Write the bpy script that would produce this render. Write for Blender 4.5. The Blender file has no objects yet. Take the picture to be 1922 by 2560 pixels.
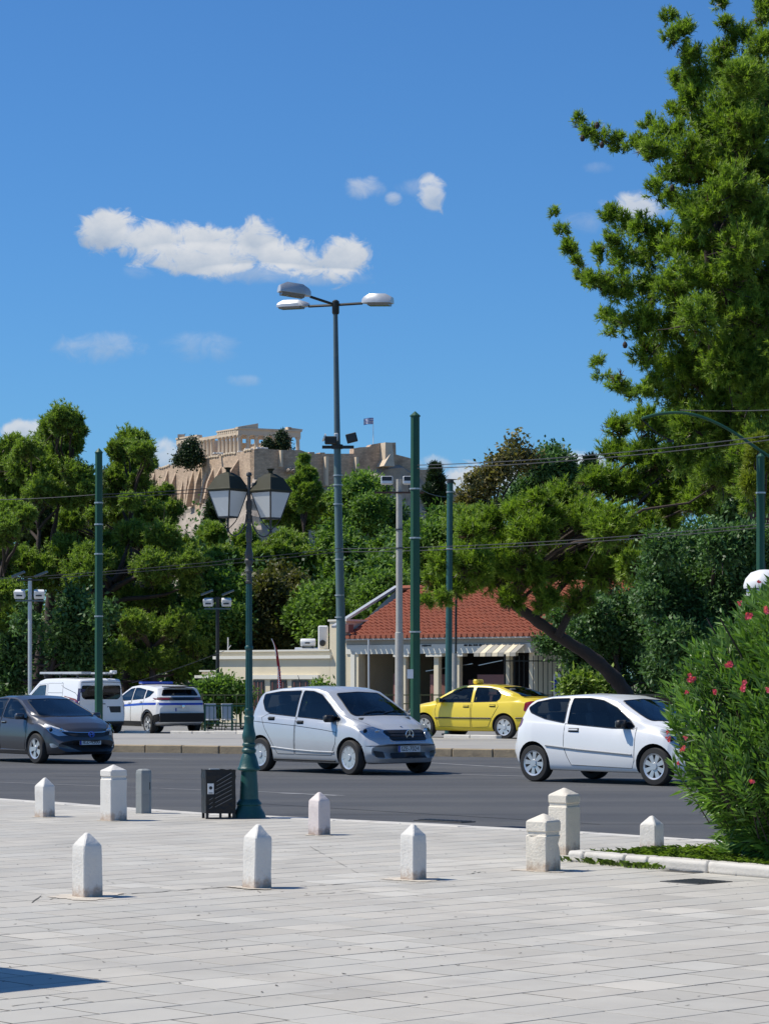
import bpy, bmesh, math, random
import numpy as np
from mathutils import Vector, Matrix, noise
from mathutils.bvhtree import BVHTree
from mathutils.geometry import delaunay_2d_cdt

random.seed(7)
R = math.radians
F, CX, YH, H = 6500.0, 961.0, 1700.0, 1.65      # focal length in photo pixels, vanishing column, horizon row, eye height
scene = bpy.context.scene
COL = scene.collection

# ------------------------------------------------------------------ camera, sky, sun, exposure
cam_d = bpy.data.cameras.new('camera')
cam = bpy.data.objects.new('camera', cam_d)
COL.objects.link(cam)
cam.location = (0, 0, H)
cam.rotation_euler = (R(90), 0, 0)
cam_d.sensor_fit = 'HORIZONTAL'
cam_d.sensor_width = 36
cam_d.lens = F / 1922 * 36
cam_d.shift_y = (YH - 1280) / 2560 if False else (YH - 1280) / 1922
cam_d.clip_start = 0.5
cam_d.clip_end = 20000
scene.camera = cam
SUN_ELEV, SUN_AZ = R(54), R(184)                 # direction towards the sun: azimuth measured from +X, counter-clockwise
SKY_STRENGTH = 0.075
sun_vec = Vector((math.cos(SUN_AZ) * math.cos(SUN_ELEV), -math.sin(SUN_AZ) * math.cos(SUN_ELEV), math.sin(SUN_ELEV)))
# azimuth 190 deg gives x<0; y is +0.17 (slightly beyond the camera's left shoulder line)
sd = bpy.data.lights.new('sun', 'SUN')
sd.energy = 4.6
sd.angle = R(0.53)
sd.color = (1.0, 0.94, 0.82)
so = bpy.data.objects.new('sun', sd)
COL.objects.link(so)
so.rotation_euler = (-sun_vec).to_track_quat('-Z', 'Y').to_euler()
so.location = sun_vec * 50
vs = scene.view_settings
vs.view_transform = 'Standard'
vs.look = 'None'
vs.gamma = 1
vs.use_curve_mapping = False
vs.exposure = 0.12
scene.cycles.max_bounces = 8
scene.cycles.transparent_max_bounces = 12

world = bpy.data.worlds.new('World')
scene.world = world
world.use_nodes = True
wt = world.node_tree
for n in list(wt.nodes):
    wt.nodes.remove(n)


class G:
    """tiny node-graph helper"""
    def __init__(self, tree):
        self.t = tree

    def node(self, kind, **kw):
        n = self.t.nodes.new(kind)
        for k, v in kw.items():
            setattr(n, k, v)
        return n

    def put(self, sock, v):
        if isinstance(v, bpy.types.NodeSocket):
            self.t.links.new(v, sock)
        elif v is not None:
            sock.default_value = v

    def m(self, op, a, b=None, c=None, clamp=False):
        n = self.node('ShaderNodeMath', operation=op, use_clamp=clamp)
        self.put(n.inputs[0], a)
        if b is not None:
            self.put(n.inputs[1], b)
        if c is not None:
            self.put(n.inputs[2], c)
        return n.outputs[0]

    def mix(self, f, a, b, blend='MIX'):
        n = self.node('ShaderNodeMix', data_type='RGBA', blend_type=blend)
        self.put(n.inputs[0], f)
        self.put(n.inputs[6], a)
        self.put(n.inputs[7], b)
        return n.outputs[2]

    def ramp(self, f, stops):
        n = self.node('ShaderNodeValToRGB')
        els = n.color_ramp.elements
        while len(els) < len(stops):
            els.new(0.5)
        for e, (p, c) in zip(els, stops):
            e.position = p
            e.color = c if len(c) == 4 else (*c, 1)
        self.put(n.inputs[0], f)
        return n.outputs[0]

    def noise(self, vec, scale, detail=4, rough=0.55, dist=0.0):
        n = self.node('ShaderNodeTexNoise')
        self.put(n.inputs['Vector'], vec)
        n.inputs['Scale'].default_value = scale
        n.inputs['Detail'].default_value = detail
        n.inputs['Roughness'].default_value = rough
        n.inputs['Distortion'].default_value = dist
        return n.outputs[0]

    def smooth(self, v, a, b):
        n = self.node('ShaderNodeMapRange', interpolation_type='SMOOTHSTEP')
        self.put(n.inputs[0], v)
        n.inputs[1].default_value = a
        n.inputs[2].default_value = b
        return n.outputs[0]


g = G(wt)
sky = g.node('ShaderNodeTexSky', sky_type='NISHITA')
sky.sun_disc = False
sky.sun_elevation = SUN_ELEV
sky.sun_rotation = math.atan2(sun_vec.x, sun_vec.y)
sky.altitude = 100
sky.air_density = 1.0
sky.dust_density = 0.25
sky.ozone_density = 2.6
tc = g.node('ShaderNodeTexCoord')
sep = g.node('ShaderNodeSeparateXYZ')
wt.links.new(tc.outputs['Generated'], sep.inputs[0])
ay = g.m('MAXIMUM', g.m('ABSOLUTE', sep.outputs[1]), 0.02)
uu = g.m('DIVIDE', sep.outputs[0], ay)
vv = g.m('DIVIDE', sep.outputs[2], ay)
comb = g.node('ShaderNodeCombineXYZ')
g.put(comb.inputs[0], uu)
g.put(comb.inputs[1], g.m('MULTIPLY', vv, 1.25))
g.put(comb.inputs[2], g.m('SIGN', sep.outputs[1]))
vec = comb.outputs[0]
# fair-weather cumulus: bearings of the clouds as tangents (across, up), half sizes, fullness
CL = []
def cl(x, y, a, b, s=1.0):
    CL.append(((x * 1.1571 - CX) / F, (YH - y * 1.1571) / F, a * 1.1571 / F, b * 1.1571 / F, s))
for c in [(240, 497, 78, 52), (330, 520, 100, 50), (450, 530, 110, 62), (555, 520, 78, 58), (640, 558, 100, 48), (735, 560, 82, 56),
          (430, 560, 160, 42), (560, 590, 150, 24, .5), (700, 598, 120, 20, .45), (300, 588, 40, 18, .25),
          (788, 404, 44, 26, .55), (851, 430, 20, 17, .55), (934, 422, 34, 50, .85), (900, 405, 46, 20, .25),
          (225, 748, 105, 38, .42), (430, 748, 85, 34, .3), (530, 823, 42, 14, .3), (1366, 448, 75, 36, .9), (1290, 362, 34, 14, .2), (1270, 480, 60, 26, .25),
          (58, 938, 66, 34, .9), (355, 985, 48, 38, .75), (1010, 1040, 60, 46, .95), (1075, 1035, 60, 40, .9), (935, 1000, 50, 22, .7),
          (1265, 1005, 60, 36, .9), (1180, 1050, 70, 40, .9), (-200, 700, 160, 50, .9), (2000, 500, 200, 70, .9), (2500, 900, 260, 80, 1), (-900, 400, 300, 90, 1),
          (-1600, 900, 350, 90, 1), (3600, 300, 380, 110, 1)]:
    cl(*c)
n1 = g.noise(vec, 110, 9, 0.64, 0.6)
n2 = g.noise(vec, 26, 4, 0.55)
nn = g.m('ADD', g.m('MULTIPLY', g.m('SUBTRACT', n1, 0.5), 2.7), g.m('MULTIPLY', g.m('SUBTRACT', n2, 0.5), 1.6))
dens = None
vlow = None
for (u0, v0, a, b, s) in CL:
    du = g.m('DIVIDE', g.m('SUBTRACT', uu, u0), a)
    dv = g.m('DIVIDE', g.m('SUBTRACT', vv, v0), b)
    f = g.m('SUBTRACT', 1.0, g.m('ADD', g.m('MULTIPLY', du, du), g.m('MULTIPLY', dv, dv)))
    f = g.m('MAXIMUM', f, -3.0)
    d1 = g.m('MULTIPLY', g.smooth(g.m('ADD', f, nn), -0.05 - 0.25 * (1 - s), 0.75 + (1 - s) * 1.2), s)
    dens = d1 if dens is None else g.m('MAXIMUM', dens, d1)
    lit = g.m('MULTIPLY', g.smooth(f, -0.6, 0.6), g.m('ADD', g.m('MULTIPLY', dv, 0.5), 0.55))
    vlow = lit if vlow is None else g.m('MAXIMUM', vlow, lit)
n3 = g.noise(vec, 70, 6, 0.6)
shade = g.m('ADD', g.m('MULTIPLY', vlow, 0.8), g.m('MULTIPLY', g.m('SUBTRACT', n3, 0.25), 0.9), clamp=True)
ccol = g.ramp(shade, [(0.15, (4.2, 5.2, 6.8)), (0.5, (6.0, 6.8, 7.9)), (0.95, (9.0, 9.2, 9.5))])
skyc = g.mix(1.0, sky.outputs[0], (0.50, 0.96, 1.46, 1), 'MULTIPLY')
final = g.mix(g.m('MULTIPLY', dens, 0.93), skyc, ccol)
bg = g.node('ShaderNodeBackground')
g.put(bg.inputs[0], final)
bg.inputs[1].default_value = SKY_STRENGTH
wo = g.node('ShaderNodeOutputWorld')
wt.links.new(bg.outputs[0], wo.inputs[0])
world.cycles.sampling_method = 'MANUAL'
world.cycles.sample_map_resolution = 512


# ------------------------------------------------------------------ helpers
def P(px, py, Y):
    return Vector(((px - CX) / F * Y, Y, H - (py - YH) / F * Y))

def D(x, y, Y):                                   # same, from the 1661-wide view of the photograph
    return P(x * 1.1571, y * 1.1571, Y)

def mat(name, col, rough=0.6, metal=0.0, spec=0.5, var=0.12, scale=4.0, bump=0.0, bscale=60.0, coat=0.0,
        dirt=None, dirt_amt=0.0, dirt_scale=2.5, world_co=False, tint=None, alpha=None, emis=None, stretch=None, lanes=False, masonry=False, foot=None, spots=False):
    m = bpy.data.materials.new(name)
    m.use_nodes = True
    t = m.node_tree
    q = G(t)
    b = t.nodes['Principled BSDF']
    if world_co:
        co = q.node('ShaderNodeNewGeometry').outputs['Position']
    else:
        co = q.node('ShaderNodeTexCoord').outputs['Object']
    if stretch:
        mp = q.node('ShaderNodeMapping')
        mp.inputs['Scale'].default_value = stretch
        q.put(mp.inputs[0], co)
        co = mp.outputs[0]
    nz = q.noise(co, scale, 6, 0.6)
    c = q.mix(nz, tuple(x * (1 - var) for x in col) + (1,), tuple(min(1, x * (1 + var)) for x in col) + (1,))
    if tint:
        at = q.node('ShaderNodeAttribute', attribute_name='tint')
        c = q.mix(1.0, c, at.outputs['Color'], 'MULTIPLY')
    if dirt:
        dn = q.noise(co, dirt_scale, 8, 0.68)
        c = q.mix(q.m('MULTIPLY', q.smooth(dn, 0.5, 0.72), dirt_amt), c, (*dirt, 1))
    if masonry:
        sp_ = q.node('ShaderNodeSeparateXYZ')
        q.put(sp_.inputs[0], q.node('ShaderNodeNewGeometry').outputs['Position'])
        cb = q.node('ShaderNodeCombineXYZ')
        q.put(cb.inputs[0], q.m('ADD', q.m('MULTIPLY', sp_.outputs[0], .473), q.m('MULTIPLY', sp_.outputs[1], 1.333)))
        q.put(cb.inputs[1], sp_.outputs[2])
        bk = q.node('ShaderNodeTexBrick')
        q.put(bk.inputs['Vector'], cb.outputs[0])
        bk.inputs['Color1'].default_value = (.86, .86, .86, 1)
        bk.inputs['Color2'].default_value = (1.12, 1.10, 1.06, 1)
        bk.inputs['Mortar'].default_value = (.78, .74, .70, 1)
        bk.inputs['Scale'].default_value = 1.0
        bk.inputs['Mortar Size'].default_value = .06
        bk.inputs['Brick Width'].default_value = 1.5
        bk.inputs['Row Height'].default_value = .62
        c = q.mix(1.0, c, bk.outputs['Color'], 'MULTIPLY')
    if spots:
        # trodden gum and small stains
        vo = q.node('ShaderNodeTexVoronoi', feature='F1')
        q.put(vo.inputs['Vector'], co)
        vo.inputs['Scale'].default_value = 3.2
        vo.inputs['Randomness'].default_value = 1.0
        sp1 = q.m('SUBTRACT', 1.0, q.smooth(vo.outputs['Distance'], .04, .075))
        big = q.smooth(q.noise(co, .45, 5, .65), .50, .68)
        c = q.mix(q.m('MULTIPLY', sp1, .45), c, (.20, .19, .17, 1))
        c = q.mix(q.m('MULTIPLY', big, .35), c, (.34, .32, .285, 1))
        lt = q.smooth(q.noise(co, 2.3, 6, .7), .60, .74)
        c = q.mix(q.m('MULTIPLY', lt, .35), c, (.60, .585, .54, 1))
    if foot:
        sz_ = q.node('ShaderNodeSeparateXYZ')
        q.put(sz_.inputs[0], q.node('ShaderNodeTexCoord').outputs['Object'])
        hz_ = q.m('ADD', sz_.outputs[2], q.m('MULTIPLY', q.m('SUBTRACT', q.noise(co, 14, 5, .7), .5), -.28))
        c = q.mix(q.m('MULTIPLY', q.m('SUBTRACT', 1.0, q.smooth(hz_, .0, .11)), .8), c, (*foot, 1))
    if lanes:
        # wear along the wheel tracks and patched strips: the avenue runs at -45 degrees
        mp2 = q.node('ShaderNodeMapping', vector_type='POINT')
        mp2.inputs['Rotation'].default_value = (0, 0, R(47))
        mp2.inputs['Scale'].default_value = (.05, 1.0, 1)
        q.put(mp2.inputs[0], q.node('ShaderNodeNewGeometry').outputs['Position'])
        tr_ = q.noise(mp2.outputs[0], .55, 4, .6)
        c = q.mix(q.m('MULTIPLY', q.smooth(tr_, .40, .62), .55), c, (.125, .125, .124, 1))
        tr2 = q.noise(mp2.outputs[0], 1.9, 3, .6)
        c = q.mix(q.m('MULTIPLY', q.smooth(tr2, .58, .66), .45), c, (.05, .051, .055, 1))
    q.put(b.inputs['Base Color'], c)
    rn = q.m('ADD', q.m('MULTIPLY', q.m('SUBTRACT', nz, 0.5), 0.25), rough, clamp=True)
    q.put(b.inputs['Roughness'], rn)
    b.inputs['Metallic'].default_value = metal
    b.inputs['Specular IOR Level'].default_value = spec
    b.inputs['Coat Weight'].default_value = coat
    b.inputs['Coat Roughness'].default_value = 0.04
    if bump:
        bn = q.noise(co, bscale, 5, 0.6)
        bp = q.node('ShaderNodeBump')
        bp.inputs['Strength'].default_value = bump
        bp.inputs['Distance'].default_value = 0.02
        q.put(bp.inputs['Height'], bn)
        t.links.new(bp.outputs[0], b.inputs['Normal'])
    if emis:
        b.inputs['Emission Color'].default_value = (*col, 1)
        b.inputs['Emission Strength'].default_value = emis
    return m

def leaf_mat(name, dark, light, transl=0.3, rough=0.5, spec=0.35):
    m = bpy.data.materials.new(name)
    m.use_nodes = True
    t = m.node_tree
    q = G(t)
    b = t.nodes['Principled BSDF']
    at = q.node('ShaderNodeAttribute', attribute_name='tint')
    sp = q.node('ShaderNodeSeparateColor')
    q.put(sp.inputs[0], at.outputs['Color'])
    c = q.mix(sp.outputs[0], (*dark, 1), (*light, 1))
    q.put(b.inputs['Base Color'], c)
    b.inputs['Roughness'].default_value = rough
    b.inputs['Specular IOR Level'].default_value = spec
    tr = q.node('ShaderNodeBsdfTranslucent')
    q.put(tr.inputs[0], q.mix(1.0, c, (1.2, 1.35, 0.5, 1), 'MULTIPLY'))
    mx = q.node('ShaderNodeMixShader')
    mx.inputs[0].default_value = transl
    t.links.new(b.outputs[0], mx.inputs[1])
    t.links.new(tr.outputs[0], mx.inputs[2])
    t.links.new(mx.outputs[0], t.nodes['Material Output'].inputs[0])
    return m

def glass_mat(name, tint=(0.25, 0.28, 0.3), refl=(1, 1, 1), rough=0.02, ior=1.5):
    m = bpy.data.materials.new(name)
    m.use_nodes = True
    t = m.node_tree
    q = G(t)
    t.nodes.remove(t.nodes['Principled BSDF'])
    tr = q.node('ShaderNodeBsdfTransparent')
    tr.inputs[0].default_value = (*tint, 1)
    gl = q.node('ShaderNodeBsdfGlossy')
    gl.inputs[0].default_value = (*refl, 1)
    gl.inputs[1].default_value = rough
    fr = q.node('ShaderNodeFresnel')
    fr.inputs[0].default_value = ior
    mx = q.node('ShaderNodeMixShader')
    t.links.new(fr.outputs[0], mx.inputs[0])
    t.links.new(tr.outputs[0], mx.inputs[1])
    t.links.new(gl.outputs[0], mx.inputs[2])
    t.links.new(mx.outputs[0], t.nodes['Material Output'].inputs[0])
    return m


class MB:
    """collects shapes into one mesh"""
    def __init__(self):
        self.v, self.f, self.mi = [], [], []

    def add(self, vs, fs, mi=0):
        o = len(self.v)
        self.v += [tuple(x) for x in vs]
        self.f += [tuple(i + o for i in f) for f in fs]
        self.mi += [mi] * len(fs)
        return self

    def box(self, c, s, rz=0, M=None, mi=0, bev=0.0):
        x, y, z = s[0] / 2, s[1] / 2, s[2] / 2
        if bev > 0:
            b = min(bev, x * .49, y * .49, z * .49)
            vs = []
            for zz, ins in ((-z, b), (-z + b, 0), (z - b, 0), (z, b)):
                X, Y = x - ins, y - ins
                vs += [(-X + (b if not ins else 0), -Y, zz), (X - (b if not ins else 0), -Y, zz), (X, -Y + (b if not ins else 0), zz), (X, Y - (b if not ins else 0), zz),
                       (X - (b if not ins else 0), Y, zz), (-X + (b if not ins else 0), Y, zz), (-X, Y - (b if not ins else 0), zz), (-X, -Y + (b if not ins else 0), zz)]
            fs = [tuple(range(7, -1, -1)), tuple(range(24, 32))]
            for k in range(3):
                for i in range(8):
                    j = (i + 1) % 8
                    fs.append((k * 8 + i, k * 8 + j, k * 8 + 8 + j, k * 8 + 8 + i))
        else:
            vs = [(-x, -y, -z), (x, -y, -z), (x, y, -z), (-x, y, -z), (-x, -y, z), (x, -y, z), (x, y, z), (-x, y, z)]
            fs = [(3, 2, 1, 0), (4, 5, 6, 7), (0, 1, 5, 4), (1, 2, 6, 5), (2, 3, 7, 6), (3, 0, 4, 7)]
        T = Matrix.Translation(c) @ (Matrix.Rotation(rz, 4, 'Z') if M is None else M.to_4x4())
        return self.add([T @ Vector(p) for p in vs], fs, mi)

    def bar(self, p, q, w, h=None, up=(0, 0, 1), mi=0):
        p, q = Vector(p), Vector(q)
        h = h or w
        d = q - p
        L = d.length
        d.normalize()
        upv = Vector(up)
        if abs(d.dot(upv)) > .98:
            upv = Vector((1, 0, 0))
        s = d.cross(upv).normalized()
        u = s.cross(d)
        M = Matrix((s, d, u)).transposed()
        return self.box((p + q) / 2, (w, L, h), M=M, mi=mi)

    def tube(self, pts, rad, n=8, cap=True, mi=0, phase=0.0):
        pts = [Vector(p) for p in pts]
        if not hasattr(rad, '__len__'):
            rad = [rad] * len(pts)
        rings = []
        prev = None
        for i, p in enumerate(pts):
            d = (pts[min(i + 1, len(pts) - 1)] - pts[max(i - 1, 0)])
            d = d.normalized() if d.length > 1e-9 else Vector((0, 0, 1))
            if prev is None:
                a = Vector((1, 0, 0)) if abs(d.x) < .9 else Vector((0, 1, 0))
                s = d.cross(a).normalized()
            else:
                s = (prev - d * prev.dot(d)).normalized()
            prev = s
            u = d.cross(s)
            rings.append([p + (s * math.cos(phase + 2 * math.pi * k / n) + u * math.sin(phase + 2 * math.pi * k / n)) * rad[i] for k in range(n)])
        vs = [x for r in rings for x in r]
        fs = []
        for i in range(len(rings) - 1):
            for k in range(n):
                j = (k + 1) % n
                fs.append((i * n + k, i * n + j, (i + 1) * n + j, (i + 1) * n + k))
        if cap:
            fs.append(tuple(range(n - 1, -1, -1)))
            fs.append(tuple(range((len(rings) - 1) * n, len(rings) * n)))
        return self.add(vs, fs, mi)

    def lathe(self, prof, n=24, c=(0, 0, 0), M=None, mi=0, flute=0.0, nf=0):
        vs, fs = [], []
        for (r, z) in prof:
            for k in range(n):
                a = 2 * math.pi * k / n
                rr = r * (1 - flute * (k % 2)) if flute and r > 0 else r
                vs.append(Vector((rr * math.cos(a), rr * math.sin(a), z)))
        for i in range(len(prof) - 1):
            for k in range(n):
                j = (k + 1) % n
                fs.append((i * n + k, i * n + j, (i + 1) * n + j, (i + 1) * n + k))
        fs.append(tuple(range(n - 1, -1, -1)))
        fs.append(tuple(range((len(prof) - 1) * n, len(prof) * n)))
        T = Matrix.Translation(c) @ (M.to_4x4() if M is not None else Matrix.Identity(4))
        return self.add([T @ v for v in vs], fs, mi)

    def prism(self, poly, axis, a, b, mi=0):
        """poly: 2D outline; axis 'x','y','z' is the extrusion axis from a to b"""
        def pt(p, t):
            return {'x': (t, p[0], p[1]), 'y': (p[0], t, p[1]), 'z': (p[0], p[1], t)}[axis]
        n = len(poly)
        vs = [pt(p, a) for p in poly] + [pt(p, b) for p in poly]
        fs = [tuple(range(n - 1, -1, -1)), tuple(range(n, 2 * n))] + [(i, (i + 1) % n, n + (i + 1) % n, n + i) for i in range(n)]
        return self.add(vs, fs, mi)

    def quad(self, *p, mi=0):
        return self.add(p, [tuple(range(len(p)))], mi)

    def mesh(self, name, mats, smooth=False, angle=35, weld=False, fix=True):
        me = bpy.data.meshes.new(name)
        me.from_pydata(self.v, [], self.f)
        if not isinstance(mats, (list, tuple)):
            mats = [mats]
        for m in mats:
            me.materials.append(m)
        if len(mats) > 1:
            me.polygons.foreach_set('material_index', self.mi)
        finish(me, smooth, angle, weld, fix)
        return me

    def build(self, name, mats, parent=None, smooth=False, angle=35, weld=False, fix=True, **kw):
        return link(name, self.mesh(name, mats, smooth, angle, weld, fix), parent, **kw)


def finish(me, smooth, angle=35, weld=False, fix=True):
    bm = bmesh.new()
    bm.from_mesh(me)
    if weld:
        bmesh.ops.remove_doubles(bm, verts=bm.verts, dist=1e-5)
    if fix:
        bmesh.ops.recalc_face_normals(bm, faces=bm.faces)
    if smooth:
        ca = math.radians(angle)
        for f in bm.faces:
            f.smooth = True
        for e in bm.edges:
            if len(e.link_faces) == 2 and e.calc_face_angle(0) > ca:
                e.smooth = False
    bm.to_mesh(me)
    bm.free()

def link(name, me, parent=None, label=None, cat=None, group=None, kind=None, loc=None, rz=None, scale=None):
    o = bpy.data.objects.new(name, me)
    COL.objects.link(o)
    if parent is not None:
        o.parent = parent
    if loc is not None:
        o.location = loc
    if rz is not None:
        o.rotation_euler = (0, 0, rz)
    if scale is not None:
        o.scale = (scale,) * 3
    for k, v in (('label', label), ('category', cat), ('group', group), ('kind', kind)):
        if v:
            o[k] = v
    return o

def thing(name, label, cat, loc=(0, 0, 0), rz=0, group=None, scale=1):
    o = bpy.data.objects.new(name, None)
    o.empty_display_size = .2
    COL.objects.link(o)
    o.location = loc
    o.rotation_euler = (0, 0, rz)
    o.scale = (scale,) * 3
    o['label'] = label
    o['category'] = cat
    if group:
        o['group'] = group
    return o

def copy_tree(o, parent=None):
    c = o.copy()
    COL.objects.link(c)
    if parent is not None:
        c.parent = parent
    for ch in list(o.children):
        copy_tree(ch, c)
    return c

def interp(x, pts):
    xs = [p[0] for p in pts]
    ys = [p[1] for p in pts]
    return float(np.interp(x, xs, ys))

def csmooth(pts, n):
    """Catmull-Rom through pts, n steps per span"""
    out = []
    P4 = [pts[0]] + list(pts) + [pts[-1]]
    for i in range(1, len(P4) - 2):
        p0, p1, p2, p3 = [np.array(P4[j], float) for j in (i - 1, i, i + 1, i + 2)]
        for k in range(n):
            t = k / n
            out.append(0.5 * ((2 * p1) + (-p0 + p2) * t + (2 * p0 - 5 * p1 + 4 * p2 - p3) * t * t + (-p0 + 3 * p1 - 3 * p2 + p3) * t ** 3))
    out.append(np.array(P4[-2], float))
    return out

# ------------------------------------------------------------------ materials
M = {}
M['slab'] = mat('paving_stone', (0.482, 0.455, 0.402), 0.7, var=.12, scale=1.7, bump=.25, bscale=90, dirt=(0.38, 0.345, 0.30), dirt_amt=.5, dirt_scale=1.1, world_co=True, tint=True, spots=True)
M['joint'] = mat('joint_dirt', (0.075, 0.068, 0.058), 0.9, var=.4, scale=9, world_co=True)
M['asphalt'] = mat('asphalt', (0.078, 0.081, 0.088), 0.85, var=.14, scale=.6, bump=.5, bscale=160, dirt=(0.115, 0.115, 0.114), dirt_amt=.8, dirt_scale=.30, world_co=True, spec=.3, stretch=(.9, .9, 1), lanes=True)
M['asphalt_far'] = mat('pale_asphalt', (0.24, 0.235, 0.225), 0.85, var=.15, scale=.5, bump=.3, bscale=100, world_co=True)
M['median'] = mat('median_concrete', (0.34, 0.325, 0.30), 0.8, var=.18, scale=.8, bump=.3, bscale=60, dirt=(0.24, 0.225, 0.2), dirt_amt=.5, dirt_scale=.6, world_co=True)
M['kerb_old'] = mat('weathered_kerb', (0.36, 0.28, 0.18), 0.85, var=.35, scale=2.5, bump=.5, bscale=20, dirt=(0.16, 0.13, 0.09), dirt_amt=.7, dirt_scale=2, world_co=True)
M['kerb_white'] = mat('white_kerb', (0.58, 0.55, 0.50), 0.75, var=.15, scale=3, bump=.3, bscale=40, dirt=(0.3, 0.27, 0.23), dirt_amt=.5, world_co=True)
M['marble'] = mat('white_marble', (0.69, 0.66, 0.61), 0.6, var=.10, scale=5, bump=.35, bscale=45, dirt=(0.46, 0.40, 0.33), dirt_amt=.55, dirt_scale=3.5, foot=(.38, .27, .19))
M['marble_pink'] = mat('pinkish_marble', (0.68, 0.60, 0.57), 0.6, var=.10, scale=5, bump=.35, bscale=45, dirt=(0.40, 0.32, 0.28), dirt_amt=.6, dirt_scale=3.5, foot=(.30, .21, .16))
M['marble_cream'] = mat('cream_marble', (0.72, 0.66, 0.56), 0.6, var=.12, scale=5, bump=.4, bscale=45, dirt=(0.42, 0.34, 0.26), dirt_amt=.6, dirt_scale=3.5, foot=(.40, .29, .20))
M['stone_stain'] = mat('stained_mortar', (0.56, 0.50, 0.42), 0.85, var=.25, scale=8, bump=.4, bscale=60, world_co=True)
M['grey_post'] = mat('grey_post_paint', (0.26, 0.275, 0.27), 0.6, var=.2, scale=6, bump=.2)
M['line'] = mat('worn_road_paint', (0.30, 0.30, 0.30), 0.7, var=.4, scale=7, world_co=True, dirt=(0.1, 0.1, 0.1), dirt_amt=.95, dirt_scale=3)
M['iron'] = mat('cast_iron_cover', (0.06, 0.06, 0.06), 0.6, var=.3, scale=14, metal=.4)
M['green_pole'] = mat('green_pole_paint', (0.020, 0.085, 0.050), 0.5, var=.3, scale=1.2, spec=.35, dirt=(0.055, 0.12, 0.045), dirt_amt=.6, dirt_scale=1.3)
M['teal_pole'] = mat('teal_pole_paint', (0.025, 0.10, 0.095), 0.42, var=.3, scale=1.2, spec=.5, dirt=(0.07, 0.13, 0.10), dirt_amt=.5, dirt_scale=1.3)
M['lamp_green'] = mat('lamp_post_paint', (0.010, 0.070, 0.066), 0.42, var=.35, scale=7, bump=.25, bscale=50, spec=.5, dirt=(0.05, 0.10, 0.09), dirt_amt=.4, dirt_scale=8)
M['lamp_old'] = mat('weathered_lamp_paint', (0.055, 0.06, 0.06), 0.5, var=.5, scale=9, bump=.3, dirt=(0.14, 0.075, 0.045), dirt_amt=.8, dirt_scale=7)
M['lantern'] = mat('lantern_roof_paint', (0.042, 0.042, 0.026), 0.7, var=.25, scale=10, spec=.25)
M['milk'] = mat('milky_lantern_glass', (0.66, 0.68, 0.68), 0.25, var=.06, scale=3, spec=.6)
M['band'] = mat('steel_band', (0.5, 0.5, 0.48), 0.4, metal=.7, var=.2)
M['grey_blue'] = mat('mast_paint', (0.085, 0.125, 0.145), 0.42, var=.2, scale=2, spec=.5, dirt=(0.16, 0.19, 0.15), dirt_amt=.4)
M['alu'] = mat('lamp_head_metal', (0.55, 0.56, 0.57), 0.35, metal=.35, var=.12)
M['darkmetal'] = mat('dark_metal', (0.03, 0.032, 0.035), 0.45, var=.3)
M['concrete'] = mat('concrete_pole', (0.42, 0.41, 0.38), 0.85, var=.15, scale=3, bump=.3, dirt=(0.27, 0.26, 0.23), dirt_amt=.5)
M['blackbag'] = mat('black_plastic', (0.009, 0.009, 0.010), 0.42, var=.4, spec=.4, bump=.9, bscale=14)
M['binmetal'] = mat('bin_metal', (0.02, 0.021, 0.023), 0.4, var=.3)
M['slot'] = mat('bin_rib_highlight', (0.22, 0.22, 0.23), 0.35, metal=.5, var=.2)  # paler than the bin metal: highlights put into the colour
M['white'] = mat('white_plastic', (0.78, 0.78, 0.77), 0.4, var=.05)
M['wire'] = mat('overhead_wire', (0.045, 0.045, 0.048), 0.5, var=.1)
M['bark'] = mat('pine_bark', (0.055, 0.039, 0.032), 0.9, var=.45, scale=4, bump=1.0, bscale=12)
M['palebark'] = mat('pale_twig', (0.26, 0.22, 0.17), 0.9, var=.3, scale=4)
M['pine'] = leaf_mat('pine_needles', (0.050, 0.110, 0.021), (0.32, 0.44, 0.062), .38)
M['pine_far'] = leaf_mat('pine_needles_far', (0.050, 0.108, 0.026), (0.31, 0.42, 0.080), .36)
M['dry'] = leaf_mat('dry_needles', (0.05, 0.035, 0.025), (0.13, 0.085, 0.045), .2)
M['laurel'] = leaf_mat('glossy_leaves', (0.028, 0.065, 0.024), (0.14, 0.26, 0.08), .25, .5, .3)
M['broad'] = leaf_mat('broad_leaves', (0.04, 0.09, 0.022), (0.24, 0.38, 0.08), .38, .6, .2)
M['cypress'] = leaf_mat('cypress_foliage', (0.014, 0.03, 0.014), (0.04, 0.075, 0.025), .15)
M['brown'] = leaf_mat('autumn_leaves', (0.08, 0.075, 0.03), (0.29, 0.25, 0.09), .3)
M['oleander'] = leaf_mat('oleander_leaves', (0.018, 0.065, 0.014), (0.22, 0.38, 0.075), .28, .40, .5)
M['flower'] = leaf_mat('oleander_flowers', (0.70, 0.04, 0.10), (0.90, 0.20, 0.28), .35)
M['grass'] = leaf_mat('grass_blades', (0.07, 0.13, 0.02), (0.23, 0.34, 0.07), .35)
M['soil'] = mat('soil', (0.09, 0.095, 0.04), 0.95, var=.4, scale=8, world_co=True)
M['ground'] = mat('dry_ground', (0.16, 0.15, 0.09), 0.95, var=.4, scale=.05, world_co=True)
M['tyre'] = mat('tyre_rubber', (0.022, 0.021, 0.021), 0.75, var=.25, scale=10)
M['rim'] = mat('rim_silver', (0.62, 0.63, 0.64), 0.3, metal=.6, var=.08)
M['hubdark'] = mat('wheel_dark', (0.02, 0.02, 0.02), 0.6, var=.2)
M['blacktrim'] = mat('black_trim', (0.018, 0.018, 0.02), 0.45, var=.2)
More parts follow.
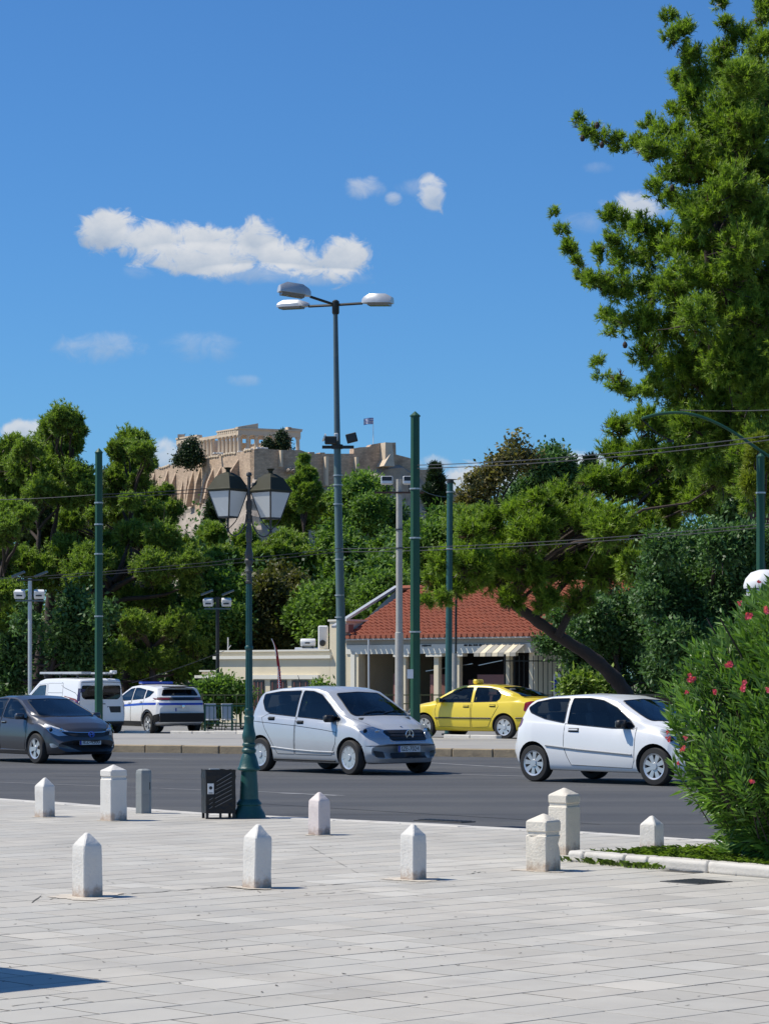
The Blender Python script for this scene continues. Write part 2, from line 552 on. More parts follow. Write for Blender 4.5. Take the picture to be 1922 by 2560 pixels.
M['seam'] = mat('seam_shadow_gap', (0.012, 0.012, 0.013), 0.8, var=.1)
M['interior'] = mat('car_interior', (0.06, 0.061, 0.064), 0.8, var=.2)
M['seat'] = mat('seat_fabric', (0.17, 0.17, 0.175), 0.85, var=.2)
M['glass'] = glass_mat('car_glass', (0.50, 0.55, 0.56))
M['lens'] = glass_mat('lamp_lens', (0.95, 0.96, 0.97), ior=1.25)
M['chrome'] = mat('chrome', (0.75, 0.76, 0.78), 0.12, metal=1.0, var=.03)
M['redlens'] = mat('red_lens', (0.22, 0.008, 0.012), 0.15, var=.15, coat=1)
M['orangelens'] = mat('orange_lens', (0.8, 0.3, 0.05), 0.15, var=.1, coat=1)
M['bluestripe'] = mat('blue_stripe', (0.02, 0.06, 0.45), 0.35, var=.05, coat=.5)
M['platewhite'] = mat('plate_white', (0.7, 0.71, 0.72), 0.4, var=.05)
M['plateblue'] = mat('plate_blue', (0.01, 0.04, 0.35), 0.4, var=.05)
M['ink'] = mat('black_ink', (0.015, 0.015, 0.02), 0.5, var=.05)
M['skin'] = mat('skin', (0.45, 0.26, 0.18), 0.55, var=.08)
M['shirt'] = mat('shirt_cloth', (0.25, 0.27, 0.30), 0.85, var=.1)
M['hair'] = mat('dark_hair', (0.02, 0.015, 0.012), 0.6, var=.2)
M['cream'] = mat('cream_render', (0.72, 0.63, 0.46), 0.85, var=.08, scale=.7, bump=.15, dirt=(0.56, 0.48, 0.34), dirt_amt=.35, dirt_scale=.8)
M['creamtrim'] = mat('white_trim', (0.72, 0.69, 0.60), 0.8, var=.06, scale=2)
M['tile'] = mat('terracotta_tiles', (0.31, 0.088, 0.045), 0.8, var=.30, scale=1.6, dirt=(0.24, 0.085, 0.05), dirt_amt=.7, dirt_scale=1.4, bump=.2)
M['gutter'] = mat('zinc_gutter', (0.50, 0.52, 0.54), 0.45, metal=.3, var=.1)
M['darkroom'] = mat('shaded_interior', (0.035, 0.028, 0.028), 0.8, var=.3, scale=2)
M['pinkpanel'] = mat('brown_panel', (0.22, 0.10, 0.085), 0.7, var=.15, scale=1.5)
M['winframe'] = mat('dark_window', (0.025, 0.02, 0.02), 0.3, var=.3, scale=3, spec=.6)
M['rail'] = mat('olive_rail_paint', (0.16, 0.15, 0.05), 0.5, var=.2)
M['railgreen'] = mat('green_rail_paint', (0.03, 0.12, 0.07), 0.5, var=.2)
M['blackiron'] = mat('black_iron', (0.02, 0.022, 0.02), 0.5, var=.2)
M['redcloth'] = mat('red_banner_cloth', (0.42, 0.02, 0.025), 0.7, var=.15, scale=3)
M['old_marble'] = mat('ancient_marble', (0.64, 0.52, 0.385), 0.85, var=.18, scale=.35, bump=.5, bscale=1.2, dirt=(0.36, 0.26, 0.18), dirt_amt=.6, dirt_scale=.22)
M['wall_stone'] = mat('citadel_stone', (0.50, 0.375, 0.275), 0.9, var=.45, scale=.45, bump=1.0, bscale=.6, dirt=(0.27, 0.19, 0.14), dirt_amt=.7, dirt_scale=.13, world_co=True, masonry=True)
M['rock'] = mat('grey_rock', (0.37, 0.315, 0.265), 0.95, var=.5, scale=.35, bump=1.0, bscale=.4, dirt=(0.16, 0.12, 0.09), dirt_amt=.9, dirt_scale=.28, world_co=True)

# ------------------------------------------------------------------ ground, road, median
def struct(name, mb, m, parent=None, **kw):
    return mb.build(name, m, parent, fix=False, **({'kind': 'structure'} if parent is None else {}), **kw)

def gh(Y):                                        # height of the land across the avenue
    return float(np.interp(Y, [0, 58, 66, 74, 88, 100, 4000], [.07, .07, .06, .04, -.19, -.19, -.19]))

b = MB()
b.quad((-6000, -300, -.6), (6000, -300, -.6), (6000, 9000, -.6), (-6000, 9000, -.6))
struct('ground', b, M['ground'])

EDGE = [(-26, 57), (-5.35, 36.2), (-1.97, 31.95), (.364, 29.95), (2.33, 28.08), (3.23, 26.95), (16, 13.5)]   # plaza edge
K1 = [(-60, 88), (-20, 69.2), (-6.4, 62.8), (2.17, 58.9), (20, 50.8), (60, 32)]                             # near kerb of the median
K2 = [(-60, 116), (-16, 90.6), (-9.2, 87.4), (-7.0, 86.1), (-4.6, 84.4), (-1.8, 79), (.4, 72.1), (3.4, 69.4), (8, 66), (60, 42)]

def sheet(poly_a, poly_b, za, zb, n=60, m=8):
    """surface between two polylines given by x"""
    def res(pl, k):
        pts = [np.array(p, float) for p in pl]
        L = [0]
        for i in range(1, len(pts)):
            L.append(L[-1] + np.linalg.norm(pts[i] - pts[i - 1]))
        t = np.linspace(0, L[-1], k)
        return [(float(np.interp(s, L, [p[0] for p in pts])), float(np.interp(s, L, [p[1] for p in pts]))) for s in t]
    A, B = res(poly_a, n), res(poly_b, n)
    vs, fs = [], []
    for i in range(n):
        for j in range(m + 1):
            t = j / m
            x = A[i][0] * (1 - t) + B[i][0] * t
            y = A[i][1] * (1 - t) + B[i][1] * t
            vs.append((x, y, za(x, y) * (1 - t) + zb(x, y) * t))
    for i in range(n - 1):
        for j in range(m):
            a = i * (m + 1) + j
            fs.append((a, a + m + 1, a + m + 2, a + 1))
    q = MB()
    q.add(vs, [tuple(reversed(f)) for f in fs])
    return q

b = MB()
b.add([(-60, 4, -.1), (60, 4, -.1)] + [(x, y + .12, -.1) for x, y in reversed(K1)], [tuple(range(2 + len(K1)))])
struct('road', b, M['asphalt'])
struct('median', sheet(K1, K2, lambda x, y: .07, lambda x, y: gh(y) + .02), M['median'])
far = [(x, 400 + 0 * x) for x, y in K2]
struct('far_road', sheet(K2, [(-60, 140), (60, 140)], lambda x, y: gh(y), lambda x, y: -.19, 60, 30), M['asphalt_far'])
# near kerb of the median, one stone after the other
def kerb_run(pl, name, mats, parent, w, h, L, ztop, x0, x1, skip=(), jit=.01, side=1):
    pts = [Vector((p[0], p[1], 0)) for p in pl]
    i, s = 0, 0.0
    cum = [0]
    for a, c in zip(pts, pts[1:]):
        cum.append(cum[-1] + (c - a).length)
    def at(s):
        for i in range(len(pts) - 1):
            if s <= cum[i + 1]:
                return pts[i].lerp(pts[i + 1], (s - cum[i]) / (cum[i + 1] - cum[i]))
        return pts[-1]
    s = 0
    me = MB().box((0, 0, 0), (L - .012, w, h), bev=.02).mesh(name, mats)
    while s < cum[-1] - L:
        p, q = at(s), at(s + L)
        c = (p + q) / 2
        if x0 < c.x < x1 and not any(a < c.x < e for a, e in skip):
            d = q - p
            link(name, me, parent, loc=(c.x + random.uniform(-jit, jit), c.y + side * w / 2 + random.uniform(-jit, jit), ztop(c.y) - h / 2 + random.uniform(-jit, jit) * .5), rz=math.atan2(d.y, d.x))
        s += L
kb = thing('old_kerb', 'long brownish weathered kerb along the near edge of the pale median', 'kerb', (0, 0, 0))
kerb_run(K1, 'kerb_stone', M['kerb_old'], kb, .22, .26, 1.0, lambda y: .085, -30, 24)
kb = thing('parking_kerb', 'row of low pale kerb blocks beside the parked taxi and the white cars', 'kerb', (0, 0, 0))
kerb_run(K2, 'kerb_block', M['kerb_white'], kb, .22, .16, .95, lambda y: gh(y) + .115, -16, 14, skip=((-7.75, -7.1), (3.1, 3.6), (.9, 1.45)), jit=.02)

# lane markings: worn strips along the avenue
b = MB()
def strip(p, q, w, z=-.096, n=1):
    p, q = Vector((*p, z)), Vector((*q, z))
    s = (q - p).cross(Vector((0, 0, 1))).normalized() * w / 2
    b.quad(p - s, q - s, q + s, p + s)
HR = 1.75
def Gd(px, py):
    Y = F * HR / (py - YH)
    return ((px - CX) / F * Y, Y)
strip(Gd(-40, 1955), Gd(505, 1976), .06)
strip(Gd(640, 1980), Gd(860, 1990), .08)
strip(Gd(700, 1984), Gd(840, 1990), .10)
strip(Gd(290, 1896), Gd(455, 1899), .13)
strip(Gd(1075, 1908), Gd(1310, 1922), .12)
strip(Gd(1075, 1935), Gd(1330, 1942), .12)
strip(Gd(1660, 1950), Gd(1900, 1962), .12)
b.build('lane_line', M['line'], kind='structure', fix=False)
# long tar seams
b = MB()
for (p, q) in (((300, 1912), (560, 1916)), ((560, 2005), (1500, 2062)), ((100, 1940), (520, 1950))):
    strip(Gd(*p), Gd(*q), .03, -.0965)
b.build('tar_seam', M['seam'], kind='structure', fix=False)

# ------------------------------------------------------------------ plaza paving: every slab its own geometry
plaza = thing('plaza_pavement', '', '')
del plaza['label'], plaza['category']
plaza['kind'] = 'structure'
b = MB()
poly = EDGE + [(16, 4), (-26, 4)]
b.add([(x, y, -.0005) for x, y in poly], [tuple(range(len(poly) - 1, -1, -1))])
for (p, q) in zip(EDGE, EDGE[1:]):
    b.quad((p[0], p[1], -.3), (q[0], q[1], -.3), (q[0], q[1], -.014), (p[0], p[1], -.014))
b.build('bed', M['joint'], plaza, fix=False)

def edge_y(x):
    return interp(x, EDGE)
PL0, PD = Vector((1.65, 23.6, 0)), Vector((.60, -.80, 0)).normalized()      # planter kerb: start and direction
PN = Vector((.80, .60, 0))
def in_planter(x, y, mrg=0.0):
    v = Vector((x, y, 0)) - PL0
    return v.dot(PD) > -.02 - mrg and -.02 - mrg < v.dot(PN) < 2.2 + mrg
rs = random.Random(3)
ang = R(43)
ca, sa = math.cos(ang), math.sin(ang)
cells = []
TW = .405
for i in range(-60, 120):
    off = rs.uniform(-.03, .03) if i % 4 else rs.uniform(0, .4)
    u = -30 + off
    while u < 60:
        L = rs.choice((.40, .40, .42, .44, .52))
        uc, vc = u + L / 2, i * TW
        x, y = uc * ca - vc * sa, uc * sa + vc * ca
        u += L
        if y < 12.2 or abs(x) > .155 * y + .6 or x > 15:
            continue
        cells.append((y, x, uc, vc, L, y))
cells.sort()
def slab_geo(b, uc, vc, L, tints):
    """one slab, clipped against plaza edge and planter"""
    gx = .0045 + .0065 * rs.random() ** 1.3
    hx, hy = L / 2 - gx, TW / 2 - gx
    bm = bmesh.new()
    dz = [rs.uniform(.0002, .0016) for _ in range(4)]
    b2 = .0015
    top = [(-hx + b2, -hy + b2), (hx - b2, -hy + b2), (hx - b2, hy - b2), (-hx + b2, hy - b2)]
    bot = [(-hx, -hy), (hx, -hy), (hx, hy), (-hx, hy)]
    tv = [bm.verts.new((p[0], p[1], d)) for p, d in zip(top, dz)]
    mv = [bm.verts.new((p[0], p[1], d - .002)) for p, d in zip(bot, dz)]
    bv = [bm.verts.new((p[0], p[1], -.02)) for p in bot]
    bm.faces.new(tv)
    for a, c in ((tv, mv), (mv, bv)):
        for k in range(4):
            bm.faces.new((c[k], c[(k + 1) % 4], a[(k + 1) % 4], a[k]))
    rot = Matrix.Rotation(ang, 4, 'Z') @ Matrix.Translation((uc, vc, 0))
    bmesh.ops.transform(bm, matrix=rot, verts=bm.verts)
    x, y = uc * ca - vc * sa, uc * sa + vc * ca
    # clip at the kerb strip of the plaza edge
    for (p, q) in zip(EDGE, EDGE[1:]):
        if p[0] - .5 < x < q[0] + .5:
            d = Vector((q[0] - p[0], q[1] - p[1], 0)).normalized()
            nn_ = Vector((-d.y, d.x, 0))
            dist = (Vector((x, y, 0)) - Vector((p[0], p[1], 0))).dot(nn_)
            if -.8 < dist < 0.4:
                bmesh.ops.bisect_plane(bm, geom=bm.verts[:] + bm.edges[:] + bm.faces[:], plane_co=Vector((p[0], p[1], 0)) - nn_ * .30, plane_no=nn_, clear_outer=True)
    base = len(b.v)
    idx = {v: k for k, v in enumerate(bm.verts)}
    b.add([v.co.copy() for v in bm.verts], [tuple(idx[v] for v in f.verts) for f in bm.faces])
    n = len(bm.verts)
    bm.free()
    patch = noise.noise(Vector((x * .35, y * .35, 3)))
    k = .97 + rs.gauss(0, .04) + patch * .08
    if rs.random() < .20 and 14 < y < 24:
        k += rs.uniform(.08, .15)
    if rs.random() < .08:
        k -= rs.uniform(.04, .10)
    w = rs.uniform(-.012, .012)
    tints += [(k * (1 + w), k, k * (1 - w), 1)] * n

def put_tint(me, tints):
    a = me.color_attributes.new('tint', 'FLOAT_COLOR', 'POINT')
    a.data.foreach_set('color', np.array(tints, dtype=np.float32).ravel())

count = 0
rest, rt = MB(), []
for (y, x, uc, vc, L, _) in cells:
    if y > edge_y(x) - .1 or in_planter(x, y, .12):
        if y > edge_y(x) + .3 or in_planter(x, y, -.1):
            continue
    if count < 300:
        q, t = MB(), []
        slab_geo(q, uc, vc, L, t)
        if not q.v:
            continue
        me = q.mesh('paving_slab', M['slab'])
        if len(me.vertices) == len(t):
            put_tint(me, t)
        link('paving_slab', me, plaza)
        count += 1
    else:
        slab_geo(rest, uc, vc, L, rt)
me = rest.mesh('far_paving_slabs', M['slab'])
put_tint(me, rt)
link('far_paving_slabs', me, plaza, kind='stuff')
# white edge stones of the plaza
me = MB().box((0, 0, 0), (.985, .27, .14), bev=.012).mesh('edge_stone', M['kerb_white'])
for (p, q) in zip(EDGE, EDGE[1:]):
    p, q = Vector((*p, 0)), Vector((*q, 0))
    n = max(1, round((q - p).length))
    if p.x > 8 or n < 1:
        continue
    d = (q - p).normalized()
    nn_ = Vector((-d.y, d.x, 0))
    for k in range(n):
        c = p.lerp(q, (k + .5) / n) - nn_ * .15
        if abs(c.x) > .16 * c.y + .6:
            continue
        o = link('edge_stone', me, plaza, loc=(c.x, c.y, -.066 + rs.uniform(-.004, .004)), rz=math.atan2(d.y, d.x))
        o.scale.x = (q - p).length / n

# cracks and little stones, leaves on the slabs
b = MB()
def crack(x0, y0, x1, y1, w=.006, n=9):
    p, q = P(x0, y0, 1), P(x1, y1, 1)
    def gp(px, py):
        Y = F * H / (py - YH)
        return Vector(((px - CX) / F * Y, Y, .0035))
    prev = None
    for k in range(n + 1):
        t = k / n
        c = gp(x0 + (x1 - x0) * t, y0 + (y1 - y0) * t + rs.uniform(-1.2, 1.2))
        if prev is not None and rs.random() < .8:
            s = (c - prev).cross(Vector((0, 0, 1))).normalized() * w * rs.uniform(.4, 1)
            b.quad(prev - s, c - s, c + s, prev + s)
        prev = c
crack(80, 2258, 110, 2235, .01, 4)
crack(110, 2250, 180, 2247, .01)
crack(290, 2239, 600, 2218, .012, 16)
crack(720, 2218, 860, 2212, .012)
crack(1150, 2190, 1215, 2180, .008)
crack(775, 2118, 905, 2190, .004, 14)
crack(30, 2517, 220, 2496, .006, 12)
crack(760, 2240, 900, 2228, .008)
for k in range(230):
    y = rs.uniform(13, 26)
    x = rs.uniform(-.15, .15) * y
    if in_planter(x, y, .1):
        continue
    a = rs.uniform(0, 3.14)
    s = rs.uniform(.006, .018)
    ds = Vector((math.cos(a), math.sin(a), 0)) * s
    dt = Vector((-math.sin(a), math.cos(a), 0)) * s * rs.uniform(.3, .8)
    c = Vector((x, y, .004))
    b.quad(c - ds, c - dt, c + ds + Vector((0, 0, .004)), c + dt)
b.build('litter', M['joint'], kind='stuff', fix=False, label='tiny dark specks, cracks and bits of leaf on the pale paving')

# iron cover
def gpt(px, py, z=0.0, hh=H):
    Y = F * (hh - z) / (py - YH)
    return Vector(((px - CX) / F * Y, Y, z))
c = gpt(1740, 2206)
t = thing('drain_cover', 'dark square iron drain cover set in the paving before the planter kerb', 'drain cover', c, R(43))
MB().box((0, 0, .001), (.42, .42, .012), bev=.002).build('plate', M['iron'], t)
q = MB()
for k in range(7):
    q.box((-.16 + k * .053, 0, .009), (.02, .34, .006))
q.build('raised_rib', M['darkmetal'], t)
c = gpt(1125, 2053)  # dark slab with bars, standing in for the cast shadow of the lantern
t = thing('lantern_shadow_patch', 'dark drain grate at the far edge of the plaza, right of the lantern post', 'shadow patch', c - Vector((0, 0, 0)), R(-43))
MB().box((0, -.1, .002), (.75, .25, .012), bev=.002).build('frame', M['iron'], t)
q = MB()
for k in range(10):
    q.box((-.31 + k * .07, -.1, .011), (.03, .2, .008))
q.build('shadow_bar', M['darkmetal'], t)

# ------------------------------------------------------------------ bollards
def gpos(px, py):
    return gpt(px, py)

def stain(c, r):
    q = MB()
    n = 48
    vs = [(c.x, c.y, .005)]
    for k in range(n):
        a = 2 * math.pi * k / n
        rr = r * (.8 + .5 * noise.noise(Vector((math.cos(a) * 1.7, math.sin(a) * 1.7, r * 30))) + .25 * noise.noise(Vector((math.cos(a) * 6, math.sin(a) * 6, r * 30))))
        vs.append((c.x + math.cos(a) * rr, c.y + math.sin(a) * rr, .005))
    q.add(vs, [(0, 1 + k, 1 + (k + 1) % n) for k in range(n)])
    return q

def chipped(q, seed, amt=.006, cuts=5, chips=()):
    """subdivide and roughen a stone so that its edges are worn"""
    bm = bmesh.new()
    vs = [bm.verts.new(v) for v in q.v]
    for f in q.f:
        bm.faces.new([vs[i] for i in f])
    bmesh.ops.recalc_face_normals(bm, faces=bm.faces)
    bmesh.ops.bevel(bm, geom=[e for e in bm.edges if e.calc_face_angle(0) > .4], offset=.008, segments=1, affect='EDGES')
    bmesh.ops.subdivide_edges(bm, edges=[e for e in bm.edges if e.calc_length() > .05], cuts=cuts, use_grid_fill=True)
    bm.normal_update()
    for v in bm.verts:
        n = noise.noise(v.co * 9 + Vector((seed, 0, 0))) * amt + noise.noise(v.co * 30 + Vector((seed, 3, 0))) * amt * .4
        k = n
        for (cx, cy, cz, r, dd) in chips:
            dst = (v.co - Vector((cx, cy, cz))).length
            if dst < r:
                k -= dd * (1 - dst / r)
        v.co += v.normal * k
    q2 = MB()
    idx = {v: i for i, v in enumerate(bm.verts)}
    q2.add([v.co.copy() for v in bm.verts], [tuple(idx[v] for v in f.verts) for f in bm.faces])
    bm.free()
    return q2

def bollard(px, base, apex, a, kind, rz, label, m, tilt=(0, 0), cham=1.0, neck=.62, fat=None, seed=0, chips=(), stainr=None):
    """pointed or capped square stone post; px/base = where its foot stands in the photograph's ground plane"""
    c = gpos(px, base)
    s = F / c.y
    h = (base - apex) / s
    w = a / s / 2
    t = thing('bollard', label, 'bollard', c, rz, 'stone bollards of the plaza')
    t.rotation_euler = (tilt[0], tilt[1], rz)
    if kind == 'pointed':
        q = MB()
        k = w
        hs = h - .36 * w * 2 * cham
        tip = w * .16
        vs = [(-k, -k, -.05), (k, -k, -.05), (k, k, -.05), (-k, k, -.05), (-k * .96, -k * .96, hs), (k * .96, -k * .96, hs), (k * .96, k * .96, hs), (-k * .96, k * .96, hs),
              (-tip, -tip, h), (tip, -tip, h), (tip, tip, h), (-tip, tip, h)]
        q.add(vs, [(3, 2, 1, 0), (8, 9, 10, 11)] + [(i, (i + 1) % 4, 4 + (i + 1) % 4, 4 + i) for i in range(4)] + [(4 + i, 4 + (i + 1) % 4, 8 + (i + 1) % 4, 8 + i) for i in range(4)])
        chipped(q, seed, .005, 4, chips).build('post', m, t, smooth=True, angle=25)
    else:
        q = MB()
        hs = h - w * .62
        hn = hs - w * neck
        q.prism([(-w, -w), (w, -w), (w, w), (-w, w)], 'z', -.05, hn - .03)
        chipped(q, seed, .005, 4, chips).build('shaft', m, t, smooth=True, angle=25)
        MB().prism([(-w * .9, -w * .9), (w * .9, -w * .9), (w * .9, w * .9), (-w * .9, w * .9)], 'z', hn - .035, hn + .005).build('neck', m, t)
        q = MB()
        vs = [(-w, -w, hn), (w, -w, hn), (w, w, hn), (-w, w, hn), (-w, -w, hs), (w, -w, hs), (w, w, hs), (-w, w, hs), (0, 0, h)]
        q.add(vs, [(3, 2, 1, 0)] + [(i, (i + 1) % 4, 4 + (i + 1) % 4, 4 + i) for i in range(4)] + [(4 + i, 4 + (i + 1) % 4, 8) for i in range(4)])
        chipped(q, seed + 5, .004, 3).build('cap', m, t, smooth=True, angle=25)
    if stainr:
        o = stain(Vector((0, 0, 0)), stainr).build('mortar_ring', M['stone_stain'], t, fix=False)
        o.rotation_euler = (0, 0, 0)
    return t

RZ = R(40)
# px, base row of the foot's middle, apex row, side (px)
bollard(112, 2043, 1945, 38, 'pointed', R(45), 'small white pointed bollard at the far left of the plaza, left of the capped one', M['marble'], cham=1.5, seed=1, stainr=.2)
bollard(218, 2243, 2082, 57, 'pointed', RZ, 'white pointed bollard nearest the bottom left, brown stain at its foot', M['marble'], cham=1.55, seed=2, stainr=.36,
        chips=((0, -.09, .12, .05, .015),))
bollard(642, 2221, 2062, 54, 'pointed', RZ, 'white pointed bollard leaning slightly, in front of the black bin', M['marble'], tilt=(0, R(1.5)), cham=1.6, seed=3, stainr=.26)
bollard(798, 2088, 1981, 41, 'pointed', R(45), 'pinkish pointed bollard with broken mortar at its foot, behind the front row', M['marble_pink'], cham=1.35, seed=4, stainr=.2)
bollard(1033, 2200, 2061, 49, 'pointed', R(45), 'white pointed bollard between the leaning one and the chipped capped one', M['marble'], cham=1.5, seed=5, stainr=.28)
bollard(1629, 2126, 2040, 46, 'pointed', R(54), 'short white pointed bollard standing in the grass of the planter', M['marble'], cham=1.3, seed=6)
bollard(284, 2052, 1911, 49, 'capped', RZ, 'tall capped bollard at the left, beside the grey post', M['marble'], seed=7, stainr=.22)
bollard(1410, 2136, 1969, 58, 'capped', R(49), 'tall cream capped bollard behind the chipped one, at the planter end', M['marble_cream'], neck=.72, seed=8)
bollard(1358, 2178, 2033, 63, 'capped', R(50), 'squat chipped capped bollard in front of the planter kerb', M['marble_cream'], neck=.85, seed=9, stainr=.27,
        chips=((.11, -.11, .22, .07, .03), (-.11, .05, .3, .06, .02), (.12, .02, .05, .06, .02), (-.12, -.1, .12, .07, .018)))
# grey service post
c = gpos(359, 2034)
t = thing('service_post', 'slim grey six-sided post with a rounded top beside the tall capped bollard', 'post', c, R(20))
w = 20 / (F / c.y)
hh = (2034 - 1923) / (F / c.y)
q = MB()
q.lathe([(w, 0), (w, hh * .42), (w * .97, hh * .425), (w * .97, hh * .435), (w, hh * .44), (w, hh * .9), (w * .93, hh * .97), (w * .6, hh)], 6)
q.build('body', M['grey_post'], t)
MB().box((w * .55, -w * .7, hh * .62), (.02, .02, .09)).build('latch', M['darkmetal'], t)

# ------------------------------------------------------------------ planter: marble kerb, soil, grass
pk = thing('planter_kerb', 'low pale marble kerb round the oleander bed, dark and scribbled at its right end', 'kerb', PL0, math.atan2(PD.y, PD.x))
L = .72
lens = [.22, .55, .30, .75, .95, 1.0, 1.0, 1.0, 1.0]
s = 0
for k, l in enumerate(lens):
    q = MB().box((s + l / 2, .09, .045), (l - .008, .18, .11), bev=.02)
    chipped(q, k, .006, 4).build('kerb_stone', M['kerb_white'] if s + l / 2 < 2.1 else mat('dark_kerb_stone', (.14, .135, .13), .8, var=.3, scale=4, dirt=(.3, .28, .25), dirt_amt=.4) if k == 5 or k == 4 and False else M['kerb_white'], pk, smooth=True, angle=25,
                                 **({'label': 'kerb stone blackened with scribbled white marks'} if k == 5 else {}))
    s += l
q = MB()
for k, (a0, a1) in enumerate(((.0, .05), (.07, .04), (.13, .07), (.2, .03), (.26, .06))):
    x = 2.86 + a0
    q.bar((x, -.004, .02), (x + .03, -.004, .02 + a1), .006, .012, up=(0, 1, 0))
    q.bar((x + .03, -.004, .02 + a1), (x + .055, -.004, .03), .006, .010, up=(0, 1, 0))
q.build('scribble', M['white'], pk)
for k, l in enumerate((.5, .6, .6, .5)):        # short return at the left end
    q = MB().box((.09, .2 + .56 * k + .25, .04), (.18, .54, .10), bev=.02)
    chipped(q, k + 9, .006, 4).build('kerb_stone', M['kerb_white'], pk, smooth=True, angle=25)
def W(a, d, z=0.0):
    v = PL0 + PD * a + PN * d
    return Vector((v.x, v.y, z))
b = MB()
b.quad(W(.15, .15, .05), W(9, .15, .05), W(9, 2.2, .05), W(.15, 2.2, .05))
b.build('planter_soil', M['soil'], kind='structure', fix=False)

def blades(pts, rng, hmin, hmax, w=.006, lean=.5):
    n = len(pts)
    pts = np.array(pts)
    a = rng.uniform(0, 2 * np.pi, n)
    h = rng.uniform(hmin, hmax, n)
    d = np.stack([np.cos(a), np.sin(a), np.zeros(n)], 1)
    s = np.stack([-np.sin(a), np.cos(a), np.zeros(n)], 1) * w
    up = np.array([0, 0, 1.0])
    mid = pts + up * (h * .6)[:, None] + d * (h * lean * .25)[:, None]
    tip = pts + up * h[:, None] * (1 - .25 * lean) + d * (h * lean)[:, None]
    v = np.stack([pts - s, pts + s, mid + s * .8, tip, mid - s * .8], 1).reshape(-1, 3)
    return v, 5, n

def np_mesh(name, v, k, n, m, tints):
    me = bpy.data.meshes.new(name)
    me.vertices.add(len(v))
    me.vertices.foreach_set('co', v.astype(np.float32).ravel())
    me.loops.add(n * k)
    me.loops.foreach_set('vertex_index', np.arange(n * k, dtype=np.int32))
    me.polygons.add(n)
    me.polygons.foreach_set('loop_start', np.arange(0, n * k, k, dtype=np.int32))
    me.update()
    me.materials.append(m)
    a = me.color_attributes.new('tint', 'FLOAT_COLOR', 'POINT')
    c = np.ones((n, k, 4), np.float32)
    c[:, :, :3] = np.clip(np.asarray(tints, np.float32), 0, 1)[:, None, None]
    a.data.foreach_set('color', c.ravel())
    return me

rng = np.random.default_rng(5)
pts = []
for k in range(26000):
    a, d = rng.uniform(.05, 4.6), rng.uniform(.17, 2.15)
    dens = noise.noise(Vector((a * 2.2, d * 2.2, 1.3)))
    if d > 1.2 and a < .8 and rng.random() < .6:
        continue
    if dens > -.25 or rng.random() < .3:
        p = W(a, d, .05)
        pts.append(p[:])
v, k_, n_ = blades(pts, rng, .025, .085, .0032, .9)
link('grass', np_mesh('grass', v, k_, n_, M['grass'], rng.uniform(0, 1, n_)), kind='stuff', label='short uneven green grass in the planter under the oleander')
pts = []
for (a0, d0, r, cnt) in ((.35, -.02, .07, 22), (.62, -.03, .09, 40), (.95, -.05, .12, 70), (.02, .0, .05, 14), (1.2, -.02, .05, 16), (-.1, .5, .1, 10)):
    for k in range(cnt):
        p = W(a0 + rng.normal(0, r), d0 + rng.normal(0, .03), .0)
        pts.append(p[:])
v, k_, n_ = blades(pts, rng, .03, .09, .003, 1.1)
link('weeds', np_mesh('weeds', v, k_, n_, M['grass'], rng.uniform(.1, .9, n_)), kind='stuff', label='weeds growing in the joint along the planter kerb')

# ------------------------------------------------------------------ parasol that throws the shadow at the bottom left
tip = gpt(283, 2453)
hc = 2.35
off = Vector((-sun_vec.x, -sun_vec.y, 0)) / sun_vec.z * hc
tipc = tip - off
sz = 1.7
t = thing('parasol', 'square market parasol just left of the view, throwing its dark shadow on the paving', 'parasol', (tipc.x - sz / math.sqrt(2), tipc.y - .05, 0), R(45))
q = MB()
h2 = sz / 2
q.add([(-h2, -h2, hc), (h2, -h2, hc), (h2, h2, hc), (-h2, h2, hc), (0, 0, hc + .45)], [(0, 1, 4), (1, 2, 4), (2, 3, 4), (3, 0, 4)])
sc = []
for side in range(4):
    A = [(-h2, -h2), (h2, -h2), (h2, h2), (-h2, h2)][side]
    B2 = [(h2, -h2), (h2, h2), (-h2, h2), (-h2, -h2)][side]
    n = 10
    for k in range(n):
        t0, t1 = k / n, (k + 1) / n
        p0 = (A[0] + (B2[0] - A[0]) * t0, A[1] + (B2[1] - A[1]) * t0)
        p1 = (A[0] + (B2[0] - A[0]) * t1, A[1] + (B2[1] - A[1]) * t1)
        pm = ((p0[0] + p1[0]) / 2, (p0[1] + p1[1]) / 2)
        q.add([(*p0, hc), (*p1, hc), (*p1, hc - .10), (*pm, hc - .15), (*p0, hc - .10)], [(0, 1, 2, 3, 4)])
q.build('canopy', mat('parasol_canvas', (.6, .56, .48), .9), t, fix=False)
MB().tube([(0, 0, 0), (0, 0, hc + .45)], .025).build('pole', M['darkmetal'], t)
MB().box((0, 0, .04), (.5, .5, .08), bev=.02).build('foot', M['concrete'], t)

# ------------------------------------------------------------------ lantern post and bin
LB = gpt(622.5, 2046)
sL = F / LB.y
lp = thing('lantern_post', 'ornate green cast iron post carrying two lanterns, beside the black bin', 'street lamp', LB, 0)
def zz(py):
    return (2046 - py) / sL
def zoomy(v):                                    # row in the tall crop of the post
    return 1460 + v / 3.625
prof = [(155, 2130), (152, 2105), (140, 2075), (112, 2030), (108, 2010), (116, 2000), (112, 1985), (96, 1965), (86, 1950), (82, 1850), (76, 1760), (72, 1700), (84, 1692), (104, 1685), (104, 1672), (92, 1655), (78, 1600), (66, 1560), (54, 1535),
        (64, 1525), (66, 1505), (54, 1490), (52, 1475), (60, 1465), (60, 1450), (50, 1440), (54, 1420), (62, 1395), (62, 1370), (52, 1330), (44, 1290), (42, 1240), (46, 1225), (46, 1205), (38, 1195), (36, 1170), (40, 1160), (40, 1140), (35, 1130)]
pr = [(r / 3.625 / sL, zz(zoomy(y))) for r, y in prof]
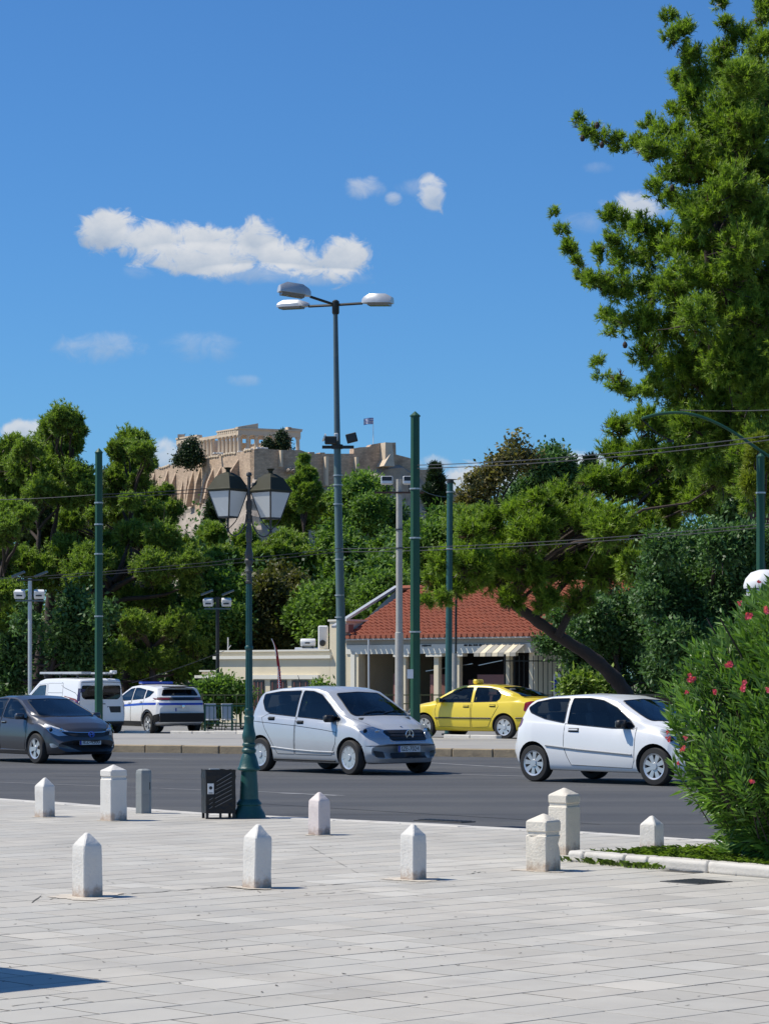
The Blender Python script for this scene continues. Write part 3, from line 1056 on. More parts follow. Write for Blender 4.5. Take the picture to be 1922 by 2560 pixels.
pr = [(r, max(0, z)) for r, z in pr]
MB().lathe(pr[:16], 16, flute=0).build('pedestal', M['lamp_green'], lp, smooth=True, angle=28)
MB().lathe(pr[14:], 20).build('baluster', M['lamp_green'], lp, smooth=True, angle=28)
shp = [(34, 1130), (31, 600)]
MB().lathe([(r / 3.625 / sL, zz(zoomy(y))) for r, y in shp], 24, flute=.14).build('shaft', M['lamp_green'], lp, smooth=True, angle=20)
MB().lathe([(30 / 3.625 / sL, zz(zoomy(602))), (37 / 3.625 / sL, zz(zoomy(592))), (37 / 3.625 / sL, zz(zoomy(570))), (30 / 3.625 / sL, zz(zoomy(560)))], 20).build('ring', M['lamp_green'], lp, smooth=True)
MB().lathe([(8.2 / sL, zz(zoomy(561))), (7.6 / sL, zz(1460))], 24, flute=.14).build('shaft', M['lamp_green'], lp, smooth=True, angle=20)
def z5(v):
    return 1130 + v / 5.537
top = [(44, 1820), (50, 1800), (50, 1790), (38, 1780), (38, 1670), (54, 1655), (50, 1640), (38, 1610), (40, 1560), (58, 1530), (62, 1500), (50, 1480), (48, 1470), (56, 1440), (54, 1400), (38, 1330), (30, 1270), (30, 1250), (40, 1240), (38, 1225),
       (46, 1200), (46, 1150), (38, 1060), (28, 990), (36, 975), (36, 940), (30, 930), (34, 860), (40, 845), (40, 825), (34, 815), (44, 770), (46, 720), (40, 680), (28, 665), (26, 560), (24, 480), (24, 380), (28, 360), (22, 345)]
MB().lathe([(r / 5.537 / sL, zz(z5(y))) for r, y in top], 18).build('upper_stem', M['lamp_old'], lp, smooth=True, angle=30)
q = MB()
for (r, y) in ((24, 345),):
    pass
q.lathe([(.3 * 38 / 5.537 / sL, zz(z5(350))), (38 / 5.537 / sL, zz(z5(328))), (40 / 5.537 / sL, zz(z5(308))), (30 / 5.537 / sL, zz(z5(285))), (.004, zz(z5(275)))], 14)
q.build('finial', M['lamp_old'], lp, smooth=True)

def lantern(cx, ytop_off, rz):
    """four-sided lantern with milky panes, hung on a curved arm"""
    x0 = (cx - 622.5) / sL
    dz = -ytop_off / sL
    def zr(v):
        return zz(z5(v)) + dz
    hs = [.165, .082]
    body = []
    roof_m = MB()
    def ring(s, z):
        return [Vector((-s, -s, z)), Vector((s, -s, z)), Vector((s, s, z)), Vector((-s, s, z))]
    rings = [ring(.182, zr(548)), ring(.185, zr(530)), ring(.175, zr(515)), ring(.105, zr(352)), ring(.082, zr(335)), ring(.05, zr(305)), ring(.028, zr(292))]
    vs = [p for r in rings for p in r]
    fs = [(3, 2, 1, 0), tuple(len(vs) - 4 + i for i in range(4))]
    for i in range(len(rings) - 1):
        for k in range(4):
            fs.append((i * 4 + k, i * 4 + (k + 1) % 4, i * 4 + 4 + (k + 1) % 4, i * 4 + 4 + k))
    roof_m.add(vs, fs)
    loc = (x0, 0, 0)
    hood = roof_m.build('lantern_hood', M['lantern'], lp, loc=loc, rz=rz)
    MB().lathe([(.028, zr(294)), (.026, zr(262)), (.034, zr(245)), (.050, zr(232)), (.050, zr(226))], 12).build('chimney', M['lantern'], hood, smooth=True)
    # glass panes: four trapezoids, frame bars at the corners
    zt, zb = zr(550), zr(912)
    a, c = .165, .083
    T = [Vector((-a, -a, zt)), Vector((a, -a, zt)), Vector((a, a, zt)), Vector((-a, a, zt))]
    Bm = [Vector((-c, -c, zb)), Vector((c, -c, zb)), Vector((c, c, zb)), Vector((-c, c, zb))]
    fr = MB()
    for k in range(4):
        fr.bar(T[k], Bm[k], .017, .017)
        fr.bar(T[k], T[(k + 1) % 4], .016, .020)
        fr.bar(Bm[k], Bm[(k + 1) % 4], .014, .018)
    fr.box((0, 0, zb - .006), (2 * c, 2 * c, .012))
    frame = fr.build('lantern_frame', M['darkmetal'], lp, loc=loc, rz=rz)
    for k in range(4):
        p = MB()
        j = (k + 1) % 4
        n = ((T[j] - T[k]).cross(Bm[k] - T[k])).normalized() * -.004
        A = [T[k].lerp(T[j], .03), T[j].lerp(T[k], .03), Bm[j].lerp(Bm[k], .05), Bm[k].lerp(Bm[j], .05)]
        p.add([x * .985 for x in []] + A + [x + n * 1.2 for x in A], [(0, 1, 2, 3), (7, 6, 5, 4), (0, 4, 5, 1), (1, 5, 6, 2), (2, 6, 7, 3), (3, 7, 4, 0)])
        p.build('pane', M['milk'], frame)
    # cage under the lantern and its arm
    q = MB()
    zs = zr(1085)
    for k in range(4):
        q.tube([Bm[k] * 1.0, Vector((Bm[k].x * .75, Bm[k].y * .75, (zb + zs) / 2 + .02)), Vector((0, 0, zs))], .006, 6)
    q.lathe([(.012, zs - .03), (.02, zs - .015), (.014, zs), (.011, zs + .03), (.014, zb - .01)], 10)
    q.build('lantern_cage', M['darkmetal'], lp, loc=loc, rz=rz, smooth=True)
    q = MB()
    sgn = 1 if x0 > 0 else -1
    pts = csmooth([(sgn * .03, 0, zr(870)), (sgn * .045, 0, zr(1000)), (sgn * .10, 0, zr(1120)), (sgn * .165, 0, zr(1168)), (x0 * .85, 0, zr(1150)), (x0 * .98, 0, zr(1100)), (x0, 0, zr(1050))], 5)
    q.tube([Vector(p) for p in pts], .0085, 7)
    q.build('arm', M['lamp_old'], lp, smooth=True)
    MB().tube([(0, 0, zr(505)), (x0 * .4, 0, zr(512))], .010, 6).build('stay', M['lamp_old'], lp, smooth=True)
lantern(570, -2, R(53))
lantern(676.5, 1, R(47))

c = gpt(546, 2047)
bn = thing('litter_bin', 'black street bin lined with a black bag, tied beside the lantern post', 'bin', c, R(16))
s = F / c.y
wB, dB, z0, z1 = .36, .26, 18 / s, 122 / s
q = MB()
nx, nz_ = 14, 12
def bagpt(u, v, side):
    """wrinkled box surface"""
    hx, hy = wB / 2, dB / 2
    per = [(-hx, -hy), (hx, -hy), (hx, hy), (-hx, hy)]
    a, c2 = per[side], per[(side + 1) % 4]
    x, y = a[0] + (c2[0] - a[0]) * u, a[1] + (c2[1] - a[1]) * u
    z = z0 + (z1 - z0) * v
    k = 1 + .03 * noise.noise(Vector((x * 14, y * 14, z * 9))) + (.04 * noise.noise(Vector((x * 40, y * 40, z * 5))) if v > .75 else 0) + (.03 if .8 < v < .9 else 0)
    return (x * k, y * k, z + (.012 * noise.noise(Vector((x * 50, y * 50, 1))) if v > .9 else 0))
for side in range(4):
    vs = [bagpt(i / nx, j / nz_, side) for j in range(nz_ + 1) for i in range(nx + 1)]
    q.add(vs, [(j * (nx + 1) + i, j * (nx + 1) + i + 1, (j + 1) * (nx + 1) + i + 1, (j + 1) * (nx + 1) + i) for j in range(nz_) for i in range(nx)])
q.box((0, 0, z0 - .008), (wB, dB, .02))
q.box((0, 0, z1 - .03), (wB * .97, dB * .97, .01))
q.build('bagged_body', M['blackbag'], bn, smooth=True, angle=60, weld=True)
q = MB()
for sx in (-1, 1):
    for sy in (-1, 1):
        q2 = MB().box((sx * (wB / 2 - .02), sy * (dB / 2 - .02), z0 / 2), (.03, .03, z0))
        q2.build('leg', M['binmetal'], bn)
MB().box((0, -dB / 2 + .01, .01), (wB, .02, .02)).build('foot_rail', M['binmetal'], bn)
MB().box((.0, -dB / 2 + .02, z0 / 2), (.025, .03, z0)).build('leg', M['binmetal'], bn)
for k in range(7):  # pale raised bars drawn for the highlight streaks on the bin front
    q = MB()
    zc = z0 + .06 + k * .05
    q.bar((-.07 + (.0 if k < 5 else .02), -dB / 2 - .008, zc), (.13, -dB / 2 - .008, zc + .10), .006, .010, up=(0, 1, 0))
    if zc + .1 < z1 - .03:
        q.build('highlight_rib', M['slot'], bn)
for k in range(3):
    MB().bar((-.14, -dB / 2 - .007, z0 + .04 + k * .05), (-.10, -dB / 2 - .007, z0 + .065 + k * .05), .005, .008, up=(0, 1, 0)).build('highlight_rib', M['slot'], bn)
st = MB().box((-.125, -dB / 2 - .012, z0 + .275), (.075, .006, .125)).build('sticker', M['white'], bn)
MB().lathe([(.012, 0), (.020, 0), (.020, .003), (.012, .003)], 14, c=(-.125, -dB / 2 - .0155, z0 + .285), M=Matrix.Rotation(R(90), 3, 'X')).build('ring_emblem', M['ink'], st)
MB().box((-.125, -dB / 2 - .016, z0 + .225), (.05, .003, .009)).build('text_bar', M['ink'], st)
MB().box((-.05, 0, z1 + .006), (.12, .07, .012), bev=.004).build('ashtray', M['band'], bn)

# ------------------------------------------------------------------ poles and masts
def base_at(px, Y, z):
    return Vector(((px - CX) / F * Y, Y, z))
def zat(py, Y):
    return H - (py - YH) / F * Y

def tram_pole(px, top, Y, wpx, label, m, bands, z0=None, n=8, pxtop=None, capz=.12, flat=False):
    z0 = gh(Y) if z0 is None else z0
    c = base_at(px, Y, z0)
    s = F / Y
    r = wpx / 2 / s
    zt = zat(top, Y) - z0
    t = thing('tram_pole', label, 'pole', c, 0, 'tramway and cable poles')
    dx = ((pxtop or px) - px) / s
    q = MB()
    q.tube([(0, 0, 0), (dx * .5, 0, zt * .5), (dx, 0, zt - capz)], [r * 1.06, r, r * .92], n, phase=R(22))
    q.build('shaft', m, t, smooth=(n > 12), angle=25)
    if not flat:
        MB().lathe([(r * 1.02, 0), (r * 1.02, .03), (.01, capz + .02)], n, c=(dx, 0, zt - capz)).build('cap', m, t)
    else:
        MB().lathe([(r * 1.05, 0), (r * 1.08, .12)], n, c=(dx, 0, zt - capz)).build('cap', M['darkmetal'], t)
    for py in bands:
        zb = zat(py, Y) - z0
        MB().lathe([(r * 1.12, -.02), (r * 1.12, .02)], n, c=(dx * zb / zt, 0, zb)).build('band', M['band'], t)
    q = MB().box((0, 0, .03), (r * 4, r * 4, .05), bev=.01)
    q.build('base_plate', M['darkmetal'], t)
    return t

tram_pole(247, 1122, 70, 20, 'dark green tram pole in front of the white van', M['green_pole'], (1257, 1311, 1385, 1541))
p2 = tram_pole(1037.5, 1030, 68, 26, 'thickest dark green tram pole, between the silver car and the taxi', M['green_pole'], (1222, 1345, 1580))
MB().box((-.13, -.16, 1.75), (.16, .02, .24)).build('sticker', M['white'], p2)
tram_pole(1120, 1198, 81, 16.5, 'slim green pole rising behind the yellow taxi', M['teal_pole'], (1230, 1372), n=12, pxtop=1125, flat=True)
t = tram_pole(1901, 1131, 62, 22, 'green tram pole at the right edge, arched bracket on its top', M['green_pole'], (1232,), z0=.05)
# arched bracket of the right pole
s = F / 62
q = MB()
arc = [(1604, 1046), (1640, 1036), (1690, 1031), (1740, 1038), (1790, 1057), (1840, 1085), (1901, 1127), (1960, 1165)]
c0 = Vector((t.location.x, 62, .05))
q.tube([Vector((((x - CX) / s) - c0.x, 0, zat(y, 62) - .05)) for x, y in csmooth(arc, 4)], .035, 8)
q.build('arched_bracket', M['green_pole'], t, smooth=True)
q = MB()
q.tube([Vector((((x - CX) / s) - c0.x, 0, zat(y, 62) - .05)) for x, y in ((1606, 1050), (1645, 1085), (1675, 1100))], .014, 6)
q.box((((1676 - CX) / s) - c0.x, 0, zat(1102, 62) - .05), (.16, .04, .05))
q.build('wire_hanger', M['blackiron'], t)
# pale concrete pole with crossarm and two floodlights
Y = 71.6
s = F / Y
c = base_at(998, Y, gh(Y))
t = thing('concrete_pole', 'pale concrete pole with a crossarm and two small floodlights on its top', 'pole', c)
zt = zat(1198, Y) - c.z
MB().tube([(0, 0, 0), (0, 0, 2.9), (0, 0, 2.92), (0, 0, zt)], [.125, .115, .095, .085], 14).build('shaft', M['concrete'], t, smooth=True)
for py in (1325, 1372, 1720):
    MB().lathe([(.112, 0), (.112, .03)], 14, c=(0, 0, zat(py, Y) - c.z)).build('band', M['darkmetal'], t)
zc = zat(1232, Y) - c.z
MB().box((0, -.1, zc), (1.35, .05, .05)).build('crossarm', mat('rusty_arm', (.10, .05, .035), .8, var=.3), t)
for sx, px in ((-1, 967), (1, 1022)):
    fl = MB().box(((px - 998) / s, -.15, zc + .33), (.34, .16, .24), bev=.03).build('floodlight', M['alu'], t)
    MB().box(((px - 998) / s, -.235, zc + .37), (.27, .02, .12)).build('reflector', M['darkmetal'], fl)
    MB().box(((px - 998) / s, -.237, zc + .28), (.26, .02, .07)).build('lens', M['white'], fl)
    MB().bar(((px - 998) / s, -.1, zc), ((px - 998) / s, -.12, zc + .22), .03).build('bracket', M['darkmetal'], t)
# short thin pole beside it
c = base_at(1136, 83, gh(83))
t = thing('iron_pole', 'thin dark pole on a pale stub, right of the slim green pole', 'pole', c)
MB().tube([(0, 0, 0), (0, 0, 2.6)], .09, 10).build('stub', M['concrete'], t, smooth=True)
MB().tube([(.04, 0, 2.5), (.05, 0, zat(1500, 83) - c.z)], .035, 8).build('rod', M['blackiron'], t, smooth=True)

# tall street light mast with three heads and two floodlights
Y = 86
s = F / Y
zb = gh(Y)
c = base_at(853, Y, zb)
t = thing('light_mast', 'tallest grey-blue street light mast, three lamp heads on top and floodlights halfway', 'street lamp', c)
def lx(px):
    return (px - 853) / s
def lz(py):
    return zat(py, Y) - zb
MB().tube([(lx(853), 0, 0), (lx(852), 0, lz(1560)), (lx(845), 0, lz(1250)), (lx(843), 0, lz(1110))], [.155, .150, .125, .115], 16).build('lower_shaft', mat('greening_mast_paint', (0.09, 0.15, 0.16), .45, var=.2, scale=1, dirt=(.14, .17, .10), dirt_amt=.7, dirt_scale=.8), t, smooth=True)
MB().tube([(lx(843), 0, lz(1110)), (lx(838), 0, lz(752))], [.105, .075], 16).build('upper_shaft', M['grey_blue'], t, smooth=True)
for py in (1190, 1214, 1262, 1400, 1490, 1545):
    MB().lathe([(.16, 0), (.16, .04)], 16, c=(lx(845 if py < 1300 else 849), 0, lz(py))).build('band', M['band'], t)
MB().lathe([(.10, 0), (.12, .05), (.12, .42), (.06, .47)], 14, c=(lx(839), 0, lz(785))).build('head_collar', M['blackiron'], t, smooth=True)
def head(p0, p1, p2, wid, hgt, name='lamp_head'):
    """arm from p0 to p1, lamp body from p1 to p2"""
    MB().tube([p0, p1], .045, 8).build('arm', M['blackiron'], t, smooth=True)
    d = (p2 - p1)
    L = d.length
    d.normalize()
    sdir = d.cross(Vector((0, 0, 1))).normalized()
    u = sdir.cross(d)
    sec = [(0, .35, .45), (.08, .7, .7), (.3, 1, 1), (.8, 1, 1), (1.0, .8, .65)]
    q = MB()
    rings = []
    for (f, w, hh) in sec:
        o = p1 + d * L * f
        W_, H_ = wid * w / 2, hgt * hh
        rings.append([o + sdir * W_, o + sdir * W_ * .98 + u * H_ * .45, o + sdir * W_ * .6 + u * H_, o - sdir * W_ * .6 + u * H_, o - sdir * W_ * .98 + u * H_ * .45, o - sdir * W_])
    vs = [p for r in rings for p in r]
    fs = [tuple(range(6)), tuple(range(len(vs) - 1, len(vs) - 7, -1))]
    for i in range(len(rings) - 1):
        for k in range(6):
            fs.append((i * 6 + k, i * 6 + (k + 1) % 6, i * 6 + 6 + (k + 1) % 6, i * 6 + 6 + k))
    q.add(vs, fs)
    h = q.build(name, M['alu'], t, smooth=True, angle=30)
    g2 = MB()
    a, e = p1 + d * L * .22, p1 + d * L * .93
    w2 = wid * .42
    dn = -u * hgt * .28
    g2.add([a + sdir * w2, e + sdir * w2, e - sdir * w2, a - sdir * w2, a + sdir * w2 * .8 + dn, e + sdir * w2 * .8 + dn, e - sdir * w2 * .8 + dn, a - sdir * w2 * .8 + dn],
           [(0, 1, 2, 3), (7, 6, 5, 4), (0, 4, 5, 1), (1, 5, 6, 2), (2, 6, 7, 3), (3, 7, 4, 0)])
    g2.build('lamp_bowl', mat('lamp_bowl_glass', (.16, .165, .17), .15, var=.1, spec=.7), h)
C0 = Vector((lx(839), 0, lz(762)))
head(C0, Vector((lx(776), -.35, lz(745))), Vector((lx(699), -.7, lz(736))), .50, .34)
head(C0, Vector((lx(771), .5, lz(760))), Vector((lx(694), 1.0, lz(758))), .46, .22)
head(C0, Vector((lx(906), -.3, lz(761))), Vector((lx(980), -.6, lz(764))), .52, .30)
# floodlights halfway
MB().box((lx(845), -.05, lz(1118)), (1.05, .10, .10)).build('bracket', M['blackiron'], t)
MB().lathe([(.19, 0), (.19, .14)], 16, c=(lx(843), 0, lz(1122))).build('bracket_ring', M['blackiron'], t)
fl = MB().box((0, 0, 0), (.36, .22, .30), M=Matrix.Rotation(R(-14), 3, 'Y'), bev=.02).build('floodlight', M['blackiron'], t, loc=(lx(879), -.2, lz(1096)))
MB().box((0, -.115, 0), (.28, .02, .22), M=Matrix.Rotation(R(-14), 3, 'Y')).build('lens', M['winframe'], fl)
fl = MB().box((0, 0, 0), (.40, .25, .26), bev=.03).build('floodlight', M['blackiron'], t, loc=(lx(827), -.2, lz(1102)))
MB().lathe([(.02, -.03), (.13, .0), (.14, .05)], 12, c=(-.19, -.02, .08), M=Matrix.Rotation(R(-70), 3, 'Y')).build('lens', M['white'], fl)
fl = MB().box((0, 0, 0), (.14, .2, .26), bev=.03).build('floodlight', M['alu'], t, loc=(lx(841), -.2, lz(1094)))

# small floodlight masts in the park
def park_mast(px, top, Y, label, m, lower):
    s = F / Y
    c = base_at(px, Y, -.2)
    t = thing('park_light', label, 'floodlight pole', c)
    def z(py):
        return zat(py, Y) + .2
    MB().tube([(0, 0, 0), (0, 0, z(top + 12))], .075, 10).build('shaft', m, t, smooth=True)
    MB().box((0, -.05, z(top + 16)), (.95, .08, .06)).build('crossarm', M['blackiron'], t)
    MB().box((0, -.05, z(lower + 20)), (1.05, .08, .06)).build('crossarm', M['grey_blue'], t)
    for sx in (-1, 1):
        MB().box((sx * .42, -.1, z(top + 2)), (.50, .35, .07), M=Matrix.Rotation(R(-22), 3, 'Y')).build('lamp_head', M['grey_blue'], t)
    for sx in (-1, 1):
        f2 = MB().box((sx * .36, -.15, z(lower + 4)), (.38, .22, .30), M=Matrix.Rotation(R(12 * sx), 3, 'Z') @ Matrix.Rotation(R(25), 3, 'X'), bev=.02).build('floodlight', M['white'], t)
        MB().box((sx * .36, -.27, z(lower + 8)), (.22, .03, .05)).build('grille', M['darkmetal'], f2)
park_mast(75, 1434, 96, 'pale floodlight pole at the far left above the white van', M['alu'], 1482)
park_mast(544, 1480, 104, 'thin dark floodlight pole left of the lantern post', M['blackiron'], 1502)
# white dome behind the oleander
Y = 33
c = base_at(1912, Y, .0)
t = thing('dome_lamp', 'white dome-topped globe lamp peeping over the oleander', 'street lamp', c)
zt = zat(1424, Y)
MB().lathe([(.27, zt - .24), (.275, zt - .20), (.25, zt - .12), (.18, zt - .04), (.08, zt - .005), (.01, zt)], 24).build('dome', M['white'], t, smooth=True, angle=60)
MB().lathe([(.05, zt - .52), (.17, zt - .46), (.235, zt - .34), (.24, zt - .26), (.20, zt - .235)], 24).build('globe', M['milk'], t, smooth=True, angle=60)
MB().tube([(0, 0, 0), (0, 0, zt - .5)], .05, 12).build('post', M['lamp_green'], t, smooth=True)

# ------------------------------------------------------------------ overhead wires
def wires(lines, label, name='overhead_wire', r=.011):
    for k, (pts, lab) in enumerate(lines):
        q = MB()
        V = [P(x, y, Y) for (x, y, Y) in pts]
        if len(V) == 2:
            out = []
            for i in range(13):
                t_ = i / 12
                p = V[0].lerp(V[1], t_)
                p.z -= .25 * 4 * t_ * (1 - t_) * (V[1] - V[0]).length / 40
                out.append(p)
            V = out
        q.tube(V, r, 5)
        q.build(name, M['wire'], label=lab, cat='cable', group='overhead tram wires')
wires([
    ([(1038, 1163, 68), (1930, 1088, 52)], 'upper of the two wires running right from the thick green pole'),
    ([(1038, 1171, 68), (1930, 1099, 52)], 'lower of the two wires running right from the thick green pole'),
    ([(1700, 1025, 60), (1930, 1025, 57)], 'topmost wire, crossing the pine at the arched bracket'),
    ([(-20, 1250, 72), (247, 1236, 70)], 'wire reaching the left green pole near its top'),
    ([(247, 1236, 70), (700, 1206, 74)], 'upper wire from the left green pole towards the twin lanterns'),
    ([(247, 1243, 70), (700, 1216, 74)], 'second wire from the left green pole towards the twin lanterns'),
    ([(-20, 1448, 80), (560, 1402, 82)], 'low wire crossing behind the left green pole'),
    ([(560, 1400, 82), (853, 1370, 84)], 'low wire between the lantern post and the tall mast, upper'),
    ([(120, 1446, 80), (853, 1379, 84)], 'low wire between the lantern post and the tall mast, lower'),
    ([(853, 1372, 84), (1930, 1308, 64)], 'upper low wire crossing the pines at the right'),
    ([(853, 1380, 84), (1930, 1316, 64)], 'lower low wire crossing the pines at the right'),
    ([(1120, 1228, 81), (1480, 1305, 90)], 'wire sloping down rightwards from the slim green pole'),
    ([(330, 1708, 98), (560, 1628, 104)], 'slanting stay wire beside the low cream wing'),
    ([(1038, 1216, 68), (1120, 1242, 81)], 'short wire between the two green poles by the taxi'),
], '')

# ------------------------------------------------------------------ park building
Y0 = 103.0
sB = F / Y0
TH_B = R(42)                                      # the pavilion stands parallel to the avenue, turned away to the right-hand side
XP = (1080 - CX) / F * Y0
TN, SN, CS = math.tan(TH_B), math.sin(TH_B), math.cos(TH_B)
def bx_(px, y=0.0):
    """place along the facade (before the 1/cos stretch) whose picture column is px at depth y"""
    k = (px - CX) / F
    return (k * (Y0 + y * CS) - XP - y * SN) / (1 + k * TN)
def bz(py, px=1080, y=0.0):
    return H - (py - YH) / F * (Y0 - bx_(px, y) * TN + y * CS)
hall = thing('tiled_pavilion', 'cream pavilion with a red tiled roof and open arcade behind the taxi', 'building', (XP, Y0, 0), -TH_B)
hall.scale = (1 / CS, 1, 1)
xl, xr = bx_(866), bx_(1330)
ze = bz(1590)
zr_ = bz(1474, 992, 4.2)
zg = -.2
# front: pilaster, lintel, columns, dark room
MB().box(((bx_(866) + bx_(896)) / 2, .2, (ze + zg) / 2 - .05), (bx_(896) - bx_(866), .4, ze - zg - .1)).build('wall', M['cream'], hall)
MB().box(((bx_(868) + bx_(892)) / 2 + .05, -.02, (bz(1625) + zg) / 2), (.16, .06, bz(1625) - zg)).build('pilaster', M['creamtrim'], hall)
MB().box(((xl + xr) / 2, .10, (bz(1611) + bz(1634)) / 2), (xr - xl - .02, .30, bz(1611) - bz(1634))).build('lintel', M['creamtrim'], hall)
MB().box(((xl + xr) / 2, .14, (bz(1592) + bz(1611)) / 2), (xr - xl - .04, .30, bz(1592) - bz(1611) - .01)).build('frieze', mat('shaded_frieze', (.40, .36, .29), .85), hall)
MB().box(((xl + xr) / 2, -.17, bz(1596)), (xr - xl + .1, .10, .09), bev=.02).build('gutter', M['gutter'], hall)
MB().tube([(bx_(934), -.3, bz(1598)), (bx_(934), -.28, zg)], .035, 8).build('downpipe', M['gutter'], hall, smooth=True)
for px in (1003, 1085, 1137, 1263):
    q = MB().box((bx_(px), .22, (bz(1634) + zg) / 2), (.20, .20, bz(1634) - zg), bev=.02)
    o = q.build('column', M['cream'], hall)
    MB().box((bx_(px), .12, bz(1638)), (.62, .30, .12)).build('capital', M['creamtrim'], o)
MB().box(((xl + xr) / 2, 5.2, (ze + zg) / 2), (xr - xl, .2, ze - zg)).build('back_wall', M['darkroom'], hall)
MB().box((xl + .1, 2.6, (ze + zg) / 2), (.2, 4.9, ze - zg)).build('side_wall', M['cream'], hall)
MB().box((xr - .1, 2.6, (ze + zg) / 2), (.2, 4.9, ze - zg)).build('side_wall', M['cream'], hall)
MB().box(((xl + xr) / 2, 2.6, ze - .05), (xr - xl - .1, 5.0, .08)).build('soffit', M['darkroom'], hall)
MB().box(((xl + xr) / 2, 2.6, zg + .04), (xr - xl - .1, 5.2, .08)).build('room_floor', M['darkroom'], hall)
for (a, c_, y0, y1) in ((962, 997, 1684, 1740), (1054, 1102, 1686, 1745), (1150, 1172, 1700, 1745), (1172, 1240, 1687, 1745)):
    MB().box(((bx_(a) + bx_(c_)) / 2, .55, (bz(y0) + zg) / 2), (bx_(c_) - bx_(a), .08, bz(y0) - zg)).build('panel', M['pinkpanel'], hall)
for (x0, y0, x1, y1) in ((1048, 1678, 1165, 1660), (1180, 1664, 1240, 1652)):
    MB().bar((bx_(x0), .4, bz(y0)), (bx_(x1), .4, bz(y1)), .03).build('inner_rail', M['band'], hall)
# little dark letters above the arcade (too small to read)
q = MB()
for k in range(22):
    if k in (4, 9, 15):
        continue
    q.box((bx_(1163 + k * 2.3), -.065, bz(1614.5)), (.022, .02, random.uniform(.05, .08)))
for k in range(9):
    q.box((bx_(1058 + k * 2.6), -.065, bz(1614.5)), (.022, .02, random.uniform(.05, .08)))
q.build('small_lettering', M['ink'], hall)
# striped awning
for k in range(7):
    a = bx_(1213 + k * 15)
    q = MB()
    q.add([(a, -.10, bz(1612)), (a + .20, -.10, bz(1612)), (a + .20 + .1, -.85, bz(1634)), (a + .1, -.85, bz(1634)), (a + .1, -.86, bz(1643)), (a + .3, -.86, bz(1643))], [(0, 1, 2, 3), (3, 2, 5, 4)])
    q.build('awning_strip', M['cream'] if k % 2 else mat('awning_grey', (.34, .32, .28), .85) if k == 0 else bpy.data.materials['awning_grey'], hall, fix=False)
# roof: pantiles as courses stepped over each other, on the front slope
def slope_tiles(x0, x1, ya, za, yb, zb, rows, pitch, left_cut=None):
    q = MB()
    cols = int((x1 - x0) / pitch)
    seg = 6
    dy, dz = (yb - ya) / rows, (zb - za) / rows
    nrm = Vector((0, -dz, dy)).normalized()
    for r_ in range(rows):
        f0 = r_ / rows
        y0_, z0_ = ya + dy * r_, za + dz * r_
        xs0 = x0 + (left_cut(f0) if left_cut else 0)
        c0_ = int(max(0, (xs0 - x0) / pitch))
        n = (cols - c0_) * seg + 1
        if n < 8:
            continue
        vs = []
        for e in range(2):
            for i in range(n):
                x = x0 + (c0_ + i / seg) * pitch
                ph = (i % seg) / seg * 2 * math.pi
                hgt = .035 * math.cos(ph) + (.05 if e == 0 else .0) + .012 * noise.noise(Vector((x * 3, r_ * 1.7, 0)))
                t_ = -.12 if e == 0 else 1.0
                vs.append((x, y0_ + dy * t_ + nrm.y * hgt, z0_ + dz * t_ + nrm.z * hgt))
        for i in range(n):
            x, y, z = vs[i]
            vs.append((x, y + .02, z - .05))
        q.add(vs, [(i, i + 1, n + i + 1, n + i) for i in range(n - 1)] + [(2 * n + i, 2 * n + i + 1, i + 1, i) for i in range(n - 1)])
    return q
RX = bx_(992, 4.2)
rake = lambda f: f * (RX - bx_(866)) * .98
slope_tiles(xl - .1, xr + 2.2, -.12, ze + .02, 4.2, zr_, 15, .21, rake).build('roof_tiles', M['tile'], hall, kind='stuff', fix=False)
q = MB()
n = int((xr + 2 - xl) / .21)
for k in range(n):
    pass
me = MB().lathe([(.0, 0), (.085, 0), (.085, .22), (.0, .22)], 10, M=Matrix.Rotation(R(90), 3, 'X')).mesh('eave_tile', M['tile'])
for k in range(n):
    link('eave_tile', me, hall, loc=(xl - .05 + .21 * (k + .5), -.12, ze + .0))
MB().box(((xl + xr + 2) / 2, 2.35, ze + .0), (xr + 2 - xl, 4.7, .06)).build('roof_board', M['darkroom'], hall)
# rake board and gable at the left
q = MB()
A, B_ = Vector((xl - .22, -.45, ze + .42)), Vector((RX, 4.2, zr_ + .12))
q.bar(A, B_, .16, .10)
q.build('rake_board', M['gutter'], hall)
q = MB()
q.add([(xl, 0, ze), (xl, 8, ze), (RX, 4.2, zr_)], [(0, 1, 2)])
q.build('gable', M['cream'], hall, fix=False)
MB().box((bx_(881), -.25, bz(1568)), (.22, .3, .32)).build('gable_vent', M['pinkpanel'], hall)
MB().box((bx_(873), -.2, bz(1572)), (.14, .3, .5)).build('gable_wall', M['creamtrim'], hall)
q = MB()
q.add([(RX, 4.2, zr_), (xr + 2.2, 4.2, zr_), (xr + 2.2, 9, ze), (xl, 9, ze)], [(0, 1, 2, 3)])
q.build('rear_roof', M['tile'], hall, fix=False)
q = MB()
q.tube([(RX, 4.2, zr_ + .05), (xr + 2.2, 4.2, zr_ + .05)], .11, 8)
q.build('ridge_tile', M['tile'], hall)

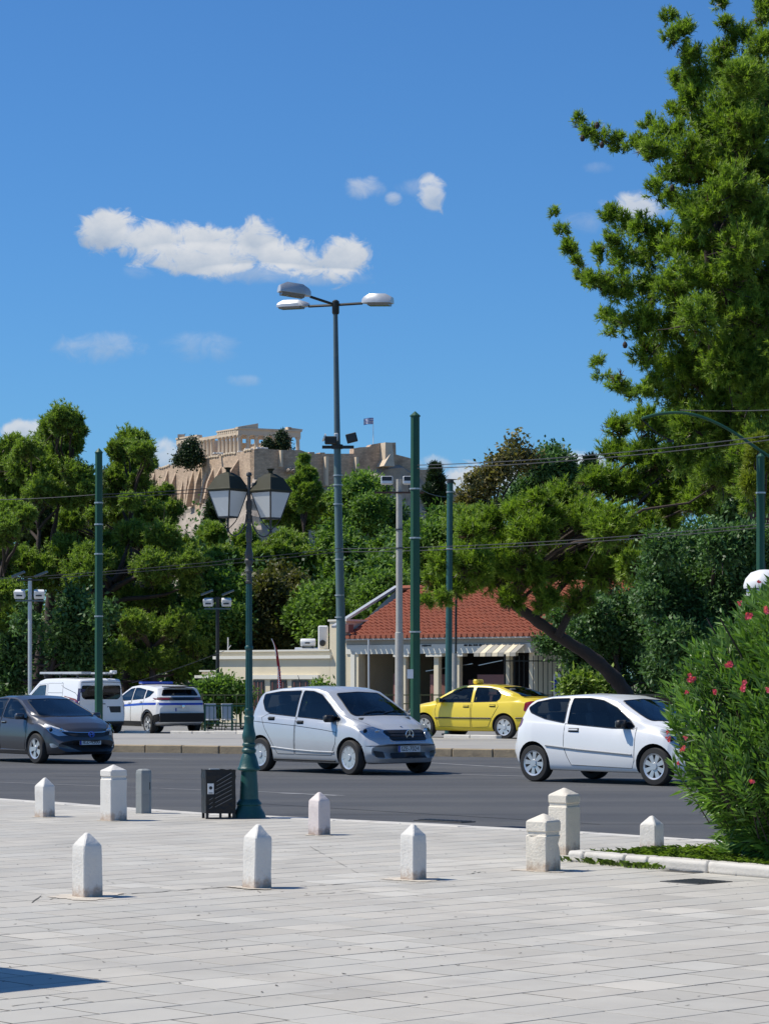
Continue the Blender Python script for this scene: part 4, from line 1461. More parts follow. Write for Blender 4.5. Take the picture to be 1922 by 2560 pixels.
# taller cream block and the flat wing
Y1 = 103.0
wing = thing('flat_roofed_wing', 'low cream flat-roofed wing with a white cornice, left of the pavilion', 'building', (XP, Y1, 0), -TH_B)
wing.scale = (1 / CS, 1, 1)
wx = bx_
def wz(py):
    return bz(py, 700)
MB().box(((wx(824) + wx(865)) / 2, 1.5, (wz(1556) + zg) / 2), (wx(865) - wx(824), 3, wz(1556) - zg)).build('chimney_block', M['cream'], wing)
MB().box(((wx(824) + wx(865)) / 2, 1.5, wz(1556) + .03), (wx(865) - wx(824) + .1, 3.1, .08)).build('coping', M['creamtrim'], wing)
wl, wr_ = wx(545), wx(823.5)
MB().box(((wl + wr_) / 2, 2.5, (wz(1628) + zg) / 2), (wr_ - wl, 5, wz(1628) - zg)).build('wall', M['cream'], wing)
MB().box(((wl + wr_) / 2, -.02, (wz(1640) + wz(1647)) / 2), (wr_ - wl + .25, .26, .13)).build('cornice', M['creamtrim'], wing)
MB().box(((wl + wr_) / 2, -.02, wz(1627)), (wr_ - wl + .1, .12, .07)).build('coping', M['creamtrim'], wing)
MB().box(((wx(632) + wx(800)) / 2, -.06, wz(1693)), (wx(800) - wx(632), .14, .17)).build('window_lintel', M['creamtrim'], wing)
for (a, c_) in ((634, 661), (677, 717), (731, 774)):
    w_ = MB().box(((wx(a) + wx(c_)) / 2, -.02, (wz(1701) + wz(1800)) / 2), (wx(c_) - wx(a), .06, wz(1701) - wz(1800))).build('window', M['winframe'], wing)
    for k in range(3):
        MB().box((wx(a + (c_ - a) * (k + .5) / 3), -.06, wz(1750)), (.03, .02, 1.5)).build('glazing_bar', M['pinkpanel'], w_)
MB().box(((wx(484) + wx(543)) / 2, 3.0, (wz(1680) + zg) / 2), (wx(543) - wx(484), 5, wz(1680) - zg)).build('side_wing_wall', M['cream'], wing)
MB().box(((wx(484) + wx(543)) / 2, .45, wz(1692)), (wx(545) - wx(484) + .2, .5, .12)).build('cornice', M['creamtrim'], wing)
MB().box(((wx(484) + wx(543)) / 2, .45, wz(1677)), (wx(545) - wx(484), .2, .06)).build('coping', M['creamtrim'], wing)
# roof furniture
def WL(px, y):
    x = bx_(px, y)
    Yw = Y1 - x * TN + y * CS
    return (XP + x + y * SN, Yw, wz(1628))
t = thing('water_tank', 'white horizontal water tank on the flat roof', 'water tank', WL(770, 1.0))
q = MB()
q.lathe([(.06, -.32), (.15, -.31), (.165, -.28), (.165, .28), (.15, .31), (.06, .32)], 18, c=(0, 0, .36), M=Matrix.Rotation(R(90), 3, 'Y'))
q.build('tank', M['white'], t, smooth=True, angle=40)
MB().box((-.02, -.17, .34), (.20, .04, .06)).build('nameplate', M['darkmetal'], t)
for sx in (-1, 1):
    MB().box((sx * .2, 0, .1), (.04, .3, .2)).build('leg', M['darkmetal'], t)
MB().box((0, -.3, .06), (1.1, .7, .05), M=Matrix.Rotation(R(12), 3, 'X')).build('solar_panel', M['gutter'], t)
t = thing('rooftop_unit', 'tall white cooling unit with a dark fan duct on the flat roof', 'air conditioner', WL(808, .8))
MB().box((0, 0, .55), (.42, .5, 1.0), bev=.05).build('casing', M['white'], t)
MB().lathe([(.11, 0), (.13, .02), (.13, .16), (.08, .17)], 16, c=(-.02, -.25, .32), M=Matrix.Rotation(R(90), 3, 'X')).build('fan', M['darkmetal'], t)
t = thing('vent_pipe', 'thin white pipe with a side branch on the left end of the flat roof', 'pipe', WL(570, .6))
MB().tube([(0, 0, 0), (0, 0, .62)], .025, 8).build('pipe', M['white'], t)
MB().tube([(0, 0, .12), (.12, 0, .28)], .02, 8).build('branch', M['white'], t)

# red feather banner
Y = 93
t = thing('feather_banner', 'tall narrow red feather banner with white writing before the flat wing', 'banner', base_at(700, Y, -.19))
sF = F / Y
def fx(px):
    return (px - 700) / sF
def fz(py):
    return zat(py, Y) + .19
pole = [(700, 1790), (697, 1700), (692, 1650), (686, 1615), (679, 1597)]
MB().tube([Vector((fx(x), 0, fz(y))) for x, y in csmooth(pole, 4)], .018, 6).build('pole', M['white'], t)
Lf = [(679, 1597), (686, 1615), (691, 1650), (694, 1690), (692, 1740), (690, 1775)]
Rt = [(682, 1600), (693, 1625), (698, 1655), (702, 1690), (705, 1740), (707, 1775)]
L_, R_ = csmooth(Lf, 4), csmooth(Rt, 4)
q = MB()
vs = [(fx(p[0]), .03 * math.sin(i * .6), fz(p[1])) for i, p in enumerate(L_)] + [(fx(p[0]), -.03 * math.sin(i * .6 + .8), fz(p[1])) for i, p in enumerate(R_)]
n = len(L_)
q.add(vs, [(i, i + 1, n + i + 1, n + i) for i in range(n - 1)])
q.build('cloth', M['redcloth'], t, smooth=True, fix=False)
q = MB()
for k in range(16):
    y = 1668 + k * 6
    for j in range(2):
        x = 695.5 + j * 5 + random.uniform(-1, 1)
        q.box((fx(x), -.05, fz(y)), (random.uniform(.02, .05), .005, random.uniform(.015, .05)))
q.build('white_writing', M['white'], t)

# ------------------------------------------------------------------ railings, benches, low wall
def railing(x0, x1, Yf, zt, zb, label, m, step, name='railing', rails=(0.0, 1.0), bar=.018, post_every=8, posts=None):
    t = thing(name, label, 'fence', ((x0 - CX) / F * Yf, Yf, -.19))
    L = (x1 - x0) / F * Yf
    zt, zb = zt + .19, zb + .19
    for f in rails:
        MB().box((L / 2, 0, zb + (zt - zb) * f), (L, .04, .04)).build('rail', m, t)
    n = int(L / step)
    bmz = MB().box((0, 0, (zt + zb) / 2), (bar, bar, zt - zb)).mesh('bar', m)
    pm = MB().box((0, 0, (zt + .06) / 2), (.07, .07, zt + .06)).mesh('post', m)
    for k in range(n + 1):
        if k % post_every == 0:
            link('post', pm, t, loc=(k * step, 0, 0))
        else:
            link('bar', bmz, t, loc=(k * step, 0, 0))
    return t
railing(505, 1400, 95, zat(1738, 95), -.05, 'olive painted railing before the cream wing, behind the silver car', M['rail'], .42, rails=(0, .72, 1.0), bar=.025, post_every=4)
railing(512, 612, 91.5, zat(1765, 91.5), .05, 'low green railing between the police car and the lantern post', M['railgreen'], .16, rails=(0.1, 1.0), bar=.02, post_every=6)
railing(1262, 1730, 93, zat(1640, 93), -.1, 'tall black iron fence of thin bars under the leaning pine', M['blackiron'], .17, rails=(.05, .93), bar=.03, post_every=14)
t = thing('low_wall', 'low brownish wall along the foot of the iron fence, behind the white hatchback', 'wall', ((1430 - CX) / F * 90, 90, -.19))
MB().box((3.4, 0, (zat(1742, 90) + .19) / 2), (6.8, .3, zat(1742, 90) + .19)).build('wall_body', mat('brown_wall', (.16, .12, .085), .85, var=.2), t)
MB().box((3.4, 0, zat(1738, 90) + .19), (6.9, .42, .07)).build('coping', mat('wall_coping', (.30, .25, .17), .85), t)
for k, px in enumerate((530, 572)):
    t = thing('chair', ('grey cafe chair with a slanted back, nearer the police car' if k == 0 else 'grey cafe chair with a slanted back, nearer the lantern post'), 'chair', base_at(px, 92.5, -.19), R(20), 'cafe chairs behind the green railing')
    MB().box((0, 0, .42), (.42, .42, .05), bev=.01).build('seat', M['gutter'], t)
    MB().box((0, .2, .72), (.42, .05, .55), M=Matrix.Rotation(R(-8), 3, 'X'), bev=.01).build('backrest', M['gutter'], t)
    for sx in (-1, 1):
        for sy in (-1, 1):
            MB().tube([(sx * .18, sy * .18, .42), (sx * .21, sy * .21, 0)], .014, 6).build('leg', M['darkmetal'], t)
# small poster stand behind the fence
t = thing('poster_board', 'narrow blue and white poster board behind the iron fence', 'sign', base_at(1393, 94.5, -.19))
MB().box((0, 0, 1.2), (.26, .05, 1.7)).build('board', M['white'], t)
q = MB()
for (x, z, w_, h_) in ((-.06, 1.7, .1, .3), (.03, 1.35, .14, .1), (-.05, 1.1, .12, .22), (.05, .8, .1, .15), (0, .55, .18, .12)):
    MB().box((x, -.03, z), (w_, .01, h_)).build('blue_print', M['bluestripe'], t)
for sx in (-1, 1):
    MB().box((sx * .1, 0, .2), (.03, .03, .4)).build('leg', M['darkmetal'], t)

# ------------------------------------------------------------------ vehicles
def paint(name, col, metal=0.0, rough=.35, flake=.04):
    m = mat(name, col, rough, metal=metal, var=flake, scale=2.5, coat=.7)
    return m
M['p_silver'] = paint('silver_paint', (0.56, 0.57, 0.58), .35, .38)
M['p_grey'] = paint('dark_grey_paint', (0.075, 0.075, 0.082), .5, .35)
M['p_white'] = paint('white_paint', (0.80, 0.80, 0.80), 0, .35, .015)
M['p_yellow'] = paint('taxi_yellow_paint', (0.82, 0.62, 0.035), 0, .35, .03)

def sstep(x, a, b):
    t = min(1, max(0, (x - a) / (b - a)))
    return t * t * (3 - 2 * t)

class Car:
    def __init__(self, name, label, cat, loc, heading, sc, p):
        self.p = p
        self.t = thing(name, label, cat, loc, math.atan2(heading[1], heading[0]), scale=sc)
        self.shell()

    def half(self, x, inset=0.0, cavity=False):
        p = self.p
        top, belt, zb, hw = interp(x, p['top']), interp(x, p['belt']), interp(x, p['bot']), interp(x, p['hw'])
        top = max(top, belt + .005)
        h = top - belt
        t = sstep(h, .03, .26)
        tum = p.get('tumble', .42)
        sh = [(0, zb), (hw * .5, zb), (hw - .14, zb), (hw - .045, zb + .05), (hw - .004, zb + .32 * (belt - zb)), (hw, zb + .55 * (belt - zb)), (hw - .012, zb + .80 * (belt - zb)), (hw - .035, belt - .04)]
        hood = [(hw - .09, belt - .005), (hw - .22, belt + h * .55), (hw * .5, belt + h * .9), (hw * .25, top), (0, top)]
        ye = hw - .055 - tum * max(0, h - .12)
        cab = [(hw - .055, belt + .01), ((hw - .055) * .5 + ye * .5, belt + .5 * h), (ye, top - .095), (ye - .10, top - .025), (0, top)]
        up = [(a[0] * (1 - t) + b_[0] * t, a[1] * (1 - t) + b_[1] * t) for a, b_ in zip(hood, cab)]
        return sh, up, (zb, belt, top, hw)

    def warp(self, x, y, z):
        p = self.p
        ay = abs(y) / .85
        kf = sstep(x, p['wb'] / 2 + .05, p['xf'])
        kr = sstep(-x, p['wb'] / 2 + .1, -p['xr'])
        x2 = x - p.get('nose', .26) * kf * ay ** 2.4 + p.get('tail', .14) * kr * ay ** 2.6
        # curved screen
        belt = interp(x, p['belt'])
        if z > belt:
            f = sstep(z, belt, belt + .3)
            x2 += (-.10 * ay ** 2 * sstep(x, 0, .8) + .05 * ay ** 2 * sstep(-x, .4, 1.2)) * f
        return (x2, y, z)

    def loft(self, x0, x1, n, inset=None):
        p = self.p
        knots = [k[0] for k in p['top'] + p['belt'] + p['hw'] + p['bot']]
        xs = sorted(set([round(v, 4) for v in list(np.linspace(x0, x1, n)) + [k for k in knots if x0 < k < x1]]))
        # drop near duplicates
        ys = [xs[0]]
        for v in xs[1:]:
            if v - ys[-1] > .012:
                ys.append(v)
        xs = ys
        rings = []
        for x in xs:
            sh, up, (zb, belt, top, hw) = self.half(x)
            if inset is None:
                pts = [tuple(q_) for q_ in csmooth(sh + up, 3)]
                pts = [(max(0, y), z) for y, z in pts]
            else:
                zf = p['r'] * 2 + .075
                pts = [(0, zf), (hw - .12, zf), (hw - .09, belt - .08)] + [(max(0.0, y - inset), z - (.0 if i < 1 else inset * .6)) for i, (y, z) in enumerate(up)]
                pts = [(0 if i in (0, len(pts) - 1) else y, z) for i, (y, z) in enumerate(pts)]
            full = [(y, z) for y, z in pts] + [(-y, z) for y, z in reversed(pts[1:-1])]
            rings.append([self.warp(x, y, z) for y, z in full])
        m = len(rings[0])
        vs = [v for r in rings for v in r]
        fs = [(i * m + k, (i + 1) * m + k, (i + 1) * m + (k + 1) % m, i * m + (k + 1) % m) for i in range(len(rings) - 1) for k in range(m)]
        fs += [tuple(range(m)), tuple(range(len(vs) - 1, len(vs) - m - 1, -1))]
        q = MB()
        q.add(vs, fs, 0 if inset is None else 1)
        return q

    def shell(self):
        p = self.p
        mats = [p['paint'], M['interior']]
        outer = self.loft(p['xr'], p['xf'], 64)
        me = outer.mesh('body', mats)
        me.polygons.foreach_set('material_index', [0] * len(me.polygons))
        dg = bpy.context.evaluated_depsgraph_get()
        bm = bmesh.new()
        bm.from_mesh(me)
        self.bvh = BVHTree.FromBMesh(bm)
        bm.free()
        def trial(ins):
            o = bpy.data.objects.new('tmp_body', me)
            COL.objects.link(o)
            cut = []
            def cutter(q):
                cm = q.mesh('cut', mats)
                cm.polygons.foreach_set('material_index', [1] * len(cm.polygons))
                c = bpy.data.objects.new('tmp_cut', cm)
                COL.objects.link(c)
                md = o.modifiers.new('b', 'BOOLEAN')
                md.operation = 'DIFFERENCE'
                md.solver = 'EXACT'
                md.object = c
                cut.append(c)
            q = MB()
            r = p['r'] + .045
            for sx in (-1, 1):
                for sy in (-1, 1):
                    a0, a1 = (.42, 1.2) if sy > 0 else (-1.2, -.42)
                    poly = [(sx * p['wb'] / 2 + r * math.cos(2 * math.pi * k / 28), p['r'] + .01 + r * math.sin(2 * math.pi * k / 28)) for k in range(28)]
                    q.prism(poly, 'y', a0, a1)
            cutter(q)
            cutter(self.loft(p['cab'][0] + ins * .3, p['cab'][1] - ins * .2, 26, inset=ins))
            if p['side_win']:
                q = MB()
                for w in p['side_win']:
                    q.prism(csm(w, p.get('rnd', .03)), 'y', -2, 2)
                cutter(q)
            q = MB()
            if p.get('screen'):
                q.prism(csm(p['screen'], .05), 'x', p.get('mid', 0.0), 3)
            for w in p.get('backlight') or []:
                q.prism(csm(w, .05), 'x', -3.2, p.get('midr', -.3))
            cutter(q)
            bpy.context.view_layer.update()
            m_ = bpy.data.meshes.new_from_object(o.evaluated_get(bpy.context.evaluated_depsgraph_get()))
            for c in cut + [o]:
                bpy.data.objects.remove(c)
            return m_
        for ins in (.055, .061, .047, .068, .074, .04, .08):
            me2 = trial(ins)
            if 24 < sum(f.area for f in me2.polygons) < 60:
                break
        finish(me2, True, 32, fix=False)
        me2.name = 'body'
        self.body = link('body', me2, self.t)
        # panes
        for w in p['side_win']:
            for s in (-1, 1):
                pane = self.decal('side_window', grow(csm(w, p.get('rnd', .03)), .006), -90, s > 0, .003, M['glass'])
                self.edge('window_seal', csm(w, p.get('rnd', .03)), -90, s > 0, .008, M['blacktrim'], pane)
        if p.get('screen'):
            pane = self.decal('windscreen', grow(csm(p['screen'], .05), .006), 0, False, .003, M['glass'])
            self.edge('screen_seal', csm(p['screen'], .05), 0, False, .010, M['blacktrim'], pane)
        for w in p.get('backlight') or []:
            pane = self.decal('rear_window', grow(csm(w, .05), .006), 180, False, .003, M['glass'], mir=True)
            self.edge('window_seal', csm(w, .05), 180, False, .010, M['blacktrim'], pane, mir=True)
        self.wheels()
        self.inside()

    def project(self, u, v, th, flip, off, mir=False):
        a = R(th)
        if mir:                                   # polygons given in car y, seen from behind
            o = Vector((-6, u, v))
            d = Vector((1, 0, 0))
        else:
            ax = Vector((-math.sin(a), math.cos(a), 0))
            d = Vector((-math.cos(a), -math.sin(a), 0))
            o = ax * u - d * 6
            o.z = v
            if flip:
                o.y, d.y = -o.y, -d.y
        hit, n, _, _ = self.bvh.ray_cast(o, d)
        if hit is None:
            hit, n, _, _ = self.bvh.find_nearest(o + d * 5.2)
        if n.dot(d) > 0:
            n = -n
        return hit + n * off

    def decal(self, name, poly, th, flip, off, m, parent=None, mir=False, grid=.07, label=None):
        pts = []
        n = len(poly)
        for i in range(n):
            a, c = Vector(poly[i]), Vector(poly[(i + 1) % n])
            k = max(1, int((c - a).length / grid))
            pts += [a.lerp(c, j / k) for j in range(k)]
        nb = len(pts)
        edges = [(i, (i + 1) % nb) for i in range(nb)]
        x0, x1 = min(q_.x for q_ in pts), max(q_.x for q_ in pts)
        y0, y1 = min(q_.y for q_ in pts), max(q_.y for q_ in pts)
        g_ = max(grid * .8, .02)
        gx = x0 + g_ / 2
        while gx < x1:
            gy = y0 + g_ / 2
            while gy < y1:
                q_ = Vector((gx, gy))
                if inside(q_, poly) and min(dseg(q_, Vector(poly[i]), Vector(poly[(i + 1) % n])) for i in range(n)) > g_ * .3:
                    pts.append(q_)
                gy += g_
            gx += g_
        res = delaunay_2d_cdt(pts, edges, [], 1, 1e-5)
        vs = [self.project(v.x, v.y, th, flip, off, mir) for v in res[0]]
        q = MB()
        q.add(vs, [tuple(f) for f in res[2]])
        me = q.mesh(name, m, True, 60)
        return link(name, me, parent or self.t, label=label)

    def edge(self, name, poly, th, flip, rad, m, parent, mir=False, off=.001, closed=True):
        pts = []
        n = len(poly)
        for i in range(n if closed else n - 1):
            a, c = Vector(poly[i]), Vector(poly[(i + 1) % n])
            k = max(1, int((c - a).length / .08))
            pts += [self.project(*(a.lerp(c, j / k)), th, flip, off, mir) for j in range(k)]
        if closed:
            pts.append(pts[0])
        else:
            pts.append(self.project(*poly[-1], th, flip, off, mir))
        return MB().tube(pts, rad, 5, cap=False).build(name, m, parent)

    def wheels(self):
        p = self.p
        r = p['r']
        prof = [(r * .66, -.09), (r * .70, -.10), (r * .93, -.095), (r * .985, -.075), (r, -.04), (r, .04), (r * .985, .075), (r * .93, .095), (r * .70, .10), (r * .66, .09)]
        X = Matrix.Rotation(R(90), 3, 'X')
        tyre = MB()
        vs, fs = [], []
        n = 40
        for (rr, z) in prof:
            for k in range(n):
                a = 2 * math.pi * k / n
                vs.append((rr * math.cos(a), -z, rr * math.sin(a)))
        for i in range(len(prof) - 1):
            for k in range(n):
                fs.append((i * n + k, i * n + (k + 1) % n, (i + 1) * n + (k + 1) % n, (i + 1) * n + k))
        tyre.add(vs, fs)
        tm = tyre.mesh('tyre', M['tyre'], True, 40)
        # outer side towards -y
        rim = MB()
        def ringp(ra, ya, rb, yb):
            m_ = 36
            v0 = [(ra * math.cos(2 * math.pi * k / m_), ya, ra * math.sin(2 * math.pi * k / m_)) for k in range(m_)] + [(rb * math.cos(2 * math.pi * k / m_), yb, rb * math.sin(2 * math.pi * k / m_)) for k in range(m_)]
            rim.add(v0, [(k, (k + 1) % m_, m_ + (k + 1) % m_, m_ + k) for k in range(m_)])
        ringp(r * .68, -.098, r * .60, -.088)
        ringp(r * .60, -.088, r * .58, -.055)
        N, wi, wo = p.get('spokes', (7, .06, .075))
        for k in range(N):
            a = 2 * math.pi * k / N + .2
            ca_, sa_ = math.cos(a), math.sin(a)
            def pt(rad, w, y):
                return (rad * ca_ - w * sa_, y, rad * sa_ + w * ca_)
            i0, o0 = r * .16, r * .62
            vs = [pt(i0, -wi / 2, -.085), pt(i0, wi / 2, -.085), pt(o0, wo / 2, -.088), pt(o0, -wo / 2, -.088), pt(i0, -wi / 2, -.055), pt(i0, wi / 2, -.055), pt(o0, wo / 2, -.06), pt(o0, -wo / 2, -.06)]
            rim.add(vs, [(0, 1, 2, 3), (0, 4, 5, 1), (1, 5, 6, 2), (3, 2, 6, 7), (0, 3, 7, 4)])
        m_ = 20
        v0 = [(r * .20 * math.cos(2 * math.pi * k / m_), -.088, r * .20 * math.sin(2 * math.pi * k / m_)) for k in range(m_)] + [(r * .17 * math.cos(2 * math.pi * k / m_), -.102, r * .17 * math.sin(2 * math.pi * k / m_)) for k in range(m_)]
        rim.add(v0, [tuple(range(m_, 2 * m_))] + [(k, (k + 1) % m_, m_ + (k + 1) % m_, m_ + k) for k in range(m_)])
        rm = rim.mesh('rim', M['rim'], True, 30)
        dk = MB()
        v0 = [(r * .66 * math.cos(2 * math.pi * k / 28), -.045, r * .66 * math.sin(2 * math.pi * k / 28)) for k in range(28)]
        dk.add(v0, [tuple(range(28))])
        dm = dk.mesh('brake_disc', M['hubdark'])
        for sx in (-1, 1):
            for sy in (-1, 1):
                w = bpy.data.objects.new('wheel', None)
                COL.objects.link(w)
                w.parent = self.t
                w.location = (sx * p['wb'] / 2, sy * (p['track'] / 2), r)
                w.rotation_euler = (0, random.uniform(0, 1), 0 if sy < 0 else math.pi)
                if sx > 0 and p.get('steer'):
                    w.rotation_euler = (0, 0, (0 if sy < 0 else math.pi) + p['steer'])
                link('tyre', tm, w)
                link('rim', rm, w)
                link('brake_disc', dm, w)

    def inside(self):
        p = self.p
        if not p.get('seats', True):
            return
        zf = p.get('floor', .38)
        sm = MB()
        sm.box((0, 0, .16), (.50, .48, .16), bev=.05)
        sm.box((-.25, 0, .46), (.14, .46, .56), M=Matrix.Rotation(R(-14), 3, 'Y'), bev=.05)
        sm.box((-.36, 0, .83), (.10, .26, .16), M=Matrix.Rotation(R(-10), 3, 'Y'), bev=.04)
        me = sm.mesh('seat', M['seat'])
        for sy in (-.37, .37):
            link('seat', me, self.t, loc=(p.get('seatx', .05), sy, zf - .02))
            link('rear_seat', me, self.t, loc=(p.get('seatx', .05) - .85, sy, zf - .02))
        x = p.get('seatx', .05) + .62
        a = Matrix.Rotation(R(66), 3, 'Y')
        pts = [Vector((x, .37, zf + .52)) + a @ Vector((.18 * math.cos(k * math.pi / 9), .18 * math.sin(k * math.pi / 9), 0)) for k in range(19)]
        MB().tube(pts, .014, 6, cap=False).build('steering_wheel', M['blacktrim'], self.t)
        MB().box((x + .35, 0, zf + .42), (.55, 1.25, .16), bev=.05).build('dashboard', M['interior'], self.t)

    def lamp(self, name, poly, th, s, bulbs=True, red=False, m=None):
        if red:
            return self.decal(name, poly, th, s > 0, .006, m or M['redlens'], grid=.05)
        ref = self.decal(name, poly, th, s > 0, .004, m or M['rim'], grid=.05)
        cx = sum(q_[0] for q_ in poly) / len(poly)
        cy = sum(q_[1] for q_ in poly) / len(poly)
        if bulbs:
            for dx in (-.3, .3):
                ext = max(q_[0] for q_ in poly) - min(q_[0] for q_ in poly)
                c = self.project(cx + dx * ext * .6, cy, th, s > 0, .010)
                MB().lathe([(.0, -.03), (.03, -.025), (.045, 0), (.03, .02), (0, .028)], 12, c=c, M=Matrix.Rotation(R(90), 3, 'Y')).build('reflector', M['chrome'] if dx > 0 else M['hubdark'], ref, smooth=True)
        self.decal('lens', poly, th, s > 0, .045, M['lens'], parent=ref, grid=.05)
        return ref

    def mirror(self, x, y, z, m):
        for s in (-1, 1):
            q = MB()
            q.box((0, 0, 0), (.11, .20, .13), bev=.04)
            o = q.build('side_mirror', m, self.t, smooth=True, angle=50, loc=(x, s * (y + .10), z))
            MB().box((-.056, 0, 0), (.008, .16, .095), bev=.003).build('mirror_glass', M['chrome'], o)
            MB().bar((.0, -s * .08, -.03), (-.02, -s * .17, -.08), .05, .035).build('mirror_arm', M['blacktrim'], o)

    def handle(self, x, z, m, w=.17):
        for s in (-1, 1):
            c = self.project(x, z, -90, s > 0, .018)
            pl = self.decal('handle_recess', [(x - w * .55, z - .035), (x + w * .55, z - .035), (x + w * .55, z + .03), (x - w * .55, z + .03)], -90, s > 0, .003, M['seam'])
            MB().box((0, 0, 0), (w, .022, .028), bev=.009).build('door_handle', m, self.t, loc=c)
            bpy.data.objects.remove(pl) if m != M['blacktrim'] and False else None

    def door(self, poly, label=None):
        for s in (-1, 1):
            d = self.decal('door', poly, -90, s > 0, .0018, self.p['paint'], grid=.10, label=label)
            self.edge('door_gap', poly, -90, s > 0, .0055, M['seam'], d, off=.0)

    def plate(self, x, z, rear, txt, w=.52, h=.115, tilt=0):
        sx = -1 if rear else 1
        c = self.project(0, z, 0, False, .014) if not rear else self.project(0, z, 180, False, .014, mir=True)
        pl = bpy.data.objects.new('license_plate', MB().box((0, 0, 0), (.012, w, h), bev=.003).mesh('license_plate', M['platewhite']))
        COL.objects.link(pl)
        pl.parent = self.t
        pl.location = c + Vector((sx * .008, 0, 0))
        MB().box((sx * .004, sx * -(w / 2 - .022), 0), (.010, .042, h * .96)).build('blue_band', M['plateblue'], pl)
        if txt:
            fc = bpy.data.curves.new('plate_text', 'FONT')
            fc.body = txt
            fc.size = h * .98
            fc.align_x = 'CENTER'
            fc.align_y = 'CENTER'
            fc.extrude = .001
            fc.materials.append(M['ink'])
            fo = text_mesh('plate_lettering', fc, pl)
            fo.location = (sx * .0085, sx * .02, 0)
            fo.rotation_euler = (R(90), 0, R(90) if not rear else R(-90))


def text_mesh(name, fc, parent):
    o = bpy.data.objects.new('tmp_text', fc)
    COL.objects.link(o)
    bpy.context.view_layer.update()
    me = bpy.data.meshes.new_from_object(o.evaluated_get(bpy.context.evaluated_depsgraph_get()))
    bpy.data.objects.remove(o)
    if not me.materials:
        me.materials.append(M['ink'])
    return link(name, me, parent)

def inside(q, poly):
    c = False
    n = len(poly)
    for i in range(n):
        a, b_ = poly[i], poly[(i + 1) % n]
        if (a[1] > q.y) != (b_[1] > q.y) and q.x < (b_[0] - a[0]) * (q.y - a[1]) / (b_[1] - a[1]) + a[0]:
            c = not c
    return c

def dseg(p, a, b_):
    d = b_ - a
    t = max(0, min(1, (p - a).dot(d) / max(1e-9, d.dot(d))))
    return (p - a - d * t).length

def csm(poly, r):
    """round the corners of a polygon"""
    out = []
    n = len(poly)
    for i in range(n):
        p0, p1, p2 = Vector(poly[i - 1]), Vector(poly[i]), Vector(poly[(i + 1) % n])
        a, c = (p0 - p1), (p2 - p1)
        ra = min(r, a.length * .4)
        rc = min(r, c.length * .4)
        A, C = p1 + a.normalized() * ra, p1 + c.normalized() * rc
        for t in (0, .35, .65, 1):
            q = A * (1 - t) ** 2 + p1 * 2 * t * (1 - t) + C * t * t
            out.append((q.x, q.y))
    return out

def grow(poly, d):
    c = Vector((sum(p[0] for p in poly) / len(poly), sum(p[1] for p in poly) / len(poly)))
    return [tuple(Vector(p) + (Vector(p) - c).normalized() * d) for p in poly]

# --- silver compact
spec = dict(paint=M['p_silver'], wb=2.568, track=1.56, r=.312, xr=-1.83, xf=1.99, nose=.28, tail=.12, tumble=.36, cab=(-1.45, .95), floor=.52, seatx=.05, spokes=(9, .045, .125), steer=R(-4),
            top=[(-1.83, .80), (-1.79, 1.02), (-1.70, 1.26), (-1.58, 1.42), (-1.42, 1.51), (-1.0, 1.565), (-.4, 1.593), (.1, 1.575), (.42, 1.515), (.80, 1.315), (1.12, 1.115), (1.32, 1.01), (1.6, .905), (1.80, .80), (1.92, .69), (1.99, .56)],
            belt=[(-1.83, .74), (-1.75, .95), (-1.5, 1.04), (-1.0, 1.035), (0, .985), (.9, .93), (1.3, .90), (1.6, .82), (1.8, .73), (1.92, .64), (1.99, .54)],
            bot=[(-1.83, .42), (-1.78, .32), (-1.6, .24), (-1.0, .19), (1.0, .19), (1.75, .20), (1.9, .22), (1.99, .30)],
            hw=[(-1.83, .74), (-1.75, .82), (-1.4, .865), (0, .88), (1.2, .875), (1.6, .85), (1.85, .82), (1.99, .76)],
            side_win=[[(-1.36, 1.43), (-.9, 1.485), (-.30, 1.50), (-.30, 1.025), (-1.05, 1.075), (-1.22, 1.13), (-1.34, 1.29)],
                      [(-.23, 1.50), (.05, 1.49), (.30, 1.43), (.62, 1.24), (.98, 1.0), (.95, .96), (-.23, 1.02)]],
            screen=[(-.50, 1.45), (0, 1.475), (.50, 1.45), (.66, 1.10), (.62, 1.05), (0, 1.065), (-.62, 1.05), (-.66, 1.10)], mid=.2,
            backlight=[[(-.50, 1.42), (.50, 1.42), (.60, 1.10), (-.60, 1.10)]], midr=-.9)
car = Car('parked_car' if False else 'silver_car', 'silver compact hatchback driving towards the right behind the lantern post', 'car', (-.84, 49.35, -.1), (.654, -.756), 1.03, spec)
car.door([(-.25, 1.02), (.93, .945), (.90, .55), (.78, .34), (-.25, .34)])
car.door([(-1.10, 1.07), (-.28, 1.02), (-.28, .34), (-.78, .34), (-.98, .60), (-1.16, .80), (-1.28, 1.0)])
car.handle(-.12, .925, M['blacktrim'])
car.handle(-.98, .985, M['blacktrim'])
for s in (-1, 1):
    car.lamp('headlight', csm([(.90, .70), (1.02, .80), (1.20, .84), (1.42, .75), (1.50, .66), (1.25, .665)] if False else [(.20, .70), (.30, .79), (.52, .86), (.72, .88), (.74, .83), (.62, .74), (.40, .665), (.24, .66)], .03), -35, s) if False else None
def headlamps(car, poly, th):
    for s in (-1, 1):
        car.lamp('headlight', csm(poly, .03), th, s)
